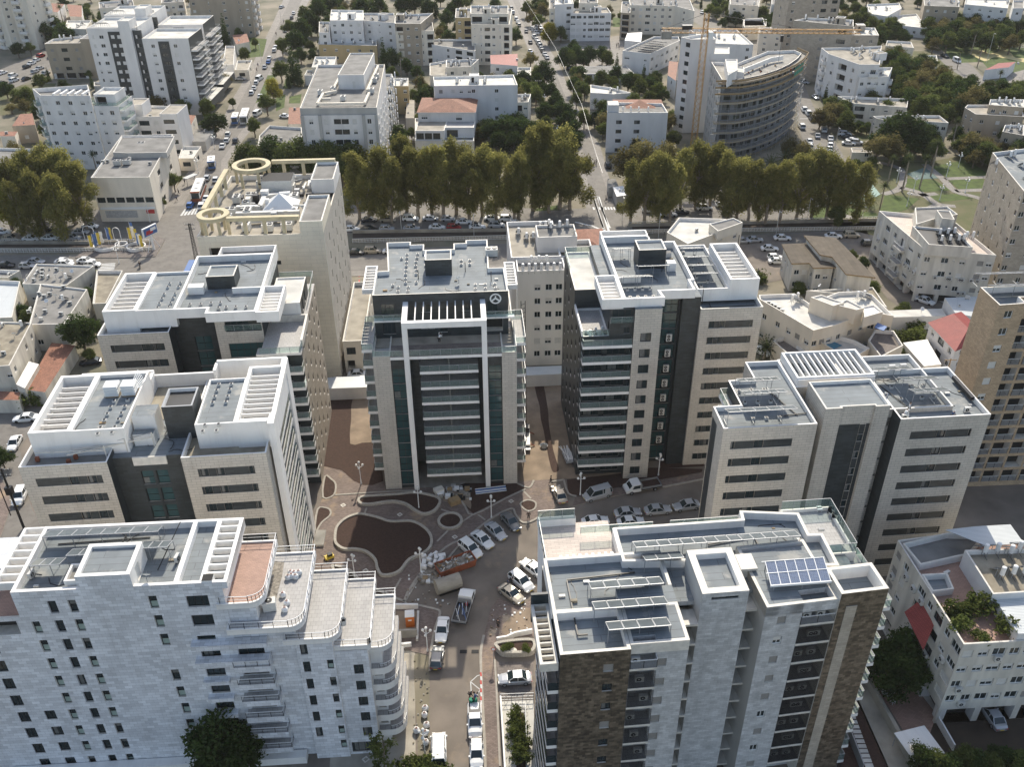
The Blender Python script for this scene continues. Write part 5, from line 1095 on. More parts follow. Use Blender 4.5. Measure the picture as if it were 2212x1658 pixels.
# near and middle neighbours
def bld_m():
 z=8.3;B=gb('beige corner house with a round roof bay, behind the right-hand central tower',12,z,[(1590,492),(2000,340),(1865,305),(1525,295),(1435,405)],'creamplaster','w.sw','',roof='roofwhite',kit=(0,2),box=False,name='corner_house',cat='house')
 P=[B.loc(12,x,y,9.6)for x,y in((1815,400),(2000,335),(1930,300),(1750,345))];B.mass(P,z-1,9.7,'creamplaster',ph=.3,roof='roofgrey',name='stair_box');B.done()
bld_m()
B=gb('old cream apartment block on stilts with ten white roof tanks, right of the zigzag-roofed house',13,12.8,[(1475,537),(2005,577),(1650,290),(1130,245)],'oldplaster','w.Wsw.xw','wWwbWw',g0=2.4,nf=3,stilts=2.1,roof='deck',kit=(0,1),box=False,rail='bars')
P=[B.loc(13,x,y,14.5)for x,y in((1500,500),(1830,520),(1700,390),(1380,360))];B.mass(P,12.0,14.6,'oldplaster',ph=.5,roof='pipe',name='stair_box')
P=[B.loc(13,x,y,17)for x,y in((1600,300),(1695,310),(1660,245),(1560,240))];B.mass(P,12.0,17,'oldplaster',{0:[(.5,1.5,13,15,'s')]},ph=.2,roof='roofgrey',name='stair_box')
P=[B.loc(13,x,y,15.2)for x,y in((1410,340),(1540,300),(1720,265),(1640,205),(1400,215))];B.mass(P,12.0,15,'oldplaster',{0:[(.5,1.7,13,14.2,'w')]},ph=.4,roof='roofgrey',name='stair_box')
tanks(B,[(1578,440),(1637,437),(1686,432),(1590,490),(1653,486),(1718,485),(1755,478),(1776,462),(1823,462)],13,14.1);wall_ac(B,0,9);wall_ac(B,3,7);B.done()
def bld_o():
 B=Bld('house','old white house with two zigzag brown lean-to roofs beside the car park, right of centre','house',T(13,405,485,8.3),0)
 L=lambda x,y,z:B.loc(13,x,y,z)
 a=[L(x,y,7.6)for x,y in((405,487),(480,632),(612,628),(640,665),(820,660),(690,575),(600,480))]
 def slab(P,z0,z1,nm):
  b=MB();n=len(P);b.face([(p[0],p[1],zz)for p,zz in zip(P,z0)],'brownroof')
  for i in range(n):j=(i+1)%n;b.face([(P[i][0],P[i][1],z0[i]-.3),(P[j][0],P[j][1],z0[j]-.3),(P[j][0],P[j][1],z0[j]),(P[i][0],P[i][1],z0[i])],'wood')
  b.obj(nm,B.root)
 def ccw(P):return P if sum(P[i][0]*P[(i+1)%len(P)][1]-P[(i+1)%len(P)][0]*P[i][1]for i in range(len(P)))>0 else P[::-1]
 P1=ccw(a);slab(P1,[7.4]*len(P1),0,'roof');B.mass(inset(P1,.5),0,7.0,'oldplaster',{i:[(.6,1.8,1.2,2.4,'w'),(.6,1.8,4.2,5.4,'w'),(2.4,3.6,4.2,5.4,'w'),(5,6.2,4.2,5.4,'w')]for i in range(7)},ph=0,roof='dark')
 P2=ccw([L(x,y,9)for x,y in((570,428),(690,572),(780,588),(885,717),(1105,742),(850,485),(805,445))]);slab(P2,[9]*len(P2),0,'roof');B.mass(inset(P2,.5),0,8.6,'oldplaster',{i:[(.6,1.8,4.2,5.4,'w'),(2.4,3.6,4.2,5.4,'w')]for i in range(7)},ph=0,roof='dark')
 B.poly=P1;B.g0=1;B.fh=3;B.z=8;B.done()
bld_o()
def bld_p():
 z=9.6;B=gb('cream terraced villa with a small roof pool and blue awning',13,z,[(240,905),(440,1020),(640,1138),(805,1098),(1060,1000),(1240,1030),(1080,870),(1000,845),(830,850),(610,935),(500,862),(235,872)],'creamplaster','ww','wxw',roof='roofwhite',kit=(0,0),box=False,name='villa',cat='villa')
 def blk(pts,z1,nm='upper_room',roof='roofwhite',ph=.3,z0=z-.8,m='creamplaster',ops={}):
  P=[B.loc(13,x,y,z1)for x,y in pts];A=sum(P[i][0]*P[(i+1)%len(P)][1]-P[(i+1)%len(P)][0]*P[i][1]for i in range(len(P)))
  if A<0:P=P[::-1]
  B.mass(P,z0,z1,m,ops,ph=ph,roof=roof,name=nm)
 blk([(620,890),(790,955),(870,930),(700,872)],12.3);blk([(800,945),(960,985),(1020,970),(890,905)],12.1);blk([(1020,1040),(1160,1000),(1090,945),(1010,960)],11.2,roof='white')
 blk([(600,1165),(800,1290),(960,1330),(1060,1270),(950,1210),(880,1190),(720,1150)],6.2,'pool_terrace','roofwhite',.9,0);blk([(1050,1210),(1145,1335),(1310,1250),(1240,1140),(1100,1130)],6.4,'terrace','yardpaver',.8,0);blk([(340,1215),(480,1340),(590,1300),(440,1180)],4.5,'terrace','yardpaver',.8,0)
 P=[B.loc(13,x,y,5.75)for x,y in((690,1215),(790,1270),(860,1240),(740,1190))];b=MB();b.face([(*p,5.45)for p in P],'water');b.obj('pool',B.root)
 P=[B.loc(13,x,y,9.3)for x,y in((1095,1115),(1165,1140),(1190,1110),(1120,1080))];b=MB();b.prism(P,9.2,9.3,'blue');b.obj('awning',B.root)
 tanks(B,[(478,935),(518,920),(965,910),(1012,905)],13,z-.6)
 for x,y in((310,925),(335,938),(358,950),(385,965),(408,985)):u,v=B.loc(13,x,y,z);unit(B,'ac',u,v,z-.7,.9)
 B.done()
bld_p()
def bld_q():
 B=gb('white house with a bright red hipped tile roof beside the brown stone tower',13,6.2,[(1700,1285),(1930,1180),(1740,1010),(1510,1085)],'whiteplaster','ww','wgw',roof='dark',ph=0,kit=(0,0),box=False,name='house',cat='house')
 xs=[p[0]for p in B.poly];ys=[p[1]for p in B.poly];b=MB();P=inset(B.poly,-.4);c=(sum(xs)/4,sum(ys)/4);
 m1=((P[0][0]+P[1][0])/2*.55+c[0]*.45,(P[0][1]+P[1][1])/2*.55+c[1]*.45,8.4);m2=((P[2][0]+P[3][0])/2*.55+c[0]*.45,(P[2][1]+P[3][1])/2*.55+c[1]*.45,8.4);q=[(*p,6.25)for p in P]
 b.face([q[0],q[1],m1],'redroof');b.face([q[1],q[2],m2,m1],'redroof');b.face([q[2],q[3],m2],'redroof');b.face([q[3],q[0],m1,m2],'redroof');b.obj('tiled_roof',B.root);B.done()
bld_q()
gb('flat white carport roof in front of the red-roofed house',13,3.2,[(1465,1405),(1595,1390),(1490,1205),(1310,1230)],'whiteplaster','','',ph=0,roof='white',kit=(0,0),box=False,name='carport',cat='carport').done()
gb('cream flat-roofed shed below the carport of the red-roofed house',13,3.4,[(1600,1585),(1680,1560),(1650,1405),(1480,1420)],'creamplaster','','',ph=0,roof='roofwhite',kit=(0,0),box=False,name='shed',cat='shed').done()
gb('long white flat canopy between the villa and the old block on stilts',13,3.2,[(1230,1040),(1635,1030),(1600,975),(1200,990)],'whiteplaster','','',ph=0,roof='roofwhite',kit=(0,1),box=False,name='canopy_roof',cat='canopy').done()
gb('shed with a grey metal roof between the old block on stilts and the brown tower',13,5,[(1700,1010),(1830,1035),(1870,885),(1620,895)],'whiteplaster','w','',ph=0,roof='corrugated',kit=(0,2),box=False,name='shed',cat='shed').done()
gb('cream flat roof with patched membrane behind the terraced villa',13,4.6,[(590,840),(1000,880),(1190,965),(1085,815)],'whiteplaster','','',ph=.4,roof='roofdirt',kit=(1,1),box=False,name='flat_roof_house',cat='house').done()
def bld_i():
 z=36;B=Bld('stone_tower','tall brown stone apartment tower at the right edge with a grid of caged balconies','apartment tower',T(13,2030,950,z),3)
 q=B.loc(13,1885,815,z);dp=q[1];w_=q[0]
 P=[(0,0),(4.6,0),(7,-2.5),(24,-2.5),(24,22),(q[0],dp+6),(q[0],dp)]
 P=[(0,0),(4.2,.3),(4.2,2.2),(22,2.2),(22,dp+.4),q]
 lw=[(1.4+(i%2)*.5,2.6+(i%2)*.5,2.6+FH*i,3.9+FH*i,'w')for i in range(11)]+[(5.2,6.2,2.6+FH*i,3.6+FH*i,'x')for i in range(11)]
 fw=[(1.2,2.5,1.8+FH*i,3.0+FH*i,'w')for i in range(12)];cg=[(.5+3.2*j,3.3+3.2*j,1+FH*i,3.3+FH*i,'o')for i in range(11)for j in range(5)]
 B.mass(P,0,z,'brownstone',{0:fw,2:cg,6:lw},ph=1.0,roof='membrane',coping='coping')
 for i in range(11):
  for j in range(5):B.grail([(4.7+3.2*j,2.14),(7.4+3.2*j,2.14)],1+FH*i,'slats',h=1.1)if i%2==0 or j<2 else None
 for y in(4,8):collectors(B,1,9,y,36.3,5)
 B.done()
bld_i()
B=gb('grey stone tower with glass corner balconies at the right edge beside the park',13,26.5,[(2211,100,13),(2560,90,13),(2300,-230),(1975,-190)],'tanstone','w.w.w','v.w.v.w.v.w',nf=8,roof='membrane',kit=(8,2),box=False)
B.done()
D_J=B
# H: white building, bottom right
def bld_h():
 z=14.6;B=gb('cream apartment building on stilts at the bottom right with plants on its roof terrace',33,z,[(1762,745),(2700,690),(2110,1262,23),(1270,1378,23)],'oldplaster','wwWwWxwW','xw.WwgwW',g0=3.2,nf=4,stilts=2.6,roof='reddeck',kit=(0,0),box=False,rail='bars',ph=.9)
 def blk(pts,z1,nm,roof,ph=.9,m='whiteplaster',z0=13.7):
  P=[B.loc(q[2]if len(q)>2 else 33,q[0],q[1],z1)for q in pts]
  if sum(P[i][0]*P[(i+1)%len(P)][1]-P[(i+1)%len(P)][0]*P[i][1]for i in range(len(P)))<0:P=P[::-1]
  B.mass(P,z0,z1,m,{},ph=ph,roof=roof,name=nm)
 blk([(1310,1400,23),(1440,1560,23),(1800,1480,23),(1930,1330,23),(1640,1320,23)],14.8,'rear_roof','roofgrey',.9)
 blk([(1530,350),(1690,330),(1640,210),(1450,220)],14.75,'light_well','membrane',.9)
 blk([(1980,370),(2600,330),(2400,20),(1770,40)],16.6,'tank_roof','roofdirt',.7)
 blk([(2170,665),(2700,640),(2500,380),(1985,395)],15.6,'pergola_roof','corrugated',0)
 tanks(B,[(1910,85),(2000,75),(2100,90),(2165,60),(2035,255),(2120,245),(2200,240),(2230,70)],33,15.9)
 b=MB();P=[B.loc(23,x,y,16.4)for x,y in((1625,1300),(1930,1420),(2211,1400),(2110,1260),(1840,1275))];b.prism(P[1:]if False else P,16.3,16.4,'corrugated');b.obj('awning',B.root)
 u,v=B.loc(33,1640,190,15);unit(B,'ac',u,v,13.9,.4)
 wall_ac(B,0,5);wall_ac(B,len(B.poly)-1,8)
 P=[B.loc(33,x,y,10)for x,y in((1315,515),(1470,760),(1530,640),(1430,480))];b=MB();b.face([(*P[0],10.3),(*P[1],9.3),(*P[2],11.8),(*P[3],12)],'redroof');b.obj('lean_roof',B.root)
 B.done();return B
TH=bld_h()
# small left-hand shops
gb('low old shop block with patched grey roof at the far left, nearest the crossing',10,5.6,[(165,790),(500,800),(700,655),(270,640)],'oldplaster','w.w','ww',roof='roofgrey',kit=(1,14),ph=.35,box=False,name='shop_building',cat='shop').done()
gb('old cream shop block with debris and a dark poster on its roof, far left',10,6.4,[(215,1095),(480,1090),(650,830),(300,790)],'oldplaster','w.w','www',roof='roofgrey',ph=.35,kit=(1,16),box=False,name='shop_building',cat='shop').done()
gb('narrow shop with low parapet roof left of the pergola tower',10,4.4,[(690,940),(790,935),(915,690),(720,690)],'oldplaster','','w',roof='roofdirt',kit=(0,0),box=False,name='shop_building',cat='shop').done()
gb('old white building with dirty roof at the left edge above the tiled sheds',10,7.6,[(-80,1410),(70,1400),(235,1080),(-60,1070)],'oldplaster','w.w','w.ww',roof='roofdirt',ph=.3,kit=(1,12),box=False,name='apartment_building',cat='apartment building').done()
gb('long corrugated shed roof at the left edge beside the old shops',10,4,[(-100,1050),(90,1040),(150,770),(-60,760)],'oldplaster','','w',roof='corrugated',kit=(0,1),box=False,name='shed',cat='shed').done()
gb('grey roofed shed at the left edge near the parked cars',10,4,[(-120,740),(60,740),(150,690),(-60,680)],'oldplaster','','',roof='roofgrey',kit=(0,1),box=False,name='shed',cat='shed').done()
gb('long terracotta lean-to roof beside the street, left of the stacked-box block',10,3.2,[(190,1580),(335,1600),(560,1250),(385,1230)],'oldplaster','','',ph=0,roof='terracotta',kit=(0,0),box=False,name='tiled_shed',cat='shed').done()
gb('white sheet-metal canopy beside the terracotta lean-to',10,4.2,[(120,1540),(185,1570),(290,1390),(215,1370)],'oldplaster','','',ph=0,roof='white',kit=(0,0),box=False,name='canopy_roof',cat='canopy').done()
gb('small brown roofed shed at the left edge below the terracotta roof',10,3,[(-60,1658),(140,1658),(150,1600),(-60,1590)],'oldplaster','','',ph=0,roof='terracotta',kit=(0,0),box=False,name='tiled_shed',cat='shed').done()
gb('white ribbed carport roof between the two left towers',21,2.8,[(620,248),(985,235),(970,145),(610,168)],'whiteplaster','','',ph=0,roof='corrugated',kit=(0,0),box=False,name='carport',cat='carport').done()
gb('long pale carport roof behind the dug garden strip, between the two central towers',12,2.8,[(385,1475),(725,1458),(725,1398),(380,1412)],'whiteplaster','','',ph=0,roof='corrugated',kit=(0,0),box=False,name='carport',cat='carport').done()
# upper left
B=gb('pale concrete commercial building at the street corner with bulky roof machinery',0,12.6,[(675,1325),(1112,1320),(1290,1000),(905,1010)],'creamplaster','GGGGGG','.G.G.',nf=3,g0=1.0,only=(1,),roof='roofgrey',ph=.5,kit=(0,0),box=False,name='commercial_building',cat='commercial building')
for x,y in((880,1230),(950,1225),(970,1190),(1060,1095),(1110,1080),(770,1215),(805,1210),(1120,1225)):u,v=B.loc(0,x,y,12.2);unit(B,'chill' if x in(880,950,1060)else 'ac',u,v,12.1)
B.mass([B.loc(0,x,y,13.9)for x,y in((840,1130),(950,1135),(1240,1130),(1300,1010),(905,1015),(835,1080))][:3]+[B.loc(0,1300,1010,13.9),B.loc(0,905,1015,13.9)],12,13.7,'greyplaster',ph=.2,roof='roofgrey',name='upper_roof')
p,tv,L=B.edge(B.poly,0)
b=MB();b.box(.5,L-.3,-.25,-.02,3.6,4.2,'whitemetal');b.box(L*.82,L-.6,-.28,-.26,2.4,3.5,'red');b.box(L*.1,L*.65,-.1,-.02,1.2,3.2,'cloth');b.obj('fascia_sign',B.root);B.done()
B=gb('white apartment building with scattered small windows and glass corner balconies, upper left',0,22.8,[(300,710),(670,712),(655,630),(240,660)],'whiteplaster','w.w.w.ws','b',nf=7,roof='roofgrey',kit=(0,0),box=False,rail='glass',ph=1.2,d=12)
P,tv,L=B.edge(B.poly,0)
B.mass(rect(L,L+7.6,.3,11),0,19.6,'whiteplaster',{0:grid([(2,1,'w'),(5.3,1.3,'w')],1,6,3)},roof='roofwhite');B.mass(rect(L,L+6.4,2.2,10),19,22.6,'whiteplaster',{0:[(.3,3.6,19.3,21.8,'o')]},ph=.8,roof='roofwhite',name='penthouse_wall');B.grail([(L+.2,.4),(L+7.5,.4),(L+7.5,10)],19.6)
for i in range(5):B.bx(3.5+i*2.2,4.1+i*2.2,.4,5,22.6,23.2,'white','beam')
for f in range(1,7):B.balc(rect(L,L+7.6,.3,11),1,.5,7,3*f+.2,1.5,'glass')
B.done()
B=gb('white building with a roof room and green-framed terrace beside the upper-left street',0,13.5,[(930,868),(1200,868),(1260,790),(985,780)],'whiteplaster','wGw','w',nf=4,roof='rooftan',kit=(0,1),box=False,d=12)
P,tv,L=B.edge(B.poly,0);B.mass(rect(.1,5.2,2,9),12.6,16.6,'whiteplaster',ph=.3,roof='rooftan',name='stair_box');B.mass(rect(L,L+5.5,-1,9),0,14.6,'whiteplaster',{0:grid([(2.6,3.4,'g')],1,4,3.2)},ph=.2,roof='rooftan');B.done()
B=gb('brown-grey four-storey block on stilts beside the twin white tower, upper left',0,13.9,[(330,325),(605,320),(640,262),(395,288)],'tanplaster','xgx','w',g0=2.6,nf=3,stilts=2.3,roof='rooftan',kit=(4,1),box=False,d=11)
P,tv,L=B.edge(B.poly,0);B.mass(rect(L,L+4.6,-.6,9),0,15.6,'tanplaster',ph=.5,roof='roofgrey',name='stair_tower');B.done()
def twin(label,pts,z,org_extra=0):
 B=gb(label,0,z,pts,'whiteplaster','','',roof='roofwhite',kit=(0,2),box=False,d=17,name='apartment_tower',cat='apartment tower');P,tv,L=B.edge(B.poly,0)
 n=9;fl=[(z-3.6-2.95*i)for i in range(n)]
 ops=[(a,c,q,q+1.2,'w')for(a,c)in((L*.08,L*.08+.7),(L*.22,L*.22+1.5))for q in fl]
 B.mass(rect(.02,L,-.35,1.5),0,z-.02,'whiteplaster',{0:ops},ph=.3,name='front_wall')
 B.mass(rect(L*.42,L*.70,-.5,.3),0,z-1.2,'slate',{0:[(L*.04,L*.12,q,q+1.3,'g')for q in fl]+[(L*.17,L*.25,q,q+1.3,'g')for q in fl]},ph=0,name='slate_strip');B.mass(rect(L*.93,L*1.1,-.5,.3),0,z-.8,'slate',{0:[(.6,L*.13,q,q+1.3,'g')for q in fl]},ph=0,name='slate_strip')
 B.mass(rect(L*.70,L*.93,-2,5),0,z+2.6,'whiteplaster',ph=.4,name='lift_tower',roof='roofwhite')
 e=L*2.05;B.mass(rect(L*1.1,e,-.9,15),0,z-3.4,['whiteplaster','slate','whiteplaster','whiteplaster'],{0:[(a,a+1.3,q-3,q-1.8,'w')for a in(L*.16,L*.62)for q in fl]},ph=.9,roof='roofwhite',name='right_wing');B.mass(rect(L*1.42,L*1.64,-1.1,0),0,z-4.4,'slate',{0:[(L*.05,L*.17,q-3,q-1.8,'g')for q in fl]},ph=0,name='slate_strip')
 for q in fl[1:]:B.balc(rect(L,e,-.9,15),1,.6,7,q-1,2.2,'bars');B.balc(rect(L,e,-.9,15),1,8.5,15.5,q-1,2.0,'bars')
 B.bx(e,e+4,-2,16,2.5,5.2,'slate','podium',top='roofwhite')
 collectors(B,1.2,L*.34,3.5,z+.3,6);B.done();return B
twin('front one of the white twin towers with black vertical strips, upper left',[(645,207),(1010,205),(1140,130)],30)
twin('rear one of the white twin towers with black vertical strips, upper left',[(775,112),(1130,108),(1250,40)],30)
for lb,pts,z,m,kw in[('tall cream tower with stacked curved balconies cut off by the left edge',[(-60,-190),(75,-210),(180,-330)],32,'creamplaster',dict(F='wb',S='bwb',nf=10,d=40)),('cream tower with curved balconies, second from the left edge',[(150,-160),(320,-210),(420,-260)],30,'creamplaster',dict(F='wb',S='bwb',nf=9,d=30)),('tan apartment tower with small windows beside the upper street',[(1395,-70),(1850,-80),(1990,-150)],21,'tanplaster',dict(F='w.v.w.vw',S='bb',nf=6,d=20)),('grey flat-roofed hall behind the eucalyptus trees at the left edge',[(-60,1290),(110,1285),(320,1110),(-60,1100)],4.6,'greyplaster',dict(F='',S='',roof='roofgrey')),('small tan house with terracotta roof at the left edge, behind the white building',[(90,940),(260,930),(240,845),(150,850)],6,'tanplaster',dict(F='w',S='w',roof='terracotta',ph=0)),('tiny cream house with terracotta roof at the very left edge',[(0,1015),(110,1015),(130,980),(0,980)],5,'creamplaster',dict(F='w',S='w',roof='terracotta',ph=0)),('low tan shop with a grey awning between the round tree and the upper-left street',[(1390,1055),(1530,1055),(1600,960),(1460,960)],3.2,'greyplaster',dict(F='',S='',roof='roofgrey',ph=0)),('cream house with terracotta roof behind the white building with green frame',[(1330,940),(1420,940),(1460,860),(1340,850)],6.5,'creamplaster',dict(F='w',S='w',roof='terracotta',ph=0)),('small cream shop with a red sign beside the upper-left street',[(1330,1180),(1440,1180),(1500,1090),(1360,1090)],4,'creamplaster',dict(F='g',S='g',roof='roofwhite')),('long row of little shops with red signs beside the upper-left street',[(1750,520),(1850,520),(1880,445),(1770,450)],4,'creamplaster',dict(F='g',S='g',roof='rooftan')),('narrow white shop block behind the twin towers beside the street',[(1660,480),(1740,480),(1750,340),(1680,340)],6,'whiteplaster',dict(F='w',S='w',roof='rooftan')),('small house with dark red roof and garden by the upper street',[(1760,330),(1860,310),(1840,250),(1730,260)],4.5,'creamplaster',dict(F='w',S='w',roof='terracotta',ph=0)),('old cream shed with white tanks behind the white terraced building, upper left',[(480,210),(640,215),(680,150),(500,150)],8,'oldplaster',dict(F='w',S='w',roof='roofwhite',kit=(3,1))),('white house with terracotta gables behind the palm, upper left',[(320,80),(430,90),(480,30),(350,20)],6,'whiteplaster',dict(F='w',S='w',roof='terracotta',ph=0)),('white gabled villa beside the palm, upper left',[(520,120),(610,125),(610,40),(500,30)],6,'whiteplaster',dict(F='ww',S='w',roof='terracotta',ph=0)),('dark walled yard building in front of the twin towers',[(700,640),(940,640),(960,600),(700,610)],3,'greyplaster',dict(F='',S='',roof='roofgrey')),('cream tower behind the twin towers at the top',[(740,60),(1000,40),(1000,-30)],17,'creamplaster',dict(F='wwww',S='w',nf=5,d=15)),('cream terraced house right of the rear twin tower at the top',[(1200,20),(1370,10),(1380,-40)],14,'creamplaster',dict(F='bwb',S='w',nf=4,d=15)),]:gb(lb,0,z,pts,m,**{**dict(box=z>12,kit=(2,1)if z>9 else(0,1)),**kw}).done()
# upper middle left (tile 01)
B=gb('large white office building with arched screen side wall and curved window bay, upper middle',1,21.6,[(465,805),(1040,800),(1100,478),(600,482)],['greyplaster','whiteplaster','greyplaster','greyplaster'],'','',roof='roofgrey',kit=(0,0),box=False,name='office_building',cat='office building',cap='creamplaster')
P,tv,L=B.edge(B.poly,0);dp=B.poly[2][1]
wl=[]
for f in range(6):
 z=16.9-3.05*f
 for u in(.13,.33,.70,.89):wl.append((L*u-.6,L*u+.6,z,z+1.5,'w'))
 for u in(.475,.575):wl.append((L*u-1.05,L*u+1.05,z,z+1.5,'g'))
B.mass(rect(.4,L-.4,-.4,.6),0,19.6,'whiteplaster',{0:[(a-.4,c-.4,e,f,k)for a,c,e,f,k in wl]},ph=0,name='front_wall');
for u in(.0,.23,.8,.965):B.bx(L*u,L*u+.9,-.75,-.41,0,19.6,'greyplaster','pilaster')
b=MB()
for f in range(7):
 for j in range(9):
  y,z=1.2+j*(dp-2.4)/8,2.2+f*2.7
  for k in range(8):
   a0,a1=k*math.pi/4,(k+1)*math.pi/4;b.beam((L+.25,y+.95*math.cos(a0),z+1.0*math.sin(a0)),(L+.25,y+.95*math.cos(a1),z+1.0*math.sin(a1)),.22,'white')
b.obj('arched_screen',B.root)
B.mass(rect(L*.36,L*.72,dp*.45,dp+.6),20.8,25.2,'whiteplaster',{0:[(4.3,5.2,21,23.2,'s')]},ph=.4,roof='roofgrey',name='roof_block')
b=MB()
for p,q in(((.2,.08),(.2,.3)),((.2,.08),(.82,.08)),((.82,.08),(.82,.3)),((.22,.3),(.36,.35)),((.3,.36),(.3,.95)),((.78,.36),(.78,.95)),((.22,.18),(.34,.18))):b.beam((L*p[0],dp*p[1],21.6),(L*q[0],dp*q[1],21.6),.7,'creamplaster')
b.obj('ducts',B.root)
for x,y in((.15,.33),(.84,.36),(.5,.2),(.3,.4),(.82,.6),(.82,.7)):unit(B,'chill',L*x,dp*y,20.8,1.57)
B.done()
for lb,pts,z,m,kw in[('curved white low building with ducts left of the office building',[(150,1105),(480,1100),(480,950),(240,935),(165,1010)],6.5,'whiteplaster',dict(F='',S='',roof='roofgrey',kit=(0,3))),('low building with brown tiled roof behind the curved white one',[(380,925),(480,925),(480,800),(385,800)],5,'creamplaster',dict(F='',S='',roof='terracotta',ph=0)),('white apartment terrace with a bright roof sheet, upper middle',[(690,150),(935,150),(940,75),(700,70)],16,'whiteplaster',dict(F='wwww',S='w',nf=5,roof='roofwhite')),('white apartment with planted balconies in the middle of the long upper block',[(940,150),(1175,170),(1170,95),(940,95)],15,'whiteplaster',dict(F='wsw',S='w',nf=5)),('yellow banded apartment block with dark vertical strips, left one of two',[(1180,232),(1465,228),(1455,165),(1180,150)],14,'creamplaster',dict(F='vgwvB',S='w',nf=4)),('roof flat with white tanks above the left yellow banded block',[(1175,175),(1365,175),(1460,95),(1180,110)],17,'tanplaster',dict(F='Bww',S='w',nf=5,kit=(5,1))),('small white block at the left end of the long upper block',[(608,240),(690,240),(690,160),(610,160)],12,'whiteplaster',dict(F='w',S='w',nf=4)),('low yellow house with white roof boxes in front of the long white block',[(605,330),(1040,340),(1040,285),(610,275)],7.5,'yellowplaster',dict(F='wwwww',S='w',nf=2,roof='roofwhite',kit=(4,2))),('tall cream apartment block with balconies and dark strips, right one of two',[(1745,178),(2030,180),(2050,60),(1740,60)],16.5,'creamplaster',dict(F='svgwvB',S='B',nf=5)),('yellow stair end of the right cream apartment block',[(1625,130),(1745,130),(1740,60),(1630,60)],17,'yellowplaster',dict(F='wB',S='w',nf=5,kit=(3,1))),('roof storey with tanks on the right cream apartment block',[(1740,100),(2020,100),(2020,40),(1740,40)],19.6,'creamplaster',dict(F='BwB',S='w',nf=6,kit=(6,1))),('small white house with a bright metal awning between the two cream blocks',[(1450,330),(1775,380),(1770,290),(1440,290)],8.5,'whiteplaster',dict(F='.wGG',S='w',nf=3,kit=(4,1))),('white roof terrace house with a crowd of tanks',[(1435,560),(1560,560),(1560,450),(1435,470)],9,'creamplaster',dict(F='w',S='w',nf=3,roof='rooftan')),('cream house with eight tanks in two rows, upper middle',[(1555,500),(1740,495),(1800,440),(1560,445)],11,'creamplaster',dict(F='ww',S='w',nf=3,kit=(8,0),box=False)),('big white apartment building with stepped roof terraces, upper middle',[(1470,640),(1775,635),(2090,632),(2060,555),(1460,570)],16,'whiteplaster',dict(F='.x..w.w.ww',S='w',nf=5,roof='roofwhite',kit=(3,2))),('lower right wing of the big white apartment building',[(2085,760),(2170,760),(2190,700),(2080,700)],10,'creamplaster',dict(F='Bw',S='w',nf=3)),('pink-red tiled house behind the big white apartment building',[(1890,475),(2090,490),(2090,400),(1885,410)],7.5,'whiteplaster',dict(F='ww',S='w',roof='redroof',ph=0)),('little cream house with white roof right of the pink-red tiled one',[(2085,560),(2190,560),(2190,500),(2090,500)],5,'creamplaster',dict(F='w',S='w',roof='roofwhite')),('narrow yellow house with white roof behind the office building',[(1170,640),(1275,640),(1275,580),(1165,580)],10,'yellowplaster',dict(F='.w',S='w',nf=3,roof='roofwhite',kit=(2,1))),('cream balcony block squeezed between the office building and the yellow house',[(1105,650),(1170,650),(1155,550),(1100,550)],12,'creamplaster',dict(F='b',S='w',nf=4)),('grey lean-to beside the terracotta terrace house',[(1255,880),(1320,880),(1320,745),(1265,745)],4,'greyplaster',dict(F='',S='',roof='rooftan',ph=0)),('cream low building with roof boxes behind the office building',[(555,500),(720,500),(740,420),(580,420)],6,'creamplaster',dict(F='w',S='w',roof='roofwhite',kit=(3,1))),('white flat garden pavilion at the middle top',[(500,560),(560,560),(580,520),(520,520)],4,'whiteplaster',dict(F='',S='',roof='roofgrey')),]:gb(lb,1,z,pts,m,**{**dict(box=z>12,kit=(2,1)if z>9 else(0,1)),**kw}).done()
B=gb('white three-storey house with terracotta roof and glazed terraces, above the tree row',1,5.4,[(1325,1050),(1765,1050),(1765,880),(1325,880)],'creamplaster','wGwGw','w',nf=1,roof='roofwhite',kit=(0,1),box=False,name='house',cat='house')
P,tv,L=B.edge(B.poly,0);dp=B.poly[2][1];B.mass(rect(.2,L*.5,.8,dp),5,8.4,'whiteplaster',{0:[(.3+i*2.6,2.6+i*2.6,5.6,7.6,'g')for i in range(3)]},ph=.2,roof='rooftan',name='upper_wall');B.mass(rect(L*.5,L-.2,4,dp),5,8.4,'whiteplaster',{0:[(.5,4,5.2,7.6,'g')]},ph=.2,roof='greydeck',name='upper_wall')
B.mass(rect(.2,L-.2,dp*.45,dp+3),8,11.2,'whiteplaster',{0:[(L*.65,L*.65+2,8.6,10.4,'w'),(1,3,9,10.4,'w')]},ph=0,name='upper_wall',roof='dark');hip(B,.2,L-.2,dp*.45,dp+3,11.3,13.2,'terracotta','tiled_roof');B.done()
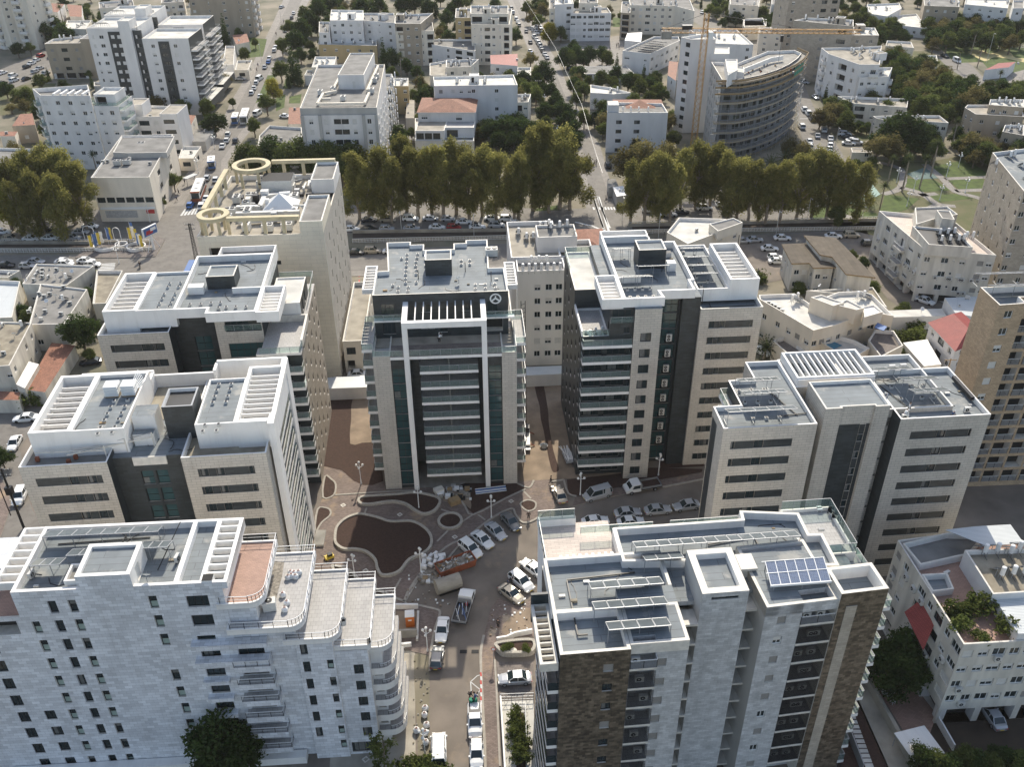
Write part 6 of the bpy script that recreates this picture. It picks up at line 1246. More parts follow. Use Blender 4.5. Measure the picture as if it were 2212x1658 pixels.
# upper middle right (tile 02)
for lb,pts,z,m,kw in[('white four-storey school block with ribbon windows, top middle',[(715,98),(1020,95),(990,55),(720,65)],12.2,'whiteplaster',dict(F='WWwWWWW',S='w',nf=4,roof='rooftan')),('white square block joined to the left of the school',[(600,32),(740,25),(720,-30),(600,-25)],15.8,'whiteplaster',dict(F='.W',S='w',nf=5,roof='roofwhite')),('cream annex left of the white school',[(560,60),(600,60),(600,0),(560,0)],14,'creamplaster',dict(F='w',S='w',nf=4)),('cream apartment block with mixed windows, top middle right',[(1160,35),(1490,40),(1640,80),(1600,-20),(1150,-20)],13,'creamplaster',dict(F='xwWwxw',S='w',nf=4,kit=(6,2))),('tan end of the cream apartment block, top middle right',[(1090,90),(1160,95),(1170,10),(1100,10)],12,'tanplaster',dict(F='B',S='w',nf=4)),('tall tan house behind the white school',[(780,20),(920,20),(920,-40),(780,-40)],15,'creamplaster',dict(F='ww',S='w',nf=4)),('long low shed with rows of roof panels in the school yard',[(820,550),(1190,545),(1130,490),(780,495)],3.2,'whiteplaster',dict(F='WWWWW',S='',nf=1,roof='roofgrey',ph=.1)),('small white house with cream front left of the tiled house',[(865,690),(1035,700),(1170,690),(1010,650),(865,630)],6,'whiteplaster',dict(F='',S='',roof='roofwhite',kit=(2,1))),('white gabled house with orange roof beside the slab tower',[(1440,560),(1500,600),(1520,460),(1450,455)],7,'whiteplaster',dict(F='w',S='w',roof='terracotta',ph=0)),('white tent-roofed hall in front of the cream block',[(1120,300),(1240,310),(1250,240),(1140,245)],5,'whiteplaster',dict(F='',S='',roof='white',ph=0)),('white L-shaped block behind the crane',[(1740,320),(2000,330),(2080,330),(1950,215),(1600,215)],16,'whiteplaster',dict(F='',S='w',roof='roofwhite')),('cream low house at the top right of the crane',[(2010,200),(2170,190),(2150,130),(2010,140)],6,'creamplaster',dict(F='w.w',S='w',roof='roofwhite')),('white cube house near the crane tip',[(2120,240),(2211,240),(2211,200),(2120,205)],7,'creamplaster',dict(F='w',S='w')),('cream villa at the top, right of the tree-lined street',[(1910,40),(2120,50),(2130,-10),(1900,-10)],9,'creamplaster',dict(F='ww',S='w')),('market stall roof of white sheeting beside the crossing',[(1060,1465),(1130,1455),(1110,1385),(1030,1395)],3,'greyplaster',dict(F='',S='',roof='white',ph=0)),('grey roofed kiosk behind the market stall',[(1000,1400),(1070,1380),(1050,1330),(990,1340)],3,'greyplaster',dict(F='',S='',roof='roofgrey',ph=0)),]:gb(lb,2,z,pts,m,**{**dict(box=z>12,kit=(2,1)if z>9 else(0,1)),**kw}).done()
B=gb('long white school wing with a field of roof panels, upper middle right',2,8.4,[(1105,375),(1310,400),(1530,300),(1520,270),(1340,270)],'whiteplaster','W.w','WWWWWW',nf=2,roof='roofgrey',kit=(0,0),box=False,name='school_building',cat='school')
for y in(2,5.5,9,13,17):
 if y<B.poly[2][1]+10:collectors(B,4,12,y,8.8,6,20)
B.done()
B=gb('white four-storey house front with four roof tanks and red tiled roof behind',2,12.8,[(990,838),(1442,838),(1400,770),(1000,760)],'whiteplaster','','',nf=4,roof='roofgrey',kit=(0,0),box=False)
P,tv,L=B.edge(B.poly,0)
B.mass(rect(0.01,L,-.3,.6),0,12.78,'whiteplaster',{0:[(u*L-.9,u*L+.9,9.2-3*f,10.4-3*f,'g')for f in range(4)for u in(.2,.5)]},ph=0,name='front_wall');hip(B,3.5,L,4,20,11,13.4,'terracotta','tiled_roof',ridge='y')
for x in(5,7.5,10,13):unit(B,'tank',x,1.8,12.1)
B.bx(.2,3.6,.4,5,12.2,15,'whiteplaster','stair_box',top='roofwhite');B.done()
B=gb('narrow white slab tower behind the curved building site',2,30.5,[(1540,275),(1615,292),(1800,290),(1755,245)],'whiteplaster','.g','',nf=10,roof='roofwhite',kit=(0,0),box=False,name='apartment_tower',cat='apartment tower');B.done()
def curved():
 z=25;B=Bld('construction_building','curved grey building under construction wrapped in scaffolding, upper right','building site',T(2,1845,590,z),0)
 L=lambda rc,x,y:B.loc(rc,x,y,z)
 P=[L(2,1845,592),L(2,1960,590),L(3,130,583),L(3,250,558),L(3,370,520),L(3,460,478),L(3,525,432),L(3,553,395),L(3,500,372),L(3,300,380),L(2,1960,470),L(2,1765,460)]
 ops={}
 for i in range(0,8):
  p,tv,Le=B.edge(P,i);k=max(1,int(Le/3.0));ops[i]=[(Le*(j+.5)/k-1.15,Le*(j+.5)/k+1.15,.75+3*f,2.95+3*f,'g')for j in range(k)for f in range(8)]
 i=len(P)-1;p,tv,Le=B.edge(P,i);k=max(1,int(Le/3));ops[i]=[(Le*(j+.5)/k-.5,Le*(j+.5)/k+.5,.8+3*f,2.4+3*f,'g')for j in range(k)for f in range(8)]
 B.mass(P,0,z,['rawconcrete']*(len(P)-1)+['greyplaster'],ops,ph=.9,roof='concrete')
 P2=inset(P,6);
 for f in range(1,9):
  Q=inset(P,-1.3);b=MB();I=P
  for i in range(0,8):
   a,c=Q[i],Q[i+1];d_,e=P[i],P[i+1]
   b.face([(*a,3*f+.25),(*c,3*f+.25),(*e,3*f+.25),(*d_,3*f+.25)],'concrete');b.face([(*a,3*f-.2),(*c,3*f-.2),(*c,3*f+.35),(*a,3*f+.35)],'tanplaster');b.face([(*a,3*f-.1),(*d_,3*f-.1),(*e,3*f-.1),(*c,3*f-.1)],'concrete')
  b.obj('floor_slab',B.root)
 Q=inset(P,-2.1);b=MB();Q2=inset(P,-1.5)
 for i in range(0,8):
  a,c=Vector(Q[i]),Vector(Q[i+1]);n=max(1,round((c-a).length/2.6))
  for j in range(n):p=a.lerp(c,j/n);b.beam((p.x,p.y,0),(p.x,p.y,24.6),.08,'metal')
  for f in range(0,13):
   zz=1.2+f*1.95;b.beam((*a,zz),(*c,zz),.08,'wood' if f%3==0 else 'metal',.08)
   if f>=10:b.beam((a.x,a.y,zz+.5),(c.x,c.y,zz+.5),.12,'wood',.5)
 b.obj('scaffolding',B.root)
 a,c=Q[5],Q[6];b=MB();b.face([(*a,21),(*c,21),(*c,24),(*a,24)],'green');b.obj('green_net',B.root)
 for(pts,z1,m)in(([(1890,560),(1960,520),(1960,440),(1870,440)],27.6,'whiteplaster'),([(1940,530),(2010,540),(2010,500),(1940,495)],26.4,'whiteplaster'),([(1620,360),(1760,400),(1900,400),(1900,350),(1640,345)],26,'whiteplaster')):
  Pq=[B.loc(2,x,y,z1)for x,y in pts]
  if sum(Pq[i][0]*Pq[(i+1)%len(Pq)][1]-Pq[(i+1)%len(Pq)][0]*Pq[i][1]for i in range(len(Pq)))<0:Pq=Pq[::-1]
  B.mass(Pq,24,z1,m,ph=.3,roof='roofwhite',name='roof_room')
 b=MB();Pq=[B.loc(2,x,y,25.4)for x,y in((2010,520),(2211,440),(2300,425))];
 for p,q in zip(Pq,Pq[1:]):b.beam((*p,25.2),(*q,25.2),.3,'white',1.4)
 b.obj('parapet',B.root)
 rg=random.Random(5);b=MB()
 for k in range(60):
  t_=rg.random();x,y=1900+rg.random()*480,500+rg.random()*70-t_*30;u,v=B.loc(2,x,y,24.3);s_=rg.uniform(.15,.5);b.box(u,u+s_,v,v+s_,24.1,24.2+s_,rg.choice(['wood','rust','metal','cloth','dark']))
 b.obj('site_debris',B.root);B.done()
curved()
def crane():
 x,y=59,291;r=thing('tower_crane','orange lattice tower crane beside the curved building site','crane',(x,y,0));b=MB();H=36
 def lattice(b,a,c,w_,n,m='crane'):
  a,c=Vector(a),Vector(c);d_=(c-a).normalized();up=Vector((0,0,1))if abs(d_.z)<.9 else Vector((0,1,0));s1=d_.cross(up).normalized()*w_/2;s2=s1.cross(d_).normalized()*w_/2
  cs=[s1+s2,s1-s2,-s1-s2,-s1+s2]
  for k in cs:b.beam(a+k,c+k,.15,m)
  for i in range(n):
   p,q=a.lerp(c,i/n),a.lerp(c,(i+1)/n)
   for j in range(4):b.beam(p+cs[j],q+cs[(j+1)%4],.09,m);b.beam(p+cs[j],p+cs[(j+1)%4],.05,m)
 lattice(b,(0,0,0),(0,0,H),1.7,20);b.obj('mast',r)
 b=MB();lattice(b,(0,0,H),(0,0,H+6),1.3,4);b.obj('tower_head',r)
 b=MB();lattice(b,(0,0,H+1),(46,-3,H+1),1.1,30);b.beam((0,0,H+6),(30,-2,H+1.6),.1,'darkmetal');b.beam((23,-1.5,H+.5),(23,-1.5,H-8),.08,'darkmetal');b.box(22.6,23.4,-1.9,-1.1,H-2,H-.2,'darkmetal');b.obj('jib',r)
 b=MB();lattice(b,(0,0,H+1),(-13,1,H+1),1.3,9);b.box(-13,-10,-.2,1.8,H-1.4,H+.8,'concrete');b.box(-7,-4,-.4,1.2,H+1.4,H+2.6,'darkmetal');b.beam((0,0,H+6),(-12,1,H+1.6),.1,'darkmetal');b.obj('counter_jib',r)
 b=MB();b.box(.9,2.3,-1.4,.2,H-1.2,H+.8,'whitemetal');b.obj('cab',r)
crane()
# upper right (tile 03)
for lb,pts,z,m,kw in[('tall tan stone tower at the top right',[(480,-150),(870,-160),(900,-230)],31,'tanstone',dict(F='w.wgg',S='w',nf=9,d=16)),('tan stone block with white roof tanks in front of the tan tower',[(495,150),(940,195),(940,145),(600,130)],22,'tanstone',dict(F='.xG',S='w',nf=6,kit=(7,1))),('low tan right wing of the tan stone block with a glass roof rail',[(925,260),(1130,262),(1100,205),(940,200)],18,'tanstone',dict(F='ww',S='w',nf=5,roof='roofwhite')),('white apartment building with an arched recess and roof tanks, upper right',[(755,400),(985,480),(1135,480),(1150,340),(960,350),(700,355)],15.6,'whiteplaster',dict(F='wBo',S='wb',nf=4,roof='rooftan',kit=(9,0))),('white stepped right wing of the arched apartment building',[(985,575),(1200,570),(1230,500),(985,500)],11.5,'whiteplaster',dict(F='wwww',S='b',nf=3,roof='roofwhite')),('old two-storey cream house with cluttered roof below the arched building',[(945,770),(1340,800),(1350,735),(820,715)],6.4,'oldplaster',dict(F='GwwW',S='w',nf=2,kit=(4,2),roof='rooftan')),('old two-storey white house behind the big dark tree',[(1110,880),(1190,900),(1480,905),(1650,915),(1580,860),(1240,860),(1085,865)],7.2,'oldplaster',dict(F='w',S='wWw',nf=2,kit=(6,2),roof='roofdirt',box=False)),('cream house with a white car awning at the far right',[(1770,800),(1850,850),(2211,870),(2190,780),(1790,780)],8,'tanplaster',dict(F='ww',S='www',nf=2,roof='rooftan')),('tan house with roof frame at the far right behind the awning house',[(1950,780),(2211,800),(2211,740),(1960,740)],10,'tanplaster',dict(F='www',S='w',nf=3,kit=(5,1),roof='roofwhite')),('lower tan house at the right edge above the grey tower',[(2050,980),(2211,1010),(2211,930),(2070,930)],8,'tanplaster',dict(F='ww',S='w',nf=2,kit=(3,1))),('curved white villa at the top right',[(1060,100),(1190,120),(1300,60),(1280,20),(1040,30)],7,'whiteplaster',dict(F='ww',S='w',nf=2,roof='roofwhite',kit=(2,1))),('low white villa with a lattice canopy at the top right',[(1310,190),(1490,210),(1410,100),(1220,115)],4.5,'whiteplaster',dict(F='w',S='w',nf=1,roof='roofwhite')),('tan apartment house at the top right with a white roof room',[(1470,40),(1730,50),(1720,-20),(1460,-20)],11,'tanplaster',dict(F='wwww',S='w',nf=3,kit=(3,1))),('large white apartment house near the top right corner',[(1770,30),(2090,60),(2110,-10),(1780,-20)],12,'whiteplaster',dict(F='wwww',S='w',nf=4,kit=(2,1),roof='roofwhite')),('white house in the top right corner',[(2130,60),(2211,60),(2211,0),(2130,0)],8,'whiteplaster',dict(F='w',S='w',nf=2)),('small cream house with flat roof below the lattice canopy villa',[(1180,340),(1390,355),(1370,310),(1190,300)],5.5,'creamplaster',dict(F='w',S='w',nf=1,roof='rooftan')),('little white house by the playground road',[(1430,460),(1570,460),(1560,410),(1440,410)],4,'whiteplaster',dict(F='',S='',roof='roofwhite')),('cream block with a red ground floor behind the tan stone block',[(240,240),(420,260),(420,215),(240,210)],9,'creamplaster',dict(F='ww',S='w',nf=3,kit=(2,1))),('cream house left of the tan tower, top right',[(115,190),(290,190),(290,140),(120,140)],6,'creamplaster',dict(F='ww',S='w',nf=2)),('dark thatch-roofed house among the trees, right',[(1590,670),(1760,680),(1770,630),(1660,600)],4.5,'tanplaster',dict(F='',S='',roof='brownroof',ph=0)),('small cream park kiosk with a flat roof',[(930,1135),(1080,1138),(1070,1105),(920,1102)],2.9,'creamplaster',dict(F='.w',S='',nf=1,roof='rooftan',ph=.2)),('white pavilion with a dark red roof beside the playground',[(1920,520),(2100,500),(2150,460),(2020,470)],4,'whiteplaster',dict(F='',S='',roof='redroof',ph=0)),('cream apartment house at the top, left of the tan tower',[(20,30),(230,40),(230,-20),(20,-20)],10,'creamplaster',dict(F='www',S='w',nf=3,kit=(2,1))),('white house beside the top road, centre right',[(330,30),(420,30),(420,-20),(330,-20)],8,'whiteplaster',dict(F='w',S='w',nf=2)),]:gb(lb,3,z,pts,m,**{**dict(box=z>12,kit=(2,1)if z>9 else(0,1)),**kw}).done()
# plants
def leafmat(name,c1,c2,tr=.45):
 m=D.materials.new(name);m.use_nodes=True;n=m.node_tree.nodes;l=m.node_tree.links;n.clear()
 oi=n.new('ShaderNodeObjectInfo');ge=n.new('ShaderNodeTexCoord');nz=n.new('ShaderNodeTexNoise');nz.inputs['Scale'].default_value=.55;nz.inputs['Detail'].default_value=6;nz.inputs['Roughness'].default_value=.7
 l.new(ge.outputs['Object'],nz.inputs[0]);mr=n.new('ShaderNodeMapRange');mr.inputs[1].default_value=.35;mr.inputs[2].default_value=.65;l.new(nz.outputs[0],mr.inputs[0])
 mx=n.new('ShaderNodeMix');mx.data_type='RGBA';mx.inputs[6].default_value=(*c1,1);mx.inputs[7].default_value=(*c2,1);l.new(mr.outputs[0],mx.inputs[0])
 hs=n.new('ShaderNodeHueSaturation');ma=n.new('ShaderNodeMapRange');ma.inputs[3].default_value=.75;ma.inputs[4].default_value=1.3;l.new(oi.outputs['Random'],ma.inputs[0]);l.new(ma.outputs[0],hs.inputs['Value']);l.new(mx.outputs[2],hs.inputs['Color'])
 df=n.new('ShaderNodeBsdfDiffuse');tl=n.new('ShaderNodeBsdfTranslucent');ms=n.new('ShaderNodeMixShader');ms.inputs[0].default_value=tr;o=n.new('ShaderNodeOutputMaterial')
 l.new(hs.outputs[0],df.inputs[0]);l.new(hs.outputs[0],tl.inputs[0]);l.new(df.outputs[0],ms.inputs[1]);l.new(tl.outputs[0],ms.inputs[2]);l.new(ms.outputs[0],o.inputs[0]);MT[name]=m
leafmat('leaf_euc',(.14,.145,.038),(.33,.30,.10),.52);leafmat('leaf_dark',(.034,.058,.02),(.085,.115,.035),.35);leafmat('leaf_mid',(.075,.10,.028),(.16,.18,.055),.4);leafmat('leaf_yellow',(.22,.21,.03),(.36,.31,.06));leafmat('leaf_dry',(.13,.12,.045),(.22,.185,.08));leafmat('leaf_palm',(.045,.065,.025),(.10,.115,.05))
mat('bark',(.20,.15,.11),.9,noise=.5,scale=1.5,coord='Object');mat('palebark',(.36,.30,.23),.9,noise=.5,scale=1.5,coord='Object')
def leaves(b,blobs,n,sz,m,rg,droop=0.,shell=.55):
 tot=sum(q[3]**2 for q in blobs)
 for(cx,cy,cz,r,*sq)in blobs:
  k=max(8,int(n*r*r/tot));sv=sq[0]if sq else .8
  nc=max(3,k//14)
  cl=[]
  for _ in range(nc):
   while True:
    x,y,z=rg.uniform(-1,1),rg.uniform(-1,1),rg.uniform(-1,1);d_=x*x+y*y+z*z
    if shell**2<d_<1:break
   cl.append((cx+x*r,cy+y*r,cz+z*r*sv))
  for c in cl:
   cr=r*rg.uniform(.16,.3)
   for _ in range(14):
    p=Vector((c[0]+rg.gauss(0,cr),c[1]+rg.gauss(0,cr),c[2]+rg.gauss(0,cr*(.8+droop))-droop*cr));s_=sz*rg.uniform(.6,1.35)
    u=Vector((rg.uniform(-1,1),rg.uniform(-1,1),rg.uniform(-.6,.6)-droop*1.2)).normalized();v=u.cross(Vector((rg.uniform(-1,1),rg.uniform(-1,1),rg.uniform(-1,1)))).normalized()
    b.face([p-u*s_,p+v*s_*.45,p+u*s_,p-v*s_*.45],m)
def limb(b,a,c,r0,r1,m,n=6,seg=3,wob=.0,rg=None):
 a,c=Vector(a),Vector(c);pr=None
 for i in range(seg+1):
  t=i/seg;p=a.lerp(c,t)+(Vector((rg.uniform(-1,1),rg.uniform(-1,1),0))*wob*math.sin(t*3.1)if rg else Vector());r=r0+(r1-r0)*t
  ring=[p+Vector((math.cos(k*2*math.pi/n)*r,math.sin(k*2*math.pi/n)*r,0))for k in range(n)]
  if pr:
   for k in range(n):b.face([pr[k],pr[(k+1)%n],ring[(k+1)%n],ring[k]],m)
  pr=ring
PROTO={}
def mk_tree(kind,seed):
 rg=random.Random(seed);tb=MB();cb=MB()
 if kind=='euc':
  h=20;limb(tb,(0,0,0),(rg.uniform(-.6,.6),.3,9),.5,.32,'palebark',8,4,.3,rg);bl=[]
  for i in range(19):
   a=rg.uniform(0,6.28);z=4.2+14.8*((i+rg.random())/19);d_=rg.uniform(.8,5.0)*(1-max(0,z-13)/11);p=(d_*math.cos(a),d_*math.sin(a),z);limb(tb,(0,.2,rg.uniform(5,9)),p,.22,.06,'palebark',5,3,.3,rg);bl.append((*p,rg.uniform(1.1,2.2),1.15))
  bl+=[(0,0,17.8,1.7,.9),(0,0,12,2.2)]
  leaves(cb,bl,14500,.28,'leaf_euc',rg,.45,.3)
 elif kind in('bush','mid','yellow','dry'):
  m={'bush':'leaf_dark','mid':'leaf_mid','yellow':'leaf_yellow','dry':'leaf_dry'}[kind];limb(tb,(0,0,0),(0,0,4),.3,.2,'bark',7,3,.15,rg);bl=[]
  for i in range(11):a=i*.57+rg.uniform(-.3,.3);d_=rg.uniform(1.2,2.7);p=(d_*math.cos(a),d_*math.sin(a),rg.uniform(2.6,6.2));limb(tb,(0,0,rg.uniform(1.8,3)),p,.14,.04,'bark',5,2,.1,rg);bl.append((*p,rg.uniform(.8,1.6)))
  bl+=[(0,0,7,1.7),(rg.uniform(-.8,.8),rg.uniform(-.8,.8),5.6,2)]
  leaves(cb,bl,5600 if kind!='dry' else 3200,.27,m,rg,0,.5)
 elif kind=='cyp':
  limb(tb,(0,0,0),(0,0,8),.3,.15,'bark',6,2);leaves(cb,[(0,0,1.5+i*1.15,1.9*(1-i/13.5)+.25)for i in range(13)],3400,.28,'leaf_dark',rg,0,.6)
 elif kind in('palm','date'):
  h=10 if kind=='palm' else 4;limb(tb,(0,0,0),(.2,0,h),.28 if kind=='palm' else .5,.2,'palebark',8,4)
  n=42 if kind=='palm' else 50;Lf=1.9 if kind=='palm' else 4.2
  for i in range(n):
   a=i*2.4;el=1.35-1.9*i/n;pr=Vector((.2,0,h));dv=Vector((math.cos(a)*math.cos(el),math.sin(a)*math.cos(el),math.sin(el)));sg=5;side=dv.cross(Vector((0,0,1))).normalized()
   for k in range(sg):
    q=pr+dv*Lf/sg;dv=(dv+Vector((0,0,-.16 if kind=='date' else-.12))).normalized()
    wd=(.5 if kind=='date' else .42)*(1-(k/sg)*.6)
    for s_ in(-1,1):
     for jj in range(3):
      t0=pr.lerp(q,jj/3);cb.face([t0,t0.lerp(q,.4),t0+side*s_*wd+dv*.35+Vector((0,0,-.12))],'leaf_palm')
    pr=q
 elif kind=='shrub':
  leaves(cb,[(0,0,.6,.8),(.6,.3,.5,.6),(-.5,.4,.5,.6)],700,.16,'leaf_mid',rg,0,.3);limb(tb,(0,0,0),(0,0,.7),.05,.03,'bark',5,1)
 elif kind=='young':
  limb(tb,(0,0,0),(.2,0,7.5),.1,.04,'bark',6,4,.15,rg)
  leaves(cb,[(rg.uniform(-.8,.8),rg.uniform(-.5,.5),2+i*.55,.75)for i in range(11)],1100,.2,'leaf_mid',rg,.4,.2)
 return tb.mesh('trunk'),cb.mesh('crown')
NV={'euc':5,'bush':4,'mid':4,'yellow':1,'dry':3,'cyp':2,'palm':2,'date':1,'shrub':2,'young':1};H0={'euc':20,'bush':8.6,'mid':8.6,'yellow':8.6,'dry':8.6,'cyp':16,'palm':11,'date':7,'shrub':1.4,'young':8.2}
NMT={'euc':'eucalyptus_tree','bush':'bushy_tree','mid':'leafy_tree','yellow':'yellow_tree','dry':'sparse_tree','cyp':'cypress_tree','palm':'palm_tree','date':'date_palm','shrub':'shrub','young':'young_tree'}
CT={k:('palm' if k in('palm','date')else('shrub' if k=='shrub' else 'tree'))for k in NV}
def tree(kind,x,y,h,label,group=None,wide=1.,z=0.):
 v=RNG.randrange(NV[kind]);key=(kind,v)
 if key not in PROTO:PROTO[key]=mk_tree(kind,11*v+len(kind)*7+ord(kind[0]))
 s_=h/H0[kind];t=thing(NMT[kind],label,CT[kind],(x,y,z),RNG.uniform(0,6.28),group);t.scale=(s_*wide,s_*wide,s_)
 link('trunk',PROTO[key][0],t);link('crown',PROTO[key][1],t);return t
DESC={'euc':'tall olive-green eucalyptus','bush':'dark green rounded tree','mid':'mid-green leafy tree','yellow':'yellow-green tree','dry':'brownish sparse tree','cyp':'narrow dark cypress','palm':'slim fan palm','date':'spreading date palm','shrub':'low green shrub','young':'thin young tree'}
def trees(rc,lst,where,group=None,f=.62):
 pts=[]
 for q in lst:k,x,y,h=q[:4];X,Y=T(rc,x,y,f*h if k not in('palm',)else .92*h);pts.append((X,Y,k,h,q[4]if len(q)>4 else 1.))
 cnt={};tot={}
 for p in pts:tot[p[2]]=tot.get(p[2],0)+1
 for p in sorted(pts):k=p[2];cnt[k]=cnt.get(k,0)+1;o='' if tot[k]==1 else ', %s from the left'%ordn(cnt[k]);tree(k,p[0],p[1],p[3],'%s %s%s'%(DESC[k],where,o),group if tot[k]>1 else None,p[4])
trees(0,[('euc',60,1400,19),('euc',190,1340,21),('euc',330,1310,21),('euc',470,1330,21),('euc',560,1400,19),('euc',250,1480,18),('euc',420,1500,18),('euc',120,1520,16),('yellow',20,1490,14)],'in the left clump beyond the parked cars','eucalyptus trees at the left')
trees(1,[('mid',60,1160,11),('mid',150,1200,11),('bush',250,1130,13),('mid',360,1170,12),('mid',470,1140,13),('mid',560,1190,12),('mid',650,1160,13),('mid',750,1190,12),('mid',850,1180,13),('yellow',900,1140,12),('mid',780,1250,11)],'in the lower row below the office building','trees below the office building')
trees(1,[('euc',880,1330,19),('euc',960,1380,17),('euc',1060,1300,20),('euc',1130,1370,18),('euc',1240,1240,21),('euc',1330,1300,20),('euc',1430,1290,20),('euc',1520,1290,21),('euc',1620,1260,21),('euc',1720,1330,19),('euc',1820,1290,20),('euc',1930,1340,19),('euc',2060,1380,17)],'in the long row above the parked cars','eucalyptus trees of the middle row')
trees(2,[('euc',330,1330,19),('euc',440,1200,23),('euc',540,1140,24),('euc',640,1190,23),('euc',720,1230,21),('euc',560,1300,18,1.1),('dry',1150,1200,13),('dry',1250,1150,13),('euc',1180,1380,17),('euc',1290,1370,18),('euc',1400,1340,19),('euc',1480,1400,17),('dry',1430,1150,11),('euc',1560,1290,18),('euc',1680,1250,19),('euc',1790,1260,19),('euc',1890,1310,18),('euc',1990,1350,17)],'around the bridge crossing','eucalyptus trees by the bridge')
trees(3,[('euc',60,1380,17),('euc',190,1370,18),('euc',320,1390,17),('euc',430,1370,18),('euc',560,1340,18),('euc',680,1310,19),('euc',790,1340,18),('euc',880,1380,17),('euc',1010,1390,17),('euc',250,1440,14)],'in the right-hand row beside the park','eucalyptus trees beside the park')
trees(2,[('bush',130,960,9,1.2),('bush',240,940,10,1.3),('bush',350,960,10,1.3),('bush',450,980,9,1.2),('bush',180,1040,8,1.2),('bush',300,1050,8,1.2)],'in the dark thicket above the row','dark trees of the thicket')
trees(2,[('bush',525,520,10),('bush',575,665,7),('bush',610,740,8),('bush',640,810,8),('bush',700,830,8),('bush',690,900,9),('bush',730,960,8),('bush',740,1040,8),('mid',560,830,6),('mid',790,650,7),('mid',760,730,6),('mid',820,870,7),('palm',900,760,9),('date',540,860,5),('mid',440,650,6),('mid',960,960,6)],'beside the tree-lined middle street','trees along the middle street')
trees(2,[('bush',672,410,9),('bush',760,395,9),('bush',855,400,9),('bush',955,390,8),('yellow',560,225,10),('bush',740,340,7),('bush',1150,590,8),('mid',1210,600,7),('mid',1040,630,5),('mid',940,620,5),('mid',850,600,5),('bush',740,620,7),('mid',1370,660,7),('mid',830,240,5),('dry',430,110,8),('mid',480,150,8),('dry',500,60,8),('mid',390,50,8)],'around the school yard','trees around the school yard')
trees(1,[('bush',540,150,12),('bush',600,50,13),('bush',700,10,13),('bush',480,200,11),('bush',440,290,11),('cyp',400,430,17),('cyp',450,490,13),('cyp',370,560,8),('mid',320,510,9),('yellow',260,650,9),('mid',215,760,8),('mid',120,930,7),('bush',470,400,7),('bush',560,400,6),('mid',330,330,8),('mid',500,90,9),('mid',390,200,9)],'along the upper-left street','trees along the upper-left street')
trees(1,[('cyp',1085,370,14),('bush',1150,420,9),('palm',1210,410,10),('bush',1260,480,7),('cyp',1360,620,10),('mid',1390,710,5),('mid',1310,700,5),('mid',1030,180,6),('bush',1220,20,10),('bush',1320,10,11),('bush',1420,40,10),('cyp',1480,20,12),('bush',1560,120,9),('mid',1530,210,7),('bush',2080,250,8),('bush',1920,20,9),('bush',1640,10,10),('mid',1300,990,5),('mid',1580,990,5),('mid',1710,1010,4),('bush',1050,20,11),('bush',930,20,11),('mid',2110,620,6)],'among the upper middle houses','trees among the upper middle houses')
trees(0,[('bush',330,230,11),('bush',400,190,12),('bush',470,240,11),('bush',430,300,9),('palm',440,50,10),('cyp',1665,190,15),('bush',1590,910,8,1.3),('palm',690,1150,8),('bush',150,1230,7),('mid',1290,1340,6),('mid',1200,1500,4),('mid',1820,390,6),('mid',1900,310,5),('dry',150,740,5,1.5),('dry',80,800,4,1.5),('dry',240,720,4),('mid',665,550,4),('mid',220,350,6),('bush',640,90,5),('mid',1730,760,4)],'among the upper-left blocks','trees among the upper-left blocks')
rg=random.Random(21)
def grove(rc,poly,n,where,kinds,hs=(6,10),sp=4.2):
 xs=[p[0]for p in poly];ys=[p[1]for p in poly];out=[];k=0
 W_=[]
 while len(out)<n and k<4000:
  k+=1;x,y=rg.uniform(min(xs),max(xs)),rg.uniform(min(ys),max(ys));ins=False;N=len(poly)
  for i in range(N):
   (x1,y1),(x2,y2)=poly[i],poly[(i+1)%N]
   if(y1>y)!=(y2>y)and x<(x2-x1)*(y-y1)/(y2-y1)+x1:ins=not ins
  if not ins:continue
  X=T(rc,x,y)
  if any(math.hypot(X[0]-q[0],X[1]-q[1])<sp for q in W_):continue
  W_.append(X);out.append((rg.choice(kinds),x,y,rg.uniform(*hs),1.15))
 trees(rc,out,where,where+' trees')
grove(3,[(1150,380),(1450,390),(1560,470),(1700,600),(1900,700),(1700,860),(1380,800),(1290,620)],46,'in the grove right of the arched building',['bush','mid','mid','dry','bush'])
grove(3,[(1490,170),(1650,110),(1900,150),(2211,190),(2211,330),(1750,300),(1480,330)],44,'in the upper right grove',['bush','mid','bush','dry'],(6,9),5)
grove(3,[(1130,200),(1230,130),(1350,230),(1450,300),(1180,290)],10,'around the lattice canopy villa',['bush','mid'],(5,8),5)
grove(3,[(920,60),(1020,60),(1080,180),(960,150)],7,'left of the curved villa',['bush','mid'],(5,8),5)
grove(3,[(640,790),(860,750),(900,900),(720,900)],7,'below the arched building',['dry','mid'],(6,8),5)
grove(3,[(840,900),(1060,930),(1050,970),(880,960)],9,'in the hedge beside the little car park',['bush','mid'],(3,4),3)
grove(3,[(1700,1010),(1900,1040),(2211,1100),(2211,1270),(1950,1230),(1760,1120)],22,'beyond the park at the right edge',['dry','mid','bush'],(5,8),5)
grove(3,[(1940,640),(2211,640),(2211,730),(1960,720)],10,'below the playground',['bush','mid'],(5,8),5)
grove(3,[(200,60),(400,60),(420,130),(240,200)],9,'left of the tan tower',['bush','mid'],(5,8),6)
grove(2,[(1700,60),(1900,20),(2000,150),(1850,180)],9,'at the top beside the crane',['bush','mid'],(4,7),6)
grove(0,[(620,20),(760,90),(700,140),(560,110)],5,'behind the twin towers',['bush','mid'],(4,6),5)
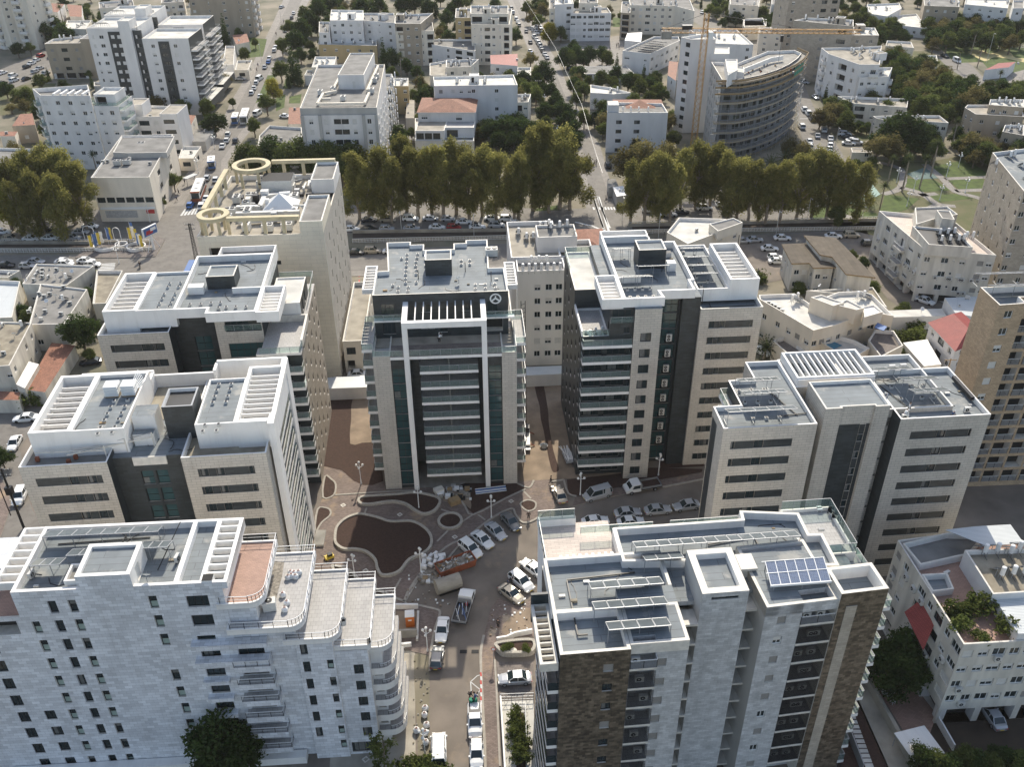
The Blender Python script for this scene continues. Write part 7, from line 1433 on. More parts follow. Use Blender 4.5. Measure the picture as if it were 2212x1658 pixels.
trees(3,[('bush',1230,980,12,1.2),('bush',1310,950,13,1.25),('bush',1400,990,12,1.2),('dry',1130,1090,10,1.2),('dry',1230,1090,10,1.2),('dry',800,830,8,1.3),('mid',1200,800,7,1.3),('dry',1820,1060,9),('date',760,1160,6),('date',430,1180,6),('date',330,1220,6),('dry',560,1120,8,1.3),('dry',470,1090,8),('palm',1235,1180,9),('palm',1360,1180,11),('palm',1485,1180,10),('palm',1575,1070,11),('palm',1720,900,10),('palm',1175,1380,8),('palm',1900,350,9),('palm',1855,240,10),('palm',1745,380,8),('palm',2040,540,8),('palm',2150,1080,9),('mid',1560,1050,5),('mid',960,1220,4),('mid',1080,1200,4),('mid',820,1600,6),('date',1070,1490,4)],'in and around the park','park trees')
x,y=T(10,590,1130,5.5);tree('bush',x,y,9,'dark rounded street tree beside the terracotta lean-to at left',None,1.0)
for i,(rx,ry,hh)in enumerate(((1660,1480,10.5),(1790,1540,8.5),(1600,1600,7.5))):x,y=T(30,rx,ry,5);tree('bush',x,y,hh,'dark leafy tree in front of the stepped white building, %s from the left'%ordn((2,3,1)[i]),'dark trees at the bottom left',.85)
x,y=T(31,1110,1750);tree('young',x,y,8.6,'thin young tree at the foot of the stepped white building')
for i,(rx,ry,hh)in enumerate(((1230,1000,9),(1150,1080,8),(1320,1080,7))):x,y=T(33,rx,ry);tree('bush',x,y,hh,'dark tree in the garden gap beside the building on stilts, %s from the left'%ordn((2,1,3)[i]),'dark trees in the garden gap')
for i in range(9):x,y=T(33,1420+i*100,1700+(i%3)*30);tree('mid' if i%2 else 'bush',x,y,4.5,'%s leafy tree from the left along the bottom right corner'%ordn(i+1),'trees in the bottom right corner')
for i in range(5):x,y=T(31,1290+i*45,1700);tree('shrub',x,y,2.2,'leafy shrub at the bottom edge beside the white van, %s from the left'%ordn(i+1),'shrubs at the bottom edge')
for i in range(6):x,y=T(32,320+(i%2)*20,1310+i*62);tree('shrub',x,y,1.7,'shrub in the walled planter strip at the bottom, %s from the front'%ordn(6-i),'shrubs in the walled planter strip',z=.3)
for i,(px,py)in enumerate(((225,785),(260,770),(375,775),(395,790))):x,y=T(32,px,py,.9);tree('shrub',x,y,.8,'small plant in the curved white planter, %s from the left'%ordn(i+1),'plants in the curved white planter',z=.9)
for i,(px,py,hh)in enumerate(((1700,500,2.2),(1790,500,1.8),(1895,470,2.6),(1725,570,2),(1905,670,1.5),(2075,620,2.4))):x,y=T(33,px,py,14.5);tree('shrub',x,y,hh,'potted plant on the roof terrace at the bottom right, %s from the left'%ordn((1,3,4,2,5,6)[i]),'plants on the roof terrace',z=13.75)
for i,(px,py)in enumerate(((1075,1395),(1190,1390),(1330,1330),(1370,1390))):x,y=T(13,px,py,1);tree('shrub',x,y,2.6,'round bush below the terraced villa, %s from the left'%ordn(i+1),'bushes below the villa')
for i,(px,py)in enumerate(((1400,1110),(1440,1080),(1390,1190),(1290,1180),(1450,1170))):x,y=T(13,px,py,1);tree('shrub',x,y,2.8,'garden bush between the villa and the red-roofed house, %s'%('back left','back right','front','far left','right')[i],'garden bushes')
x,y=T(13,290,1240,3.6);tree('date',x,y,5,'small palm at the foot of the terraced villa')
x,y=T(13,250,730,1.5);tree('shrub',x,y,3,'bush beside the zigzag-roofed house');x,y=T(20,200,320,1.5);tree('shrub',x,y,3.4,'bush below the terracotta sheds at the left edge');x,y=T(20,10,770,2);tree('bush',x,y,4.5,'dark tree at the left edge beside the parked cars')
# vehicles
PAINT={'white':(.78,.78,.76),'silver':(.48,.49,.50),'grey':(.17,.175,.18),'dark':(.03,.032,.038),'beige':(.45,.40,.32),'red':(.35,.02,.02),'blue':(.05,.14,.38)}
for k,c in PAINT.items():mat('paint_'+k,c,.22,.25 if k!='white' else 0.,spec=.7)
def loft(secs,m_of,b):
 for s0,s1 in zip(secs,secs[1:]):
  for i in range(len(s0)-1):b.face([s0[i],s1[i],s1[i+1],s0[i+1]],m_of(i))
def car_meshes(kind):
 L,W,H={'sedan':(4.5,1.76,1.44),'hatch':(4.0,1.7,1.5),'suv':(4.5,1.85,1.72),'van':(4.9,1.9,1.98),'pickup':(5.2,1.82,1.75)}[kind]
 hw=W/2;out={}
 hz={'sedan':.86,'hatch':.92,'suv':1.04,'van':1.08,'pickup':1.04}[kind];f=L/2
 st=[(f,.66,.34,.50,.54),(f-.12,.80,.24,.64,.68),(f-.55,.96,.2,hz-.14,hz-.05),(f-1.25,1,.2,hz-.04,hz+.03),(0,1,.2,hz,hz+.02),(-f+1.1,1,.2,hz+.02,hz+.05),(-f+.35,.97,.22,hz+.02,hz+.06),(-f+.06,.86,.3,hz-.1,hz-.05),(-f,.76,.4,.62,.66)]
 b=MB();secs=[]
 for x,k,s,sh,c in st:
  w_=hw*k;secs.append([(x,-w_*.93,s),(x,-w_,s+.16),(x,-w_,sh-.1),(x,-w_*.93,sh),(x,-w_*.5,c),(x,w_*.5,c),(x,w_*.93,sh),(x,w_,sh-.1),(x,w_,s+.16),(x,w_*.93,s)])
 loft(secs,lambda i:'P',b);b.face(secs[0][::-1],'P');b.face(secs[-1],'P');out['body']=b
 xf,xr,tf,tr_={'sedan':(f-1.25,-f+.62,f-2.0,-f+1.25),'hatch':(f-1.1,-f+.12,f-1.8,-f+.5),'suv':(f-1.2,-f+.1,f-1.9,-f+.45),'van':(f-.75,-f+.06,f-1.5,-f+.2),'pickup':(f-1.3,-.55,f-1.95,-.3)}[kind]
 zb=hz+.0;zt=H-.03;wb,wt=hw*.92,hw*.76
 b=MB();lo=[(xf,-wb,zb),(xf,wb,zb),(xr,wb,zb),(xr,-wb,zb)];hi=[(tf,-wt,zt),(tf,wt,zt),(tr_,wt,zt),(tr_,-wt,zt)]
 lo[0]=(xf-.02,-wb*.9,zb);lo[1]=(xf-.02,wb*.9,zb)
 for i in range(4):j=(i+1)%4;b.face([lo[i],lo[j],hi[j],hi[i]],'glass')
 out['windows']=b
 b=MB();b.face([hi[0],hi[1],hi[2],hi[3]][::1],'P');e=.03
 c=[(p[0]*1.0,p[1]*.98,zt+.035)for p in hi];c=[((p[0]-(tf+tr_)/2)*.94+(tf+tr_)/2,p[1]*.95,p[2])for p in c]
 for i in range(4):j=(i+1)%4;b.face([hi[i],hi[j],c[j],c[i]],'P')
 b.face(c,'P')
 xm=(tf+tr_)/2
 for s_ in(-1,1):
  for(x0,x1)in((tf,xf),(tr_,xr)):b.beam((x0,s_*wt,zt),(x1,s_*wb*(.93 if x1==xf else 1),zb),.09,'P')
  b.beam((xm,s_*wt,zt),(xm,s_*(wb+.01),zb),.1,'P')
  if kind in('suv','van','hatch'):b.beam((tr_+.75,s_*wt,zt),(tr_+.6,s_*(wb+.01),zb),.12,'P')
  b.box(xf-.35,xf-.15,s_*(hw+.03)-.09,s_*(hw+.03)+.09,zb,zb+.15,'P')
 out['roof']=b
 if kind=='van':
  b2=out['windows']
  for s_ in(-1,1):b.face([(tr_+.3,s_*(wt+.012),zt-.02),(xr+.3,s_*(wb+.014),zb),(xm-.3,s_*(wb+.014),zb),(xm-.4,s_*(wt+.012),zt-.02)],'P')
 if kind=='pickup':
  b=MB();b.box(-f+.1,-.65,-hw*.85,hw*.85,hz-.25,hz+.045,'darkmetal');out['cargo_bed']=b
 def wheel():
  b=MB();b.cyl((0,0,0),.32,-.11,.11,'rubber',14,axis='y');return b
 def rim():
  b=MB();b.cyl((0,0,0),.2,-.125,.125,'metal',8,axis='y');return b
 out['_wheel']=wheel();out['_rim']=rim();out['_wpos']=[(f-.85,hw-.1),(f-.85,-hw+.1),(-f+.85,hw-.1),(-f+.85,-hw+.1)]
 out['_L']=(L,W,H,hz);return out
CARM={}
def car_proto(kind,color,detail):
 key=(kind,color,detail)
 if key in CARM:return CARM[key]
 m=car_meshes(kind)
 def fin(b,nm):b.ms=[('paint_'+color if x=='P' else x)for x in b.ms];return b.mesh(nm,False)
 parts=[]
 if not detail:
  a=MB()
  for k in('body','windows','roof','cargo_bed'):
   if k in m:
    for f_,mi in zip(m[k].f,m[k].m):a.face([m[k].v[i]for i in f_],m[k].ms[mi])
  for(x,y)in m['_wpos']:a.cyl((x,0,.32),.32,y-.1,y+.1,'rubber',8,axis='y')
  CARM[key]=[('car',fin(a,'car_body'),[])];return CARM[key]
 for k in('body','windows','roof','cargo_bed'):
  if k in m:parts.append((k,fin(m[k],k),None))
 me=fin(m['_wheel'],'wheel');mr=fin(m['_rim'],'rim');parts.append(('wheel',me,(m['_wpos'],mr)))
 L,W,H,hz=m['_L'];f=L/2
 for nm,x,mt,z in(('headlight',f-.1,'lamp',.6),('tail_light',-f+.06,'tail',hz-.22)):
  b=MB();b.box(-.06,.06,-.2,.2,-.07,.07,mt);parts.append((nm,b.mesh(nm),[(x,W/2-.3,z),(x,-W/2+.3,z)]))
 b=MB();b.box(-.02,.02,-.26,.26,-.06,.06,'yellow');parts.append(('number_plate',b.mesh('number_plate'),[(-f-.01,0,.52),(f+.01,0,.42)]))
 CARM[key]=parts;return parts
KN={'sedan':'sedan','hatch':'hatchback','suv':'suv','van':'van','pickup':'pickup_truck'}
NCAR=[0]
def car(x,y,ang,kind,color,label,group=None,z=.03):
 NCAR[0]+=1;det=y<135;t=thing(KN[kind],label,{'pickup':'pickup truck','van':'van'}.get(kind,'car'),(x,y,z),ang,group)
 for nm,me,ex in car_proto(kind,color,det):
  if not det:link('car_body',me,t);continue
  if nm=='wheel':
   for(wx,wy)in ex[0]:w_=link('wheel',me,t,(wx,wy,.32));link('rim',ex[1],w_)
  elif isinstance(ex,list):
   for p in ex:link(nm,me,t,p)
  else:link(nm,me,t)
 return t
CN={'white':'white','silver':'silver','grey':'grey','dark':'dark','beige':'beige','red':'red','blue':'blue'}
KL={'sedan':'sedan','hatch':'hatchback','suv':'tall car','van':'van','pickup':'pickup truck'}
CC='wwwswgswdw';CM={'w':'white','s':'silver','g':'grey','d':'dark','b':'beige','r':'red','u':'blue'}
def cars(rc,lst,hd,where,group,frm='left'):
 n=len(lst);pts=[]
 for i,q in enumerate(lst):
  X,Y=T(rc,q[0],q[1],.6);h=q[4]if len(q)>4 else hd;X2,Y2=T(rc,q[0]+h[0],q[1]+h[1],.6);a=math.atan2(Y2-Y,X2-X)+RNG.uniform(-.04,.04)
  pts.append((X,Y,a,CM[q[2]]if len(q)>2 and q[2]else CM[RNG.choice(CC)],q[3]if len(q)>3 and q[3]else RNG.choice(['sedan','sedan','hatch','suv'])))
 pts.sort(key=(lambda p:p[0])if frm=='left' else(lambda p:p[1]));c={};tot={}
 for p in pts:tot[p[3:5]]=tot.get(p[3:5],0)+1
 for p in pts:
  k=p[3:5];c[k]=c.get(k,0)+1
  o='' if tot[k]==1 else(', %s from the left'%ordn(c[k])if frm=='left' else ', %s from the front'%ordn(c[k]))
  car(p[0],p[1],p[2],p[4],p[3],'%s %s %s%s'%(p[3],KL[p[4]],where,o),group)
A=lambda rc,x,y,hd,kind,col,label:(lambda P,Q:car(P[0],P[1],math.atan2(Q[1]-P[1],Q[0]-P[0]),kind,CM[col],label))(T(rc,x,y,.6),T(rc,x+hd[0],y+hd[1],.6))
A(21,2038,1238,(55,62),'sedan','g','grey-silver sedan parked slantwise by the plaza kerb, furthest up of the four')
A(21,1927,1308,(60,55),'sedan','s','silver sedan parked slantwise by the plaza kerb, second from the top')
A(21,1828,1372,(60,50),'sedan','w','white sedan parked slantwise by the plaza kerb, third from the top')
A(21,1737,1442,(60,50),'suv','w','white estate car beside the rubbish skip, lowest of the four slantwise cars')
A(32,432,172,(-60,-45),'sedan','w','white sedan partly hidden by the marble building, uppermost of three by the kerb')
A(32,348,275,(60,50),'suv','w','white tall car with a man at its open door, middle of three by the kerb')
A(32,275,365,(60,45),'sedan','b','beige sedan by the kerb corner, lowest of the three beside the marble building')
A(22,633,1035,(-30,-65),'sedan','b','beige sedan parked on the light paving below the central gap')
A(22,915,1035,(-80,22),'van','s','silver van parked at the kerb below the right-hand central tower')
A(22,1142,1172,(80,-8),'sedan','s','silver sedan in the kerb line, left one of three beyond the glass rail')
A(22,1366,1150,(80,-8),'sedan','s','silver sedan in the kerb line, middle one of three')
A(22,1580,1118,(-80,12),'sedan','s','silver sedan in the kerb line, right one of three beside the stone block')
A(22,900,1235,(80,-10),'sedan','w','white sedan just behind the glass rail of the marble building, left one');A(22,1165,1240,(80,-8),'sedan','w','white car roof showing behind the glass rail of the marble building, right one')
A(31,1528,632,(-12,80),'sedan','w','white sedan parked in front of the grey estate on the inner street');A(31,1490,842,(12,-80),'hatch','g','grey-brown estate car parked at the left kerb of the inner street')
A(31,1772,1310,(2,80),'pickup','w','white pickup truck with green canisters in its bed, at the right kerb');A(31,1785,1560,(0,80),'hatch','w','white hatchback at the bottom edge behind the white pickup');A(31,1503,1530,(0,-80),'van','w','white ribbed-roof van at the bottom edge on the left kerb')
A(32,300,998,(-80,5),'sedan','s','silver sedan alone in the parking bay beside the brown marble building')
A(20,188,465,(-80,6),'sedan','w','white sedan on the left street beneath the low wall');A(20,108,652,(-32,60),'sedan','w','white saloon behind the left slatted pergola block');A(20,148,1050,(-30,70),'suv','w','white estate beside the tall pole at the left edge')
A(33,1975,1272,(-40,-60),'sedan','s','old silver car under the building on stilts');A(10,675,1370,(-80,10),'sedan','d','dark car under the street tree beside the terracotta lean-to');A(13,1475,915,(70,25),'sedan','w','white car under the old block on stilts');A(11,905,1462,(80,-5),'sedan','w','white car roof above the ribbed carport');A(13,250,1290,(60,30),'sedan','w','white car beside the villa palm')
cars(10,[(85,452,'b','suv'),(232,450,'w','sedan'),(372,446,'w','sedan'),(330,382,'d','sedan'),(540,442,'s','sedan'),(600,402,'s','sedan'),(672,358,'w','sedan'),(20,400,'w','sedan'),(-100,440,'w')],(80,0),'in the shade of the left eucalyptus clump','cars under the left eucalyptus trees')
cars(10,[(265,622,'s','sedan'),(475,622,'w','sedan'),(640,616,'w','sedan'),(205,656,'s','hatch'),(490,640,'w','hatch'),(690,645,'w','hatch'),(40,650,'d','sedan'),(-60,660,'g','sedan')],(80,0),'on the street above the old shops','cars above the old shops')
cars(11,[(985,312,'d'),(1122,310,'b','suv'),(1292,302,'w','suv'),(1440,300,'s'),(1572,305,'s'),(1690,326,'w','sedan'),(1900,298,'w'),(2015,305,'w')],(80,0),'in the back parking row under the eucalyptus trees','cars of the back parking row')
cars(11,[(850,380,'w'),(985,382,'d','sedan'),(1115,376,'s','hatch'),(1298,373,'s','sedan'),(1490,366,'w','sedan'),(1616,367,'r','hatch'),(1790,362,'w','sedan'),(1935,352,'s','suv'),(2075,340,'w','hatch')],(80,0),'in the front parking row beside the canal','cars of the front parking row')
cars(11,[(1010,543,'b','suv'),(885,553,'d','sedan'),(1150,545,'w','sedan'),(740,565,'w','sedan')],(80,0),'on the street between the beige building and the canal','cars on the near canal street')
cars(12,[(20,362,'w'),(1310,238,'w'),(1540,252,'d'),(1715,222,'w','suv'),(1450,270,'s'),(1850,200,'w'),(1990,210,'s')],(80,0),'under the trees right of the bridge','cars right of the bridge')
cars(13,[(112,467,'s','sedan'),(202,460,'s','sedan'),(410,446,'w','sedan'),(790,432,'w','sedan'),(925,426,'b','suv'),(315,525,'w','sedan'),(358,592,'w','hatch'),(372,620,'w','sedan'),(1055,487,'d','hatch'),(30,470,'w','hatch')],(80,0),'around the zigzag-roofed house','cars around the zigzag-roofed house')
cars(0,[(2175,130),(2150,185),(2126,226),(2055,352,'w'),(2045,374,'w'),(2010,432,'w'),(2002,460,'u'),(1975,498,'s'),(1910,615,'w'),(1895,655,'w'),(1876,690,'w'),(2190,95),(1700,1000,'w'),(1692,1045,'w'),(1660,1086,'w'),(1545,1325,'s'),(1420,1528,'u','hatch')],(28,-60),'at the left kerb of the upper-left street','cars at the left kerb of the upper-left street','front')
cars(0,[(1940,717,'w'),(1755,1047,'d'),(1610,1338,'w'),(1585,1412,'d'),(1540,1478,'w'),(1505,1536,'w'),(1650,1395,'d'),(2175,228,'w'),(2128,865,'w','sedan',(70,5))],(25,-60),'in the right lane of the upper-left street','cars in the right lane of the upper-left street','front')
cars(0,[(1935,585,'w','van'),(1920,846,'w','van')],(40,-30),'on the upper-left street','vans on the upper-left street');A(0,1795,585,(70,0),'sedan','s','silver car on the shop forecourt beside the upper-left street')
cars(0,[(305,415,'r'),(275,446,'w'),(236,470,'w'),(200,496,'d'),(296,506,'s'),(262,531,'s'),(344,541,'s','hatch'),(100,562,'w'),(106,596,'w','suv'),(196,585,'d'),(20,540,'w'),(20,618,'d'),(20,692,'w'),(60,640,'d')],(60,-22),'on the far-left street below the cream towers','cars on the far-left street')
cars(2,[(286,92,'w'),(310,137,'w'),(322,160,'w'),(334,184,'b'),(386,230,'g'),(416,312,'d'),(414,380,'s'),(424,398,'u'),(275,60,'d')],(-14,-50),'driving on the middle street','cars driving on the middle street','front')
cars(2,[(444,270),(462,292),(474,315),(487,336),(498,356),(508,376),(524,402),(540,426)],(-40,-52),'parked slanting beside the middle street','cars parked beside the middle street','front')
cars(2,[(440,212),(454,228),(466,244),(486,206),(500,248),(478,186)],(60,14),'in the cluster beside the white school','cars beside the white school');A(2,995,1232,(-25,-60),'suv','d','dark car beside the white four-storey house front');A(2,1505,1167,(60,-10),'hatch','s','silver hatchback in front of the curved building site');A(2,1697,88,(20,-50),'sedan','w','white car on the little road above the crane');A(2,722,512,(50,-10),'suv','d','dark car beside the long school shed');A(2,1970,148,(50,0),'sedan','s','silver car near the crane tip')
cars(3,[(572,816,'w'),(602,842,'w'),(633,886,'d'),(553,942,'w'),(610,1052,'w'),(610,1092,'w')],(-30,-42),'at the left side of the right-hand street','cars on the left of the right-hand street','front')
cars(3,[(720,967,'w'),(671,1010,'s'),(768,1030,'w'),(766,1080,'w'),(760,1108,'w')],(-12,-50),'at the right side of the right-hand street','cars on the right of the right-hand street','front')
cars(3,[(876,1000,'w'),(902,1022,'d'),(932,1046,'w'),(905,1066,'w'),(965,1062,'s')],(60,5),'in the little car park by the kiosk','cars in the little car park');A(3,657,722,(50,40),'sedan','s','silver car at the foot of the arched building');A(3,1622,416,(50,20),'sedan','d','dark car on the playground road');A(3,1710,452,(50,25),'van','w','white van on the playground road');A(3,85,146,(50,-5),'sedan','s','silver car beside the top road');A(3,412,150,(50,0),'sedan','d','dark car left of the tan tower');A(3,570,610,(50,8),'sedan','s','grey car beneath the tan stone block');A(0,2100,50,(40,-20),'sedan','s','silver car in the yard at the top left of the street')
def boxy(name,label,cat,rc,x,y,hd,L,W,H,col,stripe=None,cab=False):
 P,Q=T(rc,x,y,H/2),T(rc,x+hd[0],y+hd[1],H/2);t=thing(name,label,cat,(P[0],P[1],.03),math.atan2(Q[1]-P[1],Q[0]-P[0]));b=MB();z0=.35;hw=W/2
 pf=[(-L/2,z0),(L/2-.1,z0),(L/2,.9),(L/2-.25,H-.25),(L/2-.6,H),(-L/2+.1,H),(-L/2,H-.2)]
 for s_ in(-hw,hw):b.face([(p[0],s_,p[1])for p in(pf if s_>0 else pf[::-1])],col)
 for i in range(len(pf)):p,q=pf[i],pf[(i+1)%len(pf)];b.face([(p[0],-hw,p[1]),(q[0],-hw,q[1]),(q[0],hw,q[1]),(p[0],hw,p[1])],col)
 b.obj('body',t);b=MB()
 for s_ in(-1,1):b.box(-L/2+.4,L/2-.7,s_*hw-.01 if s_>0 else-hw-.012,s_*hw+.012 if s_>0 else-hw+.01,H*.52,H*.82,'glass')
 b.face([(L/2+.01,-hw*.85,.98),(L/2+.01,hw*.85,.98),(L/2-.2,hw*.85,H-.4),(L/2-.2,-hw*.85,H-.4)],'glass');b.obj('windows',t)
 if stripe:
  b=MB();b.box(-L/2-.02,L/2+.02,-hw-.02,hw+.02,.45,H*.42,stripe);b.box(L/2-.62,L/2-.1,-hw-.02,hw+.02,H-.3,H+.03,stripe);b.obj('stripe',t)
 b=MB();b.box(-L*.3,-L*.12,-.5,.5,H,H+.18,'acgrey');b.box(L*.1,L*.25,-.5,.5,H,H+.15,'acgrey');b.obj('roof_unit',t)
 for x_ in(L/2-L*.2,-L/2+L*.22):
  for s_ in(-1,1):b=MB();b.cyl((0,0,0),.48,-.14,.14,'rubber',12,axis='y');w_=b.obj('wheel',t,(x_,s_*(hw-.12),.48));b=MB();b.cyl((0,0,0),.26,-.15,.15,'metal',8,axis='y');b.obj('rim',w_)
 return t
boxy('coach_bus','long white coach with a red front stripe waiting near the street corner','bus',0,1480,1420,(-30,75),11.8,2.5,3.3,'white','rust');boxy('city_bus','white bus on the upper-left street beside the round tree','bus',0,1826,868,(-22,60),10.5,2.5,3.1,'white',None);boxy('minibus','white and blue minibus beside the white bus','minibus',0,1755,885,(-22,60),6.5,2.1,2.7,'white','blue');boxy('box_truck','small blue and white truck in the middle of the upper-left street','truck',0,1578,1215,(-5,60),6,2.2,2.7,'white','blue')
def flatbed(label,rc,x,y,hd,L,bedcol,load):
 P,Q=T(rc,x,y,.8),T(rc,x+hd[0],y+hd[1],.8);t=thing('flatbed_truck',label,'truck',(P[0],P[1],.03),math.atan2(Q[1]-P[1],Q[0]-P[0]));f=L/2
 b=MB();hw=.98
 pf=[(f,.45),(f,.95),(f-.55,1.15),(f-1.15,1.95),(f-2.5,2.0),(f-2.6,.45)]
 for s_ in(-1,1):b.face([(p[0],s_*hw,p[1])for p in(pf if s_<0 else pf[::-1])],'paint_white')
 for i in range(len(pf)):p,q=pf[i],pf[(i+1)%len(pf)];b.face([(p[0],-hw,p[1]),(p[0],hw,p[1]),(q[0],hw,q[1]),(q[0],-hw,q[1])],'paint_white')
 b.obj('cab',t);b=MB();b.face([(f-.56,-.8,1.2),(f-.56,.8,1.2),(f-1.12,.74,1.9),(f-1.12,-.74,1.9)],'glass')
 for s_ in(-1,1):b.face([(f-1.0,s_*.99,1.15),(f-2.4,s_*.99,1.15),(f-2.4,s_*.99,1.8),(f-1.3,s_*.99,1.8)],'glass')
 b.obj('windows',t);b=MB();b.box(-f,f-2.75,-1.05,1.05,.75,.9,'darkmetal',top=bedcol)
 for s_ in(-1.05,1.01):b.box(-f,f-2.75,s_,s_+.04,.9,1.3,'metal')
 b.box(-f,-f+.04,-1.0,1.0,.9,1.3,'metal');b.box(f-2.8,f-2.75,-1.0,1.0,.9,1.75,'metal');b.obj('flatbed',t)
 if load:
  b=MB();rr=random.Random(8)
  for i in range(9):a_=rr.uniform(-.5,.5);c_=(rr.uniform(-f+1,f-3.4),rr.uniform(-.6,.6));b.beam((c_[0]-1,c_[1]+a_,1.0),(c_[0]+.8,c_[1]-a_,1.4),.07,rr.choice(['metal','blue','acgrey']))
  b.box(f-3.3,f-2.95,-.5,-.2,.9,1.3,'red');b.obj('load',t)
 for x_ in(f-.9,-f+1.1):
  for s_ in(-1,1):b=MB();b.cyl((0,0,0),.36,-.12,.12,'rubber',12,axis='y');w_=b.obj('wheel',t,(x_,s_*.88,.36));b=MB();b.cyl((0,0,0),.2,-.13,.13,'metal',8,axis='y');b.obj('rim',w_)
flatbed('white truck with an open flatbed loaded with metal poles, driving up the inner street',31,1690,460,(28,-90),6.6,'darkmetal',True)
flatbed('white twin-cab truck with an empty dark flatbed at the kerb under the lamp post',22,1250,972,(-80,14),6.2,'soil',False)
x,y=T(31,1762,1175,1);b=MB();b.cyl((0,0),.28,.95,1.5,'green',10);b.cyl((.55,.1),.25,.95,1.4,'green',10);o=b.obj('canisters',None,(x-.3,y,.1));tag(o,'green gas canisters in the bed of the white pickup','canisters')
# lamps, poles, people, site clutter
def globe_lamp(x,y,label,h=4.4,group='white globe lamps'):
 t=thing('street_lamp',label,'street lamp',(x,y,.08),RNG.uniform(0,2),group)
 link('post',cached('lp',lambda:(lambda b:(b.cyl((0,0),.09,0,h,'whitemetal',8,.06),b.cyl((0,0),.16,0,.5,'whitemetal',8,.1),[b.beam((0,0,3.4),(.6*math.cos(a),.6*math.sin(a),3.6),.06,'whitemetal')for a in(0,2.09,4.19)],b.mesh('post'))[-1])(MB())),t)
 def gl():
  b=MB()
  for(cx,cy,cz)in[(0,0,h+.18)]+[(.6*math.cos(a),.6*math.sin(a),3.8)for a in(0,2.09,4.19)]:
   for i in range(4):
    p0,p1=-1.57+i*.785,-1.57+(i+1)*.785;b.cyl((cx,cy),.22*math.cos(p0)+.001,cz+.22*math.sin(p0),cz+.22*math.sin(p1),'lamp',10,.22*math.cos(p1)+.001,cap=False)
  return b.mesh('globes')
 link('globes',cached('lg',gl),t)
for i,(rc,x,y,d_)in enumerate(((21,925,958,'on the soil bed left of the central tower'),(21,1355,1145,'in the long wavy planter in front of the central tower'),(21,1895,1212,'by the kerb behind the slantwise parked cars'),(31,877,248,'beside the curved bed next to the stepped white building'),(31,1370,198,'at the edge of the kidney-shaped planter beside the boxes'),(31,1420,798,'on the pavement corner beside the grey-brown estate car'),(22,788,1042,'beside the silver van below the right-hand central tower'),(22,1370,897,'beside the twin-cab flatbed truck'),(31,1400,1560,'beside the white rubbish bags at the bottom'),(0,1600,1110,'beside the round tree on the upper-left street'),(0,1480,1290,'beside the coach near the street corner'),(10,1120,330,'in front of the pale corner building'),(10,890,640,'beside the zebra crossing at left'),(2,520,800,'under the trees of the middle street'),(2,620,1040,'beside the last dark tree of the middle street'),(3,735,960,'beside the hedge on the right-hand street'),(3,540,760,'at the foot of the curved building site'))):X,Y=T(rc,x,y);globe_lamp(X,Y,'white four-globe lamp post '+d_)
for i,(x,y)in enumerate(((1260,1365),(1630,1320),(1720,1250),(1385,1430),(1580,1495),(1335,1540),(1770,1440),(1000,1640))):X,Y=T(3,x,y);globe_lamp(X,Y,'white park lamp among the lawns, %s from the left'%ordn((2,6,7,4,5,3,8,1)[i]),group='park lamps')
def pole(rc,x,y,h,label,name='utility_pole',cat='pole',r=.16,m='wood',arms=1,lattice=False):
 X,Y=T(rc,x,y);t=thing(name,label,cat,(X,Y,0));b=MB()
 if lattice:
  for s_ in((-.4,-.4),(.4,-.4),(.4,.4),(-.4,.4)):b.beam((*s_,0),(s_[0]*.5,s_[1]*.5,h),.1,m)
  for i in range(12):
   k0,k1=1-i/24,1-(i+1)/24;b.beam((-.4*k0,-.4*k0,h*i/12),(.4*k1,-.4*k1,h*(i+1)/12),.06,m);b.beam((.4*k0,.4*k0,h*i/12),(-.4*k1,.4*k1,h*(i+1)/12),.06,m);b.beam((-.4*k0,.4*k0,h*i/12),(-.4*k1,-.4*k1,h*(i+1)/12),.06,m)
 else:b.cyl((0,0),r,0,h,m,8,r*.7)
 b.obj('post',t);b=MB()
 for k in range(arms):z=h-.3-k*1.1;b.beam((-1.2,0,z),(1.2,0,z),.12,m);[b.cyl((xx,0),.06,z+.05,z+.3,'acgrey',6)for xx in(-1.1,-.5,.5,1.1)]
 b.obj('crossarm',t);return t
pole(10,1465,600,9.4,'dark lattice power pole at the street crossing beside the beige building',lattice=True,m='darkmetal',arms=2)
t=pole(20,180,1290,12.2,'tall dark power pole with a transformer at the left edge beside the stone block',m='darkmetal',arms=2,r=.22)
b=MB();b.box(-.5,.5,-.4,.4,7.2,8.6,'darkmetal');b.beam((-1.1,-.3,3),(-1.1,-.3,11),.12,'darkmetal');b.obj('transformer',t)
pole(13,1605,1560,6.5,'thin dark pole beside the cream sheds below the carport',arms=1);pole(2,475,760,8,'wooden pole beside the middle street',arms=1,m='darkmetal',r=.1);pole(2,1065,1560,8,'tall white pole beside the market stall','flagpole','pole',.08,'whitemetal',0)if False else None
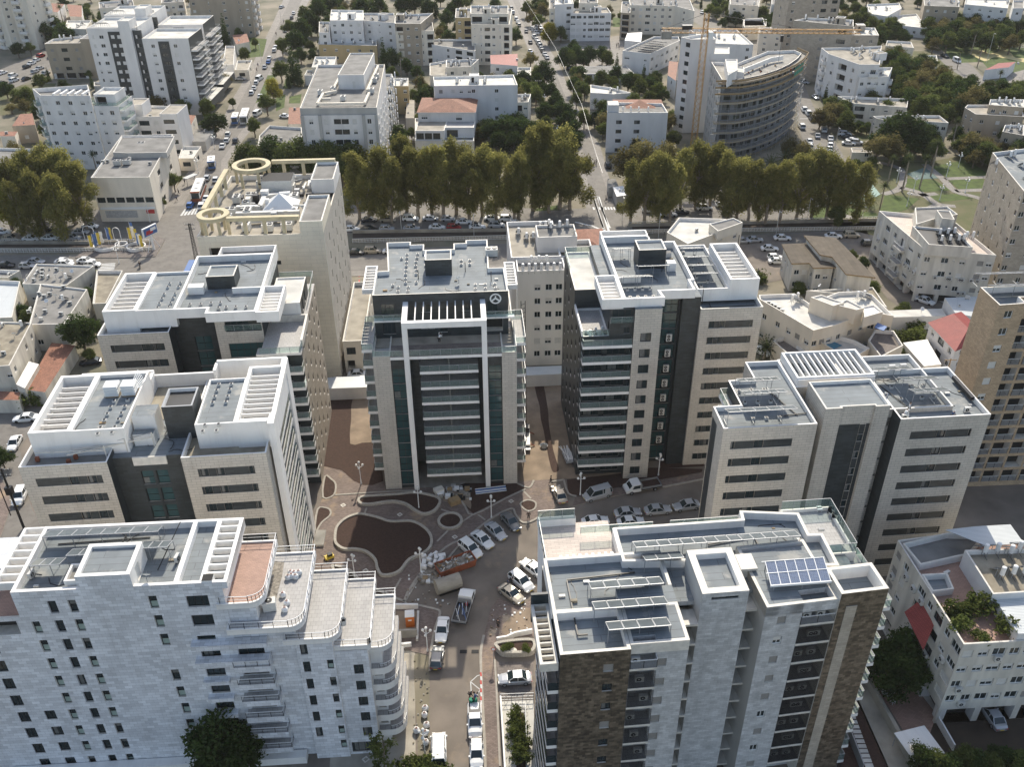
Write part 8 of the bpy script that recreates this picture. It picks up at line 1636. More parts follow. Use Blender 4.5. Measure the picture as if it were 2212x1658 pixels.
for i,(rc,x,y,h)in enumerate(((11,1225,405,6),(11,1765,430,6),(13,360,430,7),(13,590,330,7),(12,1370,450,7),(12,1100,320,7),(0,1950,450,7),(0,2100,190,7),(0,1870,640,6),(3,800,1110,7),(3,1930,470,12),(3,2180,640,10))):
 X,Y=T(rc,x,y);t=thing('light_pole','slim grey light pole '+('behind the hoarding above the central tower','beside the red car of the parking row','behind the zigzag-roofed house','beside the canal fence at the right','right of the bridge at the canal','at the bridge corner beside the stall','on the upper-left street by the shops','at the top of the upper-left street','beside the vans on the upper-left street','beside the date palm on the right-hand street','tall over the playground','at the right edge above the park')[i],'light pole',(X,Y,0));b=MB();b.cyl((0,0),.07,0,h,'acgrey',6);b.obj('post',t);b=MB();b.beam((0,0,h),(0,-1.3,h+.1),.07,'acgrey');b.box(-.12,.12,-1.6,-1.1,h,h+.12,'acgrey');b.obj('lamp_head',t)
def fence(P,label,h=1.1,m='whitemetal',sp=1.6,name='fence'):
 b=MB()
 for p,q in zip(P,P[1:]):
  L=math.hypot(q[0]-p[0],q[1]-p[1]);n=max(1,round(L/sp))
  for zz in(.15,h*.55,h):b.beam((*p,zz),(*q,zz),.06,m)
  for i in range(n+1):x,y=p[0]+(q[0]-p[0])*i/n,p[1]+(q[1]-p[1])*i/n;b.beam((x,y,0),(x,y,h),.07,m)
  for i in range(n):x,y=p[0]+(q[0]-p[0])*(i+.5)/n,p[1]+(q[1]-p[1])*(i+.5)/n;b.beam((x-.3,y,.15),(x+.3,y,h),.035,m);b.beam((x+.3,y,.15),(x-.3,y,h),.035,m)
 t=thing(name,label,'fence',(0,0,0));b.obj('rail',t);return t
fence(PD([(-300,549),(200,545),(330,544)]),'white metal fence on the near side of the left canal stretch');fence(PD([(-300,528),(330,525)]),'white metal fence on the far side of the left canal stretch');fence(PD([(762,525),(1225,514)]),'white fence on the near side of the middle canal stretch');fence(PD([(1357,505),(1900,497)]),'white fence on the near side of the right canal stretch');fence(PD([(1357,488),(1900,476)]),'white fence on the far side of the right canal stretch');fence(PL(3,[(1560,300),(1700,330),(2300,360)]),'white patterned fence round the playground',2.2,sp=3)
b=MB();P=PL(10,[(560,600),(700,480),(900,470),(1060,470),(1180,440),(1232,462),(1160,590),(1000,598),(820,600)]);b.prism(ccw(P),0,.2,'kerb','yardpaver');tag(b.obj('traffic_island'),kind='structure')
for k,(x,y,nm)in enumerate(((800,520,'left'),(910,515,'middle'),(1020,530,'right'))):
 c=T(10,x,y);b=MB();n=20;r=(3.2,1.6,2.4)[k]
 for i in range(n):a0,a1=i*6.283/n,(i+1)*6.283/n;b.face([(c[0]+r*math.cos(a0),c[1]+r*math.sin(a0),.2),(c[0]+r*math.cos(a1),c[1]+r*math.sin(a1),.2),(c[0]+r*math.cos(a1),c[1]+r*math.sin(a1),1),(c[0]+r*math.cos(a0),c[1]+r*math.sin(a0),1)],'white');b.face([(c[0]+(r-.25)*math.cos(a0),c[1]+(r-.25)*math.sin(a0),1),(c[0]+(r-.25)*math.cos(a1),c[1]+(r-.25)*math.sin(a1),1),(c[0]+r*math.cos(a1),c[1]+r*math.sin(a1),1),(c[0]+r*math.cos(a0),c[1]+r*math.sin(a0),1)],'white')
 tag(b.obj('round_wall'),'%s white ring wall on the flag island at the crossing'%nm,'wall')
fl=[(685,500,'yellow'),(715,490,'blue'),(728,470,'blue'),(745,480,'yellow'),(768,470,'whitemetal'),(815,445,'blue'),(830,440,'yellow'),(975,440,'yellow'),(990,400,'blue'),(1000,430,'whitemetal'),(1020,450,'yellow'),(1035,480,'blue'),(1050,490,'whitemetal'),(1062,500,'yellow')]
CNF={'yellow':'yellow','blue':'blue','whitemetal':'white'};cf={}
for(x,y,m)in fl:
 X,Y=T(10,x,y+60);cf[m]=cf.get(m,0)+1;t=thing('flag','narrow %s flag on the island at the left crossing, %s %s one from the left'%(CNF[m],ordn(cf[m]),CNF[m]),'flag',(X,Y,.2),.3,'flags on the crossing island')
 b=MB();b.cyl((0,0),.05,0,5.6,'whitemetal',6);b.obj('pole',t);t.scale=(.8,.8,.85);b=MB()
 for i in range(5):b.face([(.05+.03*math.sin(i),.12*math.sin(i*1.3),5.4-i*.75),(.85+.08*math.sin(i*2),.2*math.sin(i*1.3+1),5.3-i*.75),(.85+.08*math.sin(i*2+2),.2*math.sin(i*1.3+2.3),5.3-(i+1)*.75),(.05+.03*math.sin(i+1),.12*math.sin(i*1.3+1.3),5.4-(i+1)*.75)],m)
 b.obj('cloth',t)
for k,(x,y)in enumerate(((680,440),(885,440))):
 X,Y=T(10,x,y+40);t=thing('arch',['left','right'][k]+' white hoop arch on the flag island','arch',(X,Y,.2));b=MB();r=1.4-k*.5
 for i in range(12):a0,a1=math.pi*i/12,math.pi*(i+1)/12;b.beam((r*math.cos(a0),0,3+r*math.sin(a0)),(r*math.cos(a1),0,3+r*math.sin(a1)),.12,'whitemetal')
 b.beam((-r,0,0),(-r,0,3),.12,'whitemetal');b.beam((r,0,0),(r,0,3),.12,'whitemetal');b.obj('hoop',t)
X,Y=T(10,1150,540);t=thing('billboard','slanting blue and red billboard with a white frame on the crossing island','billboard',(X,Y,.2),R(62));b=MB();b.cyl((0,0),.3,0,4,'whitemetal',10);b.beam((-2,0,0),(0,0,4),.12,'whitemetal');b.beam((2,0,0),(0,0,4),.12,'whitemetal');b.obj('stand',t);b=MB();b.box(-2.3,2.3,-.25,.25,4,6.4,'whitemetal');b.obj('frame',t);b=MB();b.face([(-2.1,-.27,4.2),(2.1,-.27,4.2),(2.1,-.27,6.2),(-2.1,-.27,6.2)],'blue');b.face([(-1.6,-.28,4.5),(.6,-.28,4.5),(.9,-.28,5.5),(-1.3,-.28,5.5)],'red');b.face([(0,-.285,5.1),(1.8,-.285,5.1),(1.8,-.285,5.9),(0,-.285,5.9)],'whitemetal');b.obj('poster',t)
X,Y=T(0,1425,1350,1);t=thing('bus_shelter','bus shelter with a pale blue curved roof beside the coach','bus shelter',(X,Y,0),R(60));b=MB()
for x_ in(-1.6,1.6):b.beam((x_,0,0),(x_,0,2.4),.1,'metal')
b.obj('posts',t);b=MB();b.box(-2.2,2.2,-.9,.9,2.4,2.55,'panelblue',top='corrugated');b.obj('roof',t)
# skip, tank, boxes, toilet
t=thing('rubbish_skip','long rust-orange rubbish skip full of rubble beside the parked cars','skip',(*T(21,1628,1560,.8),.03),R(27));b=MB()
L_,W_=3.0,1.15
for a,c in(((-L_,-W_),(L_,-W_)),((L_,-W_),(L_,W_)),((L_,W_),(-L_,W_)),((-L_,W_),(-L_,-W_))):b.face([(a[0]*.94,a[1]*.85,.1),(c[0]*.94,c[1]*.85,.1),(*c,1.4),(*a,1.4)],'rust');b.beam((*a,1.38),(*c,1.38),.12,'rust')
b.obj('skip_body',t);rg=random.Random(31);b=MB();b.face([(-2.9,-1.05,1.0),(2.9,-1.05,1.0),(2.9,1.05,1.05),(-2.9,1.05,1.0)],'rubble')
for i in range(46):x_,y_,s_=rg.uniform(-2.7,2.7),rg.uniform(-.9,.9),rg.uniform(.1,.35);b.beam((x_,y_,1.1),(x_+rg.uniform(-.6,.9),y_+rg.uniform(-.3,.3),1.2+rg.random()*.4),s_*.7,rg.choice(['whitemetal','cloth','wood','acgrey','shutter']),s_*.5)
tag(b.obj('rubble',t),None)
t=thing('tank_trailer','big beige half-round tank lying by the skip','tank',(*T(31,1572,300,.9),.03),R(24));b=MB();b.cyl((0,0,1.15),1.15,-1.9,1.9,'rooftan',20,axis='x');b.obj('tank_body',t);b=MB();b.box(-1.7,1.7,-.9,.9,.0,.2,'darkmetal');b.obj('skid',t)
for i in range(11):
 x_,y_=T(31,1395+(i%4)*42+rg.uniform(-8,8),165-(i//4)*36-(i%4)*14,.4);t=thing('cardboard_box','white box dumped beside the skip, %s of the scatter counting from the left front'%ordn(i+1),'box',(x_,y_,.1),rg.uniform(0,3),'boxes dumped beside the skip');b=MB();s_=rg.uniform(.35,.6);b.box(-s_,s_,-s_*.6,s_*.6,0,rg.uniform(.4,.8),'tank');b.obj('carton',t);b=MB();b.box(-s_-.01,s_+.01,-.05,.05,.05,.3,'acgrey');b.obj('tape',t)
b=MB()
for i in range(60):
 x_,y_=T(31,1400+rg.uniform(-40,130),235+rg.uniform(-40,45),.2);s_=rg.uniform(.1,.4);b.box(x_-s_,x_+s_,y_-s_,y_+s_,.08,.1+s_,rg.choice(['rubble','cloth','wood','whitemetal','rubble']))
tag(b.obj('rubble_heap'),'heap of broken rubble and rags between the skip and the planter','rubble',kind='stuff')
b=MB()
for i in range(46):
 x_,y_=T(21,1560+rg.uniform(-60,190),1015+rg.uniform(-40,60),.2);s_=rg.uniform(.1,.45);b.box(x_-s_,x_+s_,y_-s_,y_+s_,.1,.12+s_*1.3,rg.choice(['rubble','cloth','wood','whitemetal','rooftan','dark']))
tag(b.obj('rubble_heap'),'heap of sacks and building rubble at the foot of the central tower','rubble',kind='stuff')
for k,(rc,x,y,c,nm,l_)in enumerate(((21,1620,1090,'wood','wooden crate by the circular planter walk',.9),(21,1503,1012,'coping','pallet of pale stone slabs in front of the central tower',.8))):
 t=thing('crate',nm,'crate',(*T(rc,x,y,.4),.1),.5);b=MB();b.box(-l_,l_,-l_*.7,l_*.7,.12,.9,c);b.obj('load',t);b=MB();b.box(-l_,l_,-l_*.7,l_*.7,0,.11,'wood');b.obj('pallet',t)
b=MB();o_=T(21,1890,1005,.3)
for i in range(9):b.beam((-2.6,-.6+i*.13,.2+(i%3)*.1),(2.6,-.5+i*.13,.2+(i%3)*.1),.11,'blue' if i%2 else 'whitemetal')
o=b.obj('pipe_bundle',None,(*o_,.12),.15);tag(o,'bundle of blue and white pipes on the dark bed right of the central tower','pipes')
t=thing('portable_toilet','orange portable toilet with a white roof in the walled yard','portable toilet',(*T(31,1288,560,1),.05),.1);b=MB();b.box(-.6,.6,-.6,.6,0,2.1,'orange');b.obj('cabin',t);b=MB();b.prism([(-.66,-.66),(.66,-.66),(.66,.66),(-.66,.66)],2.1,2.2,'white');b.prism([(-.45,-.45),(.45,-.45),(.45,.45),(-.45,.45)],2.2,2.38,'white');b.obj('roof',t);b=MB();b.box(-.4,.4,-.62,-.601,.1,1.95,'orange');b.box(-.25,.25,-.63,-.621,1.3,1.6,'whitemetal');b.obj('door',t)
def lowwall(P,label,h=1.1,w_=.3,m='coping'):
 t=thing('low_wall',label,'wall',(0,0,0));b=MB()
 for p,q in zip(P,P[1:]):b.beam((*p,h/2),(*q,h/2),w_,m,h)
 b.obj('wall',t)
lowwall(PL(31,[(1345,690),(1140,700),(1000,735)]),'grey concrete wall in front of the portable toilet',1.6,.3,'concrete');lowwall(PL(31,[(1350,510),(1342,725)]),'short wall on the street side of the portable toilet yard',.5);lowwall(PL(31,[(1150,480),(1350,480)]),'white wall with a dark bin behind the portable toilet',1.0,.3,'white');lowwall(PL(31,[(1300,760),(1150,775)]),'white coping wall below the portable toilet yard',.8,.3,'white')
b=MB();sheet('yard_floor',PL(31,[(1140,500),(1345,500),(1340,690),(1140,700)]),.12,'sand')
lowwall(PL(32,[(430,665),(300,690),(240,718),(165,730)]),'low curved white wall above the oval planter',1.0,.25,'white')
P=smooth(PL(32,[(165,760),(430,735),(432,830),(240,845),(180,820)]),3);planter(P,'white rounded planter beside the parking bay',1.0)
b=MB();X,Y=T(32,292,787,1);b.cyl((0,0),.45,.82,.95,'creamplaster',14);tag(b.obj('round_cover',None,(X,Y,0)),'round cream cover lying in the curved white planter','cover')
lowwall(PL(32,[(195,1170),(225,1658),(250,2100)]),'long white garden wall at the right of the bottom pavement',1.2,.2,'white');fence(PL(32,[(195,1165),(440,1155)]),'metal rail across the end of the parking bay',1.3,'metal');fence(PL(32,[(285,1225),(378,1225),(390,1570)]),'rail round the shrub-filled garden strip',1.1,'metal')
sheet('garden_terrace',PL(32,[(200,1170),(440,1160),(470,2000),(250,2000)]),.06,'roofwhite');sheet('soil_bed',PL(32,[(300,1260),(370,1260),(390,1900),(320,1900)]),.12,'soil')
lowwall(PL(33,[(1010,990),(1400,1700)]),'long pale boundary wall of the bottom right driveway',1.4,.5,'rooftan');lowwall(PL(33,[(1555,1320),(1680,1540)]),'short white wall in front of the building on stilts',1.2,.2,'white');lowwall(PL(33,[(875,1370),(1000,1700)]),'thin metal-topped wall of the dark garden',1.6,.1,'metal')
t=thing('garden_canopy','square white canopy in the garden at the bottom right','canopy',(*T(33,1430,1480,2.4),0),.25);b=MB();b.box(-2.1,2.1,-2,2,2.3,2.4,'white');b.obj('roof',t)
for q in((-1.9,-1.8),(1.9,-1.8),(1.9,1.8),(-1.9,1.8)):b=MB();b.cyl(q,.05,0,2.3,'metal',6);b.obj('leg',t)
t=thing('garden_table','white round garden table in the dark gap beside the building on stilts','table',(*T(33,1190,1110,.7),.03));b=MB();b.cyl((0,0),.7,.68,.74,'whitemetal',14);b.obj('tabletop',t);b=MB();b.cyl((0,0),.06,0,.68,'whitemetal',8);b.obj('leg',t)
for i in range(4):
 a=i*1.57+.4;X,Y=T(33,1190,1110,.7);c=thing('garden_chair','white garden chair at the round table, %s side'%('right','rear','left','front')[i],'chair',(X+1.15*math.cos(a),Y+1.15*math.sin(a),.03),a-1.57,'garden chairs');b=MB();b.box(-.22,.22,-.22,.22,.4,.45,'whitemetal');b.obj('seat',c);b=MB();b.box(-.22,.22,.2,.24,.45,.9,'whitemetal');b.obj('backrest',c)
 for q in((-.2,-.2),(.2,-.2),(.2,.2),(-.2,.2)):b=MB();b.box(q[0]-.02,q[0]+.02,q[1]-.02,q[1]+.02,0,.4,'whitemetal');b.obj('leg',c)
def sack(x,y,z,label,s_=.5,rot=0.):
 def mk():
  b=MB();n=10;pr=None
  for k,(r,zz)in enumerate(((.75,0),(1,.25),(1.02,.8),(.9,1.25),(.6,1.5),(.35,1.62))):
   ring=[(r*math.cos(i*.628+k*.1)*(1+.12*math.sin(i*2.3+k)),r*math.sin(i*.628+k*.1)*(1+.1*math.cos(i*1.7+k*2)),zz)for i in range(n)]
   if pr:[b.face([pr[i],pr[(i+1)%n],ring[(i+1)%n],ring[i]],'clothwhite')for i in range(n)]
   pr=ring
  b.face(pr,'rubble');return b.mesh('sack')
 def hd():b=MB();[b.beam((.5*math.cos(a),.5*math.sin(a),1.5),(.2*math.cos(a+.8),.2*math.sin(a+.8),2.0),.08,'redpaint')for a in(0,1.6,3.1,4.7)];return b.mesh('handles')
 t=thing('rubble_sack',label,'sack',(x,y,z),rot,'white rubble sacks');t.scale=(s_,)*3;link('sack_bag',cached('sack',mk),t);link('handles',cached('sackh',hd),t)
for i,(rc,x,y,z)in enumerate(((31,1400,1215,.1),(31,1395,1265,.1),(31,1410,1340,.1),(31,1335,1380,.1),(31,1400,1400,.1),(31,1405,1470,.1),(31,1155,420,.1))):X,Y=T(rc,x,y,.5);sack(X,Y,z,'white rubble sack beside the inner street, %s from the far end'%ordn((2,3,4,5,6,7,1)[i]),.42,i)
for i,(x,y)in enumerate(((375,225),(400,215),(430,220),(395,190),(455,190),(420,195),(335,355),(365,415),(350,465))):X,Y=T(31,x,y,24.4);sack(X,Y,23.76,'white rubble sack on the stepped terrace roof, %s of those nine'%ordn(i+1),.36,i*.7)
t=thing('air_conditioner','big cream outdoor air conditioner among the sacks on the stepped terrace','air conditioner',(*T(31,240,450,24.4),23.76),.2);b=MB();b.box(-.7,.7,-.5,.5,.08,1.35,'acgrey');b.obj('casing',t);b=MB();b.cyl((0,0),.38,1.36,1.4,'darkmetal',14);b.cyl((0,0),.1,1.4,1.44,'acgrey',8);b.obj('fan',t)
b=MB();P=[T(31,x,y,23.8)for x,y in((200,440),(165,420),(240,220),(255,120),(350,130),(335,230),(290,400))];b.face([(*p,23.79)for p in ccw(P)],'rubble');tag(b.obj('gravel_patch'),'patch of loose gravel and rubble on the stepped terrace beside the sacks','gravel',kind='stuff')
X,Y=T(31,790,575,21.7);t=thing('bucket','grey bucket standing on the cream stepped terrace','bucket',(X,Y,21.26));b=MB();b.cyl((0,0),.3,0,.8,'acgrey',12,.34,cap=False);b.cyl((0,0),.29,0,.5,'dark',12);b.obj('pail',t)
X,Y=T(22,372,640);t=thing('lift_truck','furniture hoist with a long dark ladder leaning up the right side of the central tower','hoist',(X,Y,.1));b=MB();b.box(-1,1,-2.5,2.5,.4,1.0,'acgrey');b.box(-1,1,-3.4,-2.3,.3,.6,'metal');b.box(-.9,.9,1.2,2.6,1.0,2.0,'darkmetal');b.obj('chassis',t)
b=MB()
for s_ in(-.35,.35):b.beam((s_,-.6,1.2),(s_-.2,3.0,27),.12,'darkmetal')
for i in range(34):k=i/34;b.beam((-.35-.2*k,-.6+3.6*k,1.2+25.8*k),(.35-.2*k,-.6+3.6*(k+.012),1.2+25.8*(k+.012)),.07,'darkmetal')
for s_ in(-.35,.35):b.beam((s_,.2,1.2),(s_-.2,3.5,26),.08,'darkmetal')
b.obj('ladder',t)
for i in range(4):q=((-1.6,-1.8),(1.8,-1.6),(-1.6,2),(1.8,2))[i];b=MB();b.beam((q[0]*.5,q[1],.6),(q[0],q[1],.1),.14,'rust');b.obj('outrigger',t)
t=thing('frame_stack','stack of bright white window frames lying on the sand beside the right-hand central tower','frames',(*T(22,685,745,.4),.12),.2);b=MB()
for i in range(9):a=rg.uniform(-.3,.3);x_=rg.uniform(-.7,.2);b.box(x_,x_+1.0,-2+a,1.2+a,.1+i*.09,.15+i*.09,'whitemetal' if i%2 else 'metal')
for i in range(7):b.beam((rg.uniform(-1,1),-2.3,.9),(rg.uniform(-1,1),1.8,1.1),.1,'whitemetal')
b.obj('frames',t)
t=thing('basin','white basin lying on the sand between the towers','basin',(*T(22,517,678,.2),.12));b=MB();b.cyl((0,0),.55,0,.35,'whitemetal',14,.75,cap=False);b.cyl((0,0),.5,0,.2,'dark',12);b.obj('bowl',t)
t=thing('wheelbarrow_machine','small yellow plate compactor at the corner of the left block','machine',(*T(21,685,1500,.4),.1),.6);b=MB();b.box(-.7,.7,-.4,.4,.1,.5,'yellow');b.box(-.2,.5,-.3,.3,.5,.9,'darkmetal');b.beam((-.6,0,.5),(-1.2,0,1.1),.07,'darkmetal');b.obj('machine_body',t)
t=thing('plaza_ledge','grey paved ledge at the foot of the left white frame','ledge',(0,0,0));b=MB();b.prism(ccw(PL(21,[(570,1430),(645,1430),(665,1318),(590,1318)])),.1,.5,'coping','concrete');b.obj('ledge_body',t)
t=thing('sign_post','red-rimmed round traffic sign on the right pavement','traffic sign',(*T(32,143,880),.1));b=MB();b.cyl((0,0),.04,0,2.4,'metal',6);b.obj('post',t);b=MB();b.cyl((0,0,2.6),.33,-.06,-.04,'redpaint',16,axis='y');b.cyl((0,0,2.6),.24,-.075,-.062,'whitemetal',16,axis='y');b.obj('sign_disc',t)
t=thing('manhole_cover','dark drain grating in the middle of the inner street','drain',(*T(31,1730,800),.02));b=MB();[b.box(x_-.5,x_+.5,-.3,.3,.01,.03,'dark')for x_ in(-.8,.8)];b.obj('grating',t)
for k,(x,y,m,l_)in enumerate(((685,1140,'whitemetal','white stool on the railed terrace of the marble building'),(775,1165,'darkmetal','black armchair on the railed terrace, rear one'),(800,1205,'darkmetal','black armchair on the railed terrace, front one'))):
 X,Y=T(23,x,y,28.2);c=thing('terrace_chair',l_,'chair',(X,Y,27.82),.5*k);b=MB();b.box(-.3,.3,-.3,.3,.38,.48,m);b.obj('seat',c)
 for q in((-.26,-.26),(.26,-.26),(.26,.26),(-.26,.26)):b=MB();b.box(q[0]-.03,q[0]+.03,q[1]-.03,q[1]+.03,0,.38,m);b.obj('leg',c)
 if k:b=MB();b.box(-.3,.3,.25,.32,.48,1.0,m);b.obj('backrest',c)
 # people
def body_mesh(pose):
 J={'stand':dict(hip=(0,0,.95),chest=(0,0,1.35),neck=(0,0,1.5),head=(0,-.02,1.66),kl=(.11,0,.5),fl=(.12,.02,.06),tl=(.12,-.14,.03),kr=(-.11,0,.5),fr=(-.12,.02,.06),tr=(-.12,-.14,.03),el=(.28,.03,1.15),hl=(.3,-.05,.88),er=(-.28,.03,1.15),hr=(-.3,-.05,.88)),'walk':dict(hip=(0,0,.93),chest=(0,-.03,1.34),neck=(0,-.04,1.49),head=(0,-.08,1.65),kl=(.11,-.2,.52),fl=(.12,-.28,.08),tl=(.12,-.44,.08),kr=(-.11,.05,.48),fr=(-.12,.35,.12),tr=(-.12,.24,.04),el=(.27,.15,1.14),hl=(.3,.12,.9),er=(-.27,-.1,1.14),hr=(-.28,-.3,.98)),'bend':dict(hip=(0,.1,.8),chest=(0,-.3,1.1),neck=(0,-.42,1.16),head=(0,-.56,1.2),kl=(.13,-.08,.44),fl=(.13,.1,.06),tl=(.13,-.06,.03),kr=(-.13,-.08,.44),fr=(-.13,.1,.06),tr=(-.13,-.06,.03),el=(.24,-.42,.86),hl=(.2,-.6,.66),er=(-.24,-.42,.86),hr=(-.2,-.6,.66)),'sit':dict(hip=(0,0,.28),chest=(0,-.08,.7),neck=(0,-.1,.85),head=(0,-.14,1.0),kl=(.16,-.42,.5),fl=(.16,-.5,.08),tl=(.16,-.66,.04),kr=(-.16,-.42,.5),fr=(-.16,-.5,.08),tr=(-.16,-.66,.04),el=(.26,-.16,.5),hl=(.16,-.4,.5),er=(-.26,-.16,.5),hr=(-.16,-.4,.5))}[pose]
 def skin(verts,edges,rad,nm,m,root=0):
  me=D.meshes.new(nm);me.from_pydata(verts,edges,[]);o=D.objects.new('tmp',me);COL.objects.link(o)
  md=o.modifiers.new('s','SKIN');sub=o.modifiers.new('u','SUBSURF');sub.levels=1;sub.render_levels=1
  sv=me.skin_vertices[0].data
  for i,r in enumerate(rad):sv[i].radius=r if isinstance(r,tuple)else(r,r);sv[i].use_root=i==root
  bpy.context.view_layer.update();dg=bpy.context.evaluated_depsgraph_get();m2=D.meshes.new_from_object(o.evaluated_get(dg));D.objects.remove(o);m2.name=nm;m2.materials.clear();m2.materials.append(MT[m]);m2.polygons.foreach_set('use_smooth',[True]*len(m2.polygons));return m2
 sl_,sr=tuple(a+c for a,c in zip(J['chest'],(.19,0,.06))),tuple(a+c for a,c in zip(J['chest'],(-.19,0,.06)))
 hl,hr=tuple(a+c for a,c in zip(J['hip'],(.1,0,-.04))),tuple(a+c for a,c in zip(J['hip'],(-.1,0,-.04)))
 lp=lambda a,c,t:tuple(x+(y-x)*t for x,y in zip(a,c))
 top=tuple(a+(a-c)*.75 for a,c in zip(J['head'],J['neck']))
 face=(J['head'][0],J['head'][1]-.1,J['head'][2]-.02)
 V=[J['hip'],J['chest'],J['neck'],J['head'],top,sl_,J['el'],J['hl'],sr,J['er'],J['hr'],hl,J['kl'],J['fl'],J['tl'],hr,J['kr'],J['fr'],J['tr'],face]
 E=[(0,1),(1,2),(2,3),(3,4),(1,5),(5,6),(6,7),(1,8),(8,9),(9,10),(0,11),(11,12),(12,13),(13,14),(0,15),(15,16),(16,17),(17,18),(3,19)]
 rd=[(.15,.1),(.16,.1),.055,.09,.06,.06,.045,.035,.06,.045,.035,.085,.06,.045,.035,.085,.06,.045,.035,.025]
 out={'body':skin(V,E,rd,'body','skin')}
 for i,(h_,e_)in enumerate(((J['hl'],J['el']),(J['hr'],J['er']))):
  pass
 out['trousers']=lambda m:skin([J['hip'],hl,J['kl'],lp(J['kl'],J['fl'],.9),hr,J['kr'],lp(J['kr'],J['fr'],.9)],[(0,1),(1,2),(2,3),(0,4),(4,5),(5,6)],[(.17,.12),.105,.08,.07,.105,.08,.07],'trousers',m)
 out['shirt']=lambda m:skin([lp(J['hip'],J['chest'],.1),J['chest'],lp(J['chest'],J['neck'],.6),sl_,J['el'],lp(J['el'],J['hl'],.7),sr,J['er'],lp(J['er'],J['hr'],.7)],[(0,1),(1,2),(1,3),(3,4),(4,5),(1,6),(6,7),(7,8)],[(.18,.13),(.185,.125),.08,.08,.06,.05,.08,.06,.05],'shirt',m)
 out['hair']=lambda m:skin([lp(J['head'],top,.45),lp(J['head'],top,1.1),(J['head'][0],J['head'][1]+.05,J['head'][2]+.02)],[(0,1),(0,2)],[.105,.07,.085],'hair',m)
 out['J']=J;return out
PB={}
def person(rc,x,y,z,pose,rz,label,sh='clothblack',tr_='clothblack',hair='hair',base=None):
 if pose not in PB:PB[pose]=body_mesh(pose)
 P=PB[pose];X,Y=T(rc,x,y,z);t=thing('person',label,'person',(X,Y,base if base is not None else z),rz);bd=link('body',P['body'],t)
 for nm,m in(('trousers',tr_),('shirt',sh),('hair',hair)):link(nm,cached((pose,nm,m),lambda:P[nm](m)),t)
person(22,567,958,.11,'walk',1.2,'person in dark clothes walking on the sand above the beige sedan');person(22,403,1222,.11,'stand',0,'person in dark clothes and a white cap standing beside the triangular bed',hair='clothwhite');person(31,1945,620,.12,'stand',2.5,'person in black walking on the right pavement',);person(31,1735,1140,.03,'bend',1.2,'person in black leaning over the pickup bed, left one');person(31,1768,1172,.95,'bend',2.4,'person in dark clothes leaning over the pickup bed, right one','clothblue',base=.85)
person(32,258,300,.03,'bend',1.9,'person in a dark jacket at the open door of the white tall car','clothblack','clothblue');person(23,1180,325,28.25,'bend',-.8,'roof worker in white carrying a yellow tool, left one on the right-hand block','clothwhite','clothblue','clothwhite');person(23,1345,430,28.25,'stand',1,'roof worker in a white shirt standing in the middle of the right-hand block','clothwhite');person(23,1312,470,28.25,'bend',2,'roof worker in white bending near the front parapet','clothwhite','clothblue','clothwhite');person(23,1672,455,28.25,'sit',.5,'roof worker in blue sitting on the right roof with a white helmet','clothblue','clothblack','clothwhite')
person(11,1513,1212,25.7,'bend',.3,'worker in white bending on the penthouse terrace, rear one','clothwhite',base=26.15);person(11,1508,1245,25.7,'bend',2.6,'worker in white bending on the penthouse terrace, front one','clothwhite',base=26.15);person(10,862,1135,28.4,'bend',.7,'worker in dark clothes on the front ledge of the far left block',base=28.3);person(0,1492,1608,.05,'walk',1.5,'pedestrian crossing the zebra crossing in front of the white car')
for i,(x,y)in enumerate(((862,1205),(895,1235),(908,1228),(884,1258),(866,1505),(980,1505),(996,1465),(1003,1450),(1058,352),(1078,362),(1070,345),(1010,380))):person(2,x,y,.03,'walk' if i%2 else 'stand',i*.9,'figure in dark clothes '+('at the left kerb of the middle street below the dark trees','in the group of three on the middle street, left one','in the group of three on the middle street, right one','in the group of three on the middle street, front one','at the left corner of the bridge crossing','at the zebra crossing beside the stall, left one','at the zebra crossing beside the stall, middle one','at the zebra crossing beside the stall, right one','in the school yard, left of the three','in the school yard, front of the three','in the school yard, rear of the three','alone in the school yard')[i],'clothblack' if i%3 else 'clothblue')
for i,(x,y)in enumerate(((1925,500),(1915,535),(2115,170),(2060,265),(1320,1500),(1335,1450),(1380,1370),(1895,690))):person(0,x,y,.03,'walk',i,'pedestrian on the pavement of the upper-left street, %s from the near end'%ordn((6,5,8,7,1,2,3,4)[i]),'clothblack' if i%2 else 'clothblue')
X,Y=T(10,1042,655,.6);t=thing('motorcycle','dark motorcycle with a rider crossing at the left junction','motorcycle',(X,Y,.02),1.9);b=MB();b.beam((-.5,0,.6),(.5,0,.75),.25,'darkmetal');b.beam((.5,0,.75),(.75,0,1.05),.08,'metal');b.box(-.7,-.2,-.14,.14,.75,.85,'dark');b.obj('motorcycle_frame',t)
for s_ in(-.65,.65):b=MB();b.cyl((s_,0,.3),.3,-.06,.06,'rubber',12,axis='y');b.obj('wheel',t)
person(10,1042,650,.7,'sit',1.9+1.57,'person in black riding the motorcycle',base=.55)
t=thing('overhead_wire','thin sagging overhead wire above the tree-lined middle street','wire',(0,0,0));b=MB();P=[(*T(2,x,y,z),z)for x,y,z in((380,0,8),(600,350,8),(700,570,7.5),(800,780,8),(850,960,7),(910,1160,8),(955,1290,7.5))]
for p,q in zip(P,P[1:]):b.beam(p,q,.05,'metal')
b.obj('wire',t)
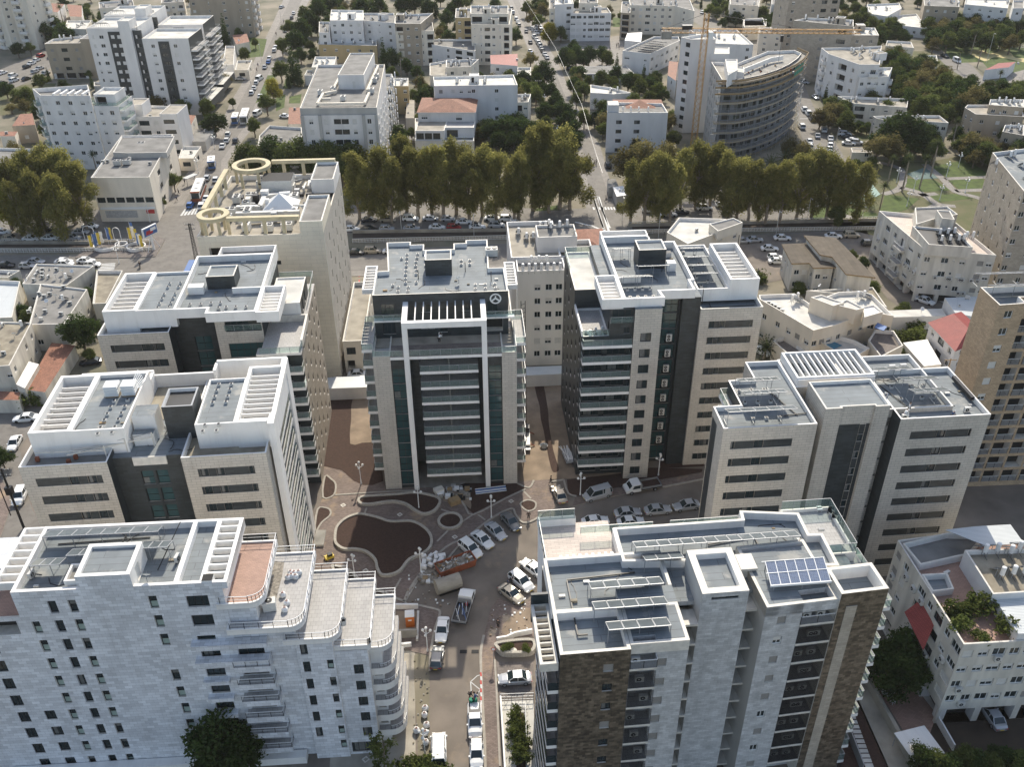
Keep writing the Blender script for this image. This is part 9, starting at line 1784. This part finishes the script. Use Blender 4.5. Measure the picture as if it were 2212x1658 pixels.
for i,(rc,x,y)in enumerate(((21,1212,1190),(21,790,1120),(21,1622,1357),(21,2042,1090),(31,957,198),(31,958,1608))):
 X,Y=T(rc,x,y);b=MB();b.box(-.35,.35,-.35,.35,.1,.125,'coping');b.box(-.2,.2,-.2,.2,.125,.135,'rooftan');tag(b.obj('paving_tile',None,(X,Y,0),.75),'small pale diamond tile set in the plaza paving, '+('between the two big planters','left of the wavy planter','below the round planter','beside the long kerb at the right','near the curved bed lamp','at the bottom edge')[i],'paving tile','diamond tiles in the plaza')
b=MB();rg=random.Random(77)
for i in range(45):
 x,y=T(31,rg.uniform(1300,1440),rg.uniform(850,1640));s_=rg.uniform(.04,.12);b.box(x-s_,x+s_,y-s_,y+s_,.03,.04+s_,rg.choice(['rubble','earth','earth','concrete']))
for i in range(60):
 x,y=T(31,rg.uniform(1250,1600),rg.uniform(180,480));s_=rg.uniform(.04,.15);b.box(x-s_,x+s_,y-s_,y+s_,.1,.12+s_,rg.choice(['rubble','sand','clothwhite']))
for i in range(50):
 x,y=T(32,rg.uniform(110,400),rg.uniform(420,690));s_=rg.uniform(.04,.15);b.box(x-s_,x+s_,y-s_,y+s_,.12,.14+s_,rg.choice(['rubble','sand','clothwhite']))
tag(b.obj('litter'),'scattered stones and paper litter along the inner street edges','litter',kind='stuff')
# trees filling the gaps between houses
def inside(x,y,P):
 r=False
 for i in range(len(P)):
  (x1,y1),(x2,y2)=P[i],P[(i+1)%len(P)]
  if(y1>y)!=(y2>y)and x<(x2-x1)*(y-y1)/(y2-y1)+x1:r=not r
 return r
BB=[(min(p[0]for p in P),max(p[0]for p in P),min(p[1]for p in P),max(p[1]for p in P),P)for P in FOOT+ROADS]
TAKEN=[]
def fill(rc,x0,x1,y0,y1,n,where,kinds,hs=(5,8),sp=4.5,pad=2.0):
 r=random.Random(x0+y0*3+rc);out=[];k=0
 while len(out)<n and k<3000:
  k+=1;x,y=r.uniform(x0,x1),r.uniform(y0,y1);X,Y=T(rc,x,y)
  if any(math.hypot(X-q[0],Y-q[1])<sp for q in TAKEN):continue
  if any(a-pad<X<b_+pad and c-pad<Y<d+pad and any(inside(X+u,Y+v,P)for u,v in((0,0),(pad,0),(-pad,0),(0,pad),(0,-pad)))for a,b_,c,d,P in BB):continue
  TAKEN.append((X,Y));out.append((X,Y))
 c={};L=[]
 for X,Y in sorted(out):L.append((X,Y,r.choice(kinds),r.uniform(*hs)))
 tot={}
 for q in L:tot[q[2]]=tot.get(q[2],0)+1
 for X,Y,kd,h in L:
  c[kd]=c.get(kd,0)+1;tree(kd,X,Y,h,'%s %s%s'%(DESC[kd],where,'' if tot[kd]==1 else ', %s from the left'%ordn(c[kd])),'trees '+where,1.1)
KD=['bush','mid','mid','dry','bush','cyp']
fill(0,0,1000,0,620,34,'in the gaps of the upper-left quarter',KD);fill(0,1000,1900,0,1000,30,'between the twin towers and the upper-left street',KD)
fill(0,0,700,620,1300,22,'behind the left eucalyptus clump',KD);fill(1,380,1100,-60,420,44,'right of the upper-left street',KD)
fill(1,1100,1800,-60,700,44,'between the upper middle apartment blocks',KD);fill(1,1100,1800,700,1150,16,'around the terracotta terrace house',KD)
fill(2,340,1100,-60,700,44,'around the upper middle school',KD);fill(2,0,560,600,1100,26,'left of the tree-lined middle street',KD);fill(2,700,1500,560,1250,34,'around the white four-storey house front',KD)
fill(2,1100,2200,-80,230,40,'at the top behind the crane',KD);fill(3,0,1100,-80,230,40,'around the tan towers at the top right',KD);fill(3,1050,2211,-80,330,54,'among the villas at the top right',KD)
fill(3,600,1250,200,1000,24,'around the arched building',KD);fill(3,1250,2211,700,1250,34,'behind the park at the right',KD)
fill(13,60,1400,600,1500,14,'between the villas right of centre',['mid','bush'],(3,5),4,1.2);fill(10,0,900,600,1650,10,'among the old shops at the left',['mid','bush'],(3,5),4,.8)
b=MB();b.box(-560,560,-60,760,-1.2,108,'white');hz=b.obj('haze');tag(hz,kind='stuff')
m=D.materials.new('haze_air');m.use_nodes=True;n=m.node_tree.nodes;l=m.node_tree.links;n.clear();pv=n.new('ShaderNodeVolumePrincipled');pv.inputs['Color'].default_value=(1,.97,.92,1);pv.inputs['Density'].default_value=.00007;pv.inputs['Anisotropy'].default_value=0;o=n.new('ShaderNodeOutputMaterial');l.new(pv.outputs[0],o.inputs['Volume']);hz.data.materials.clear();hz.data.materials.append(m)
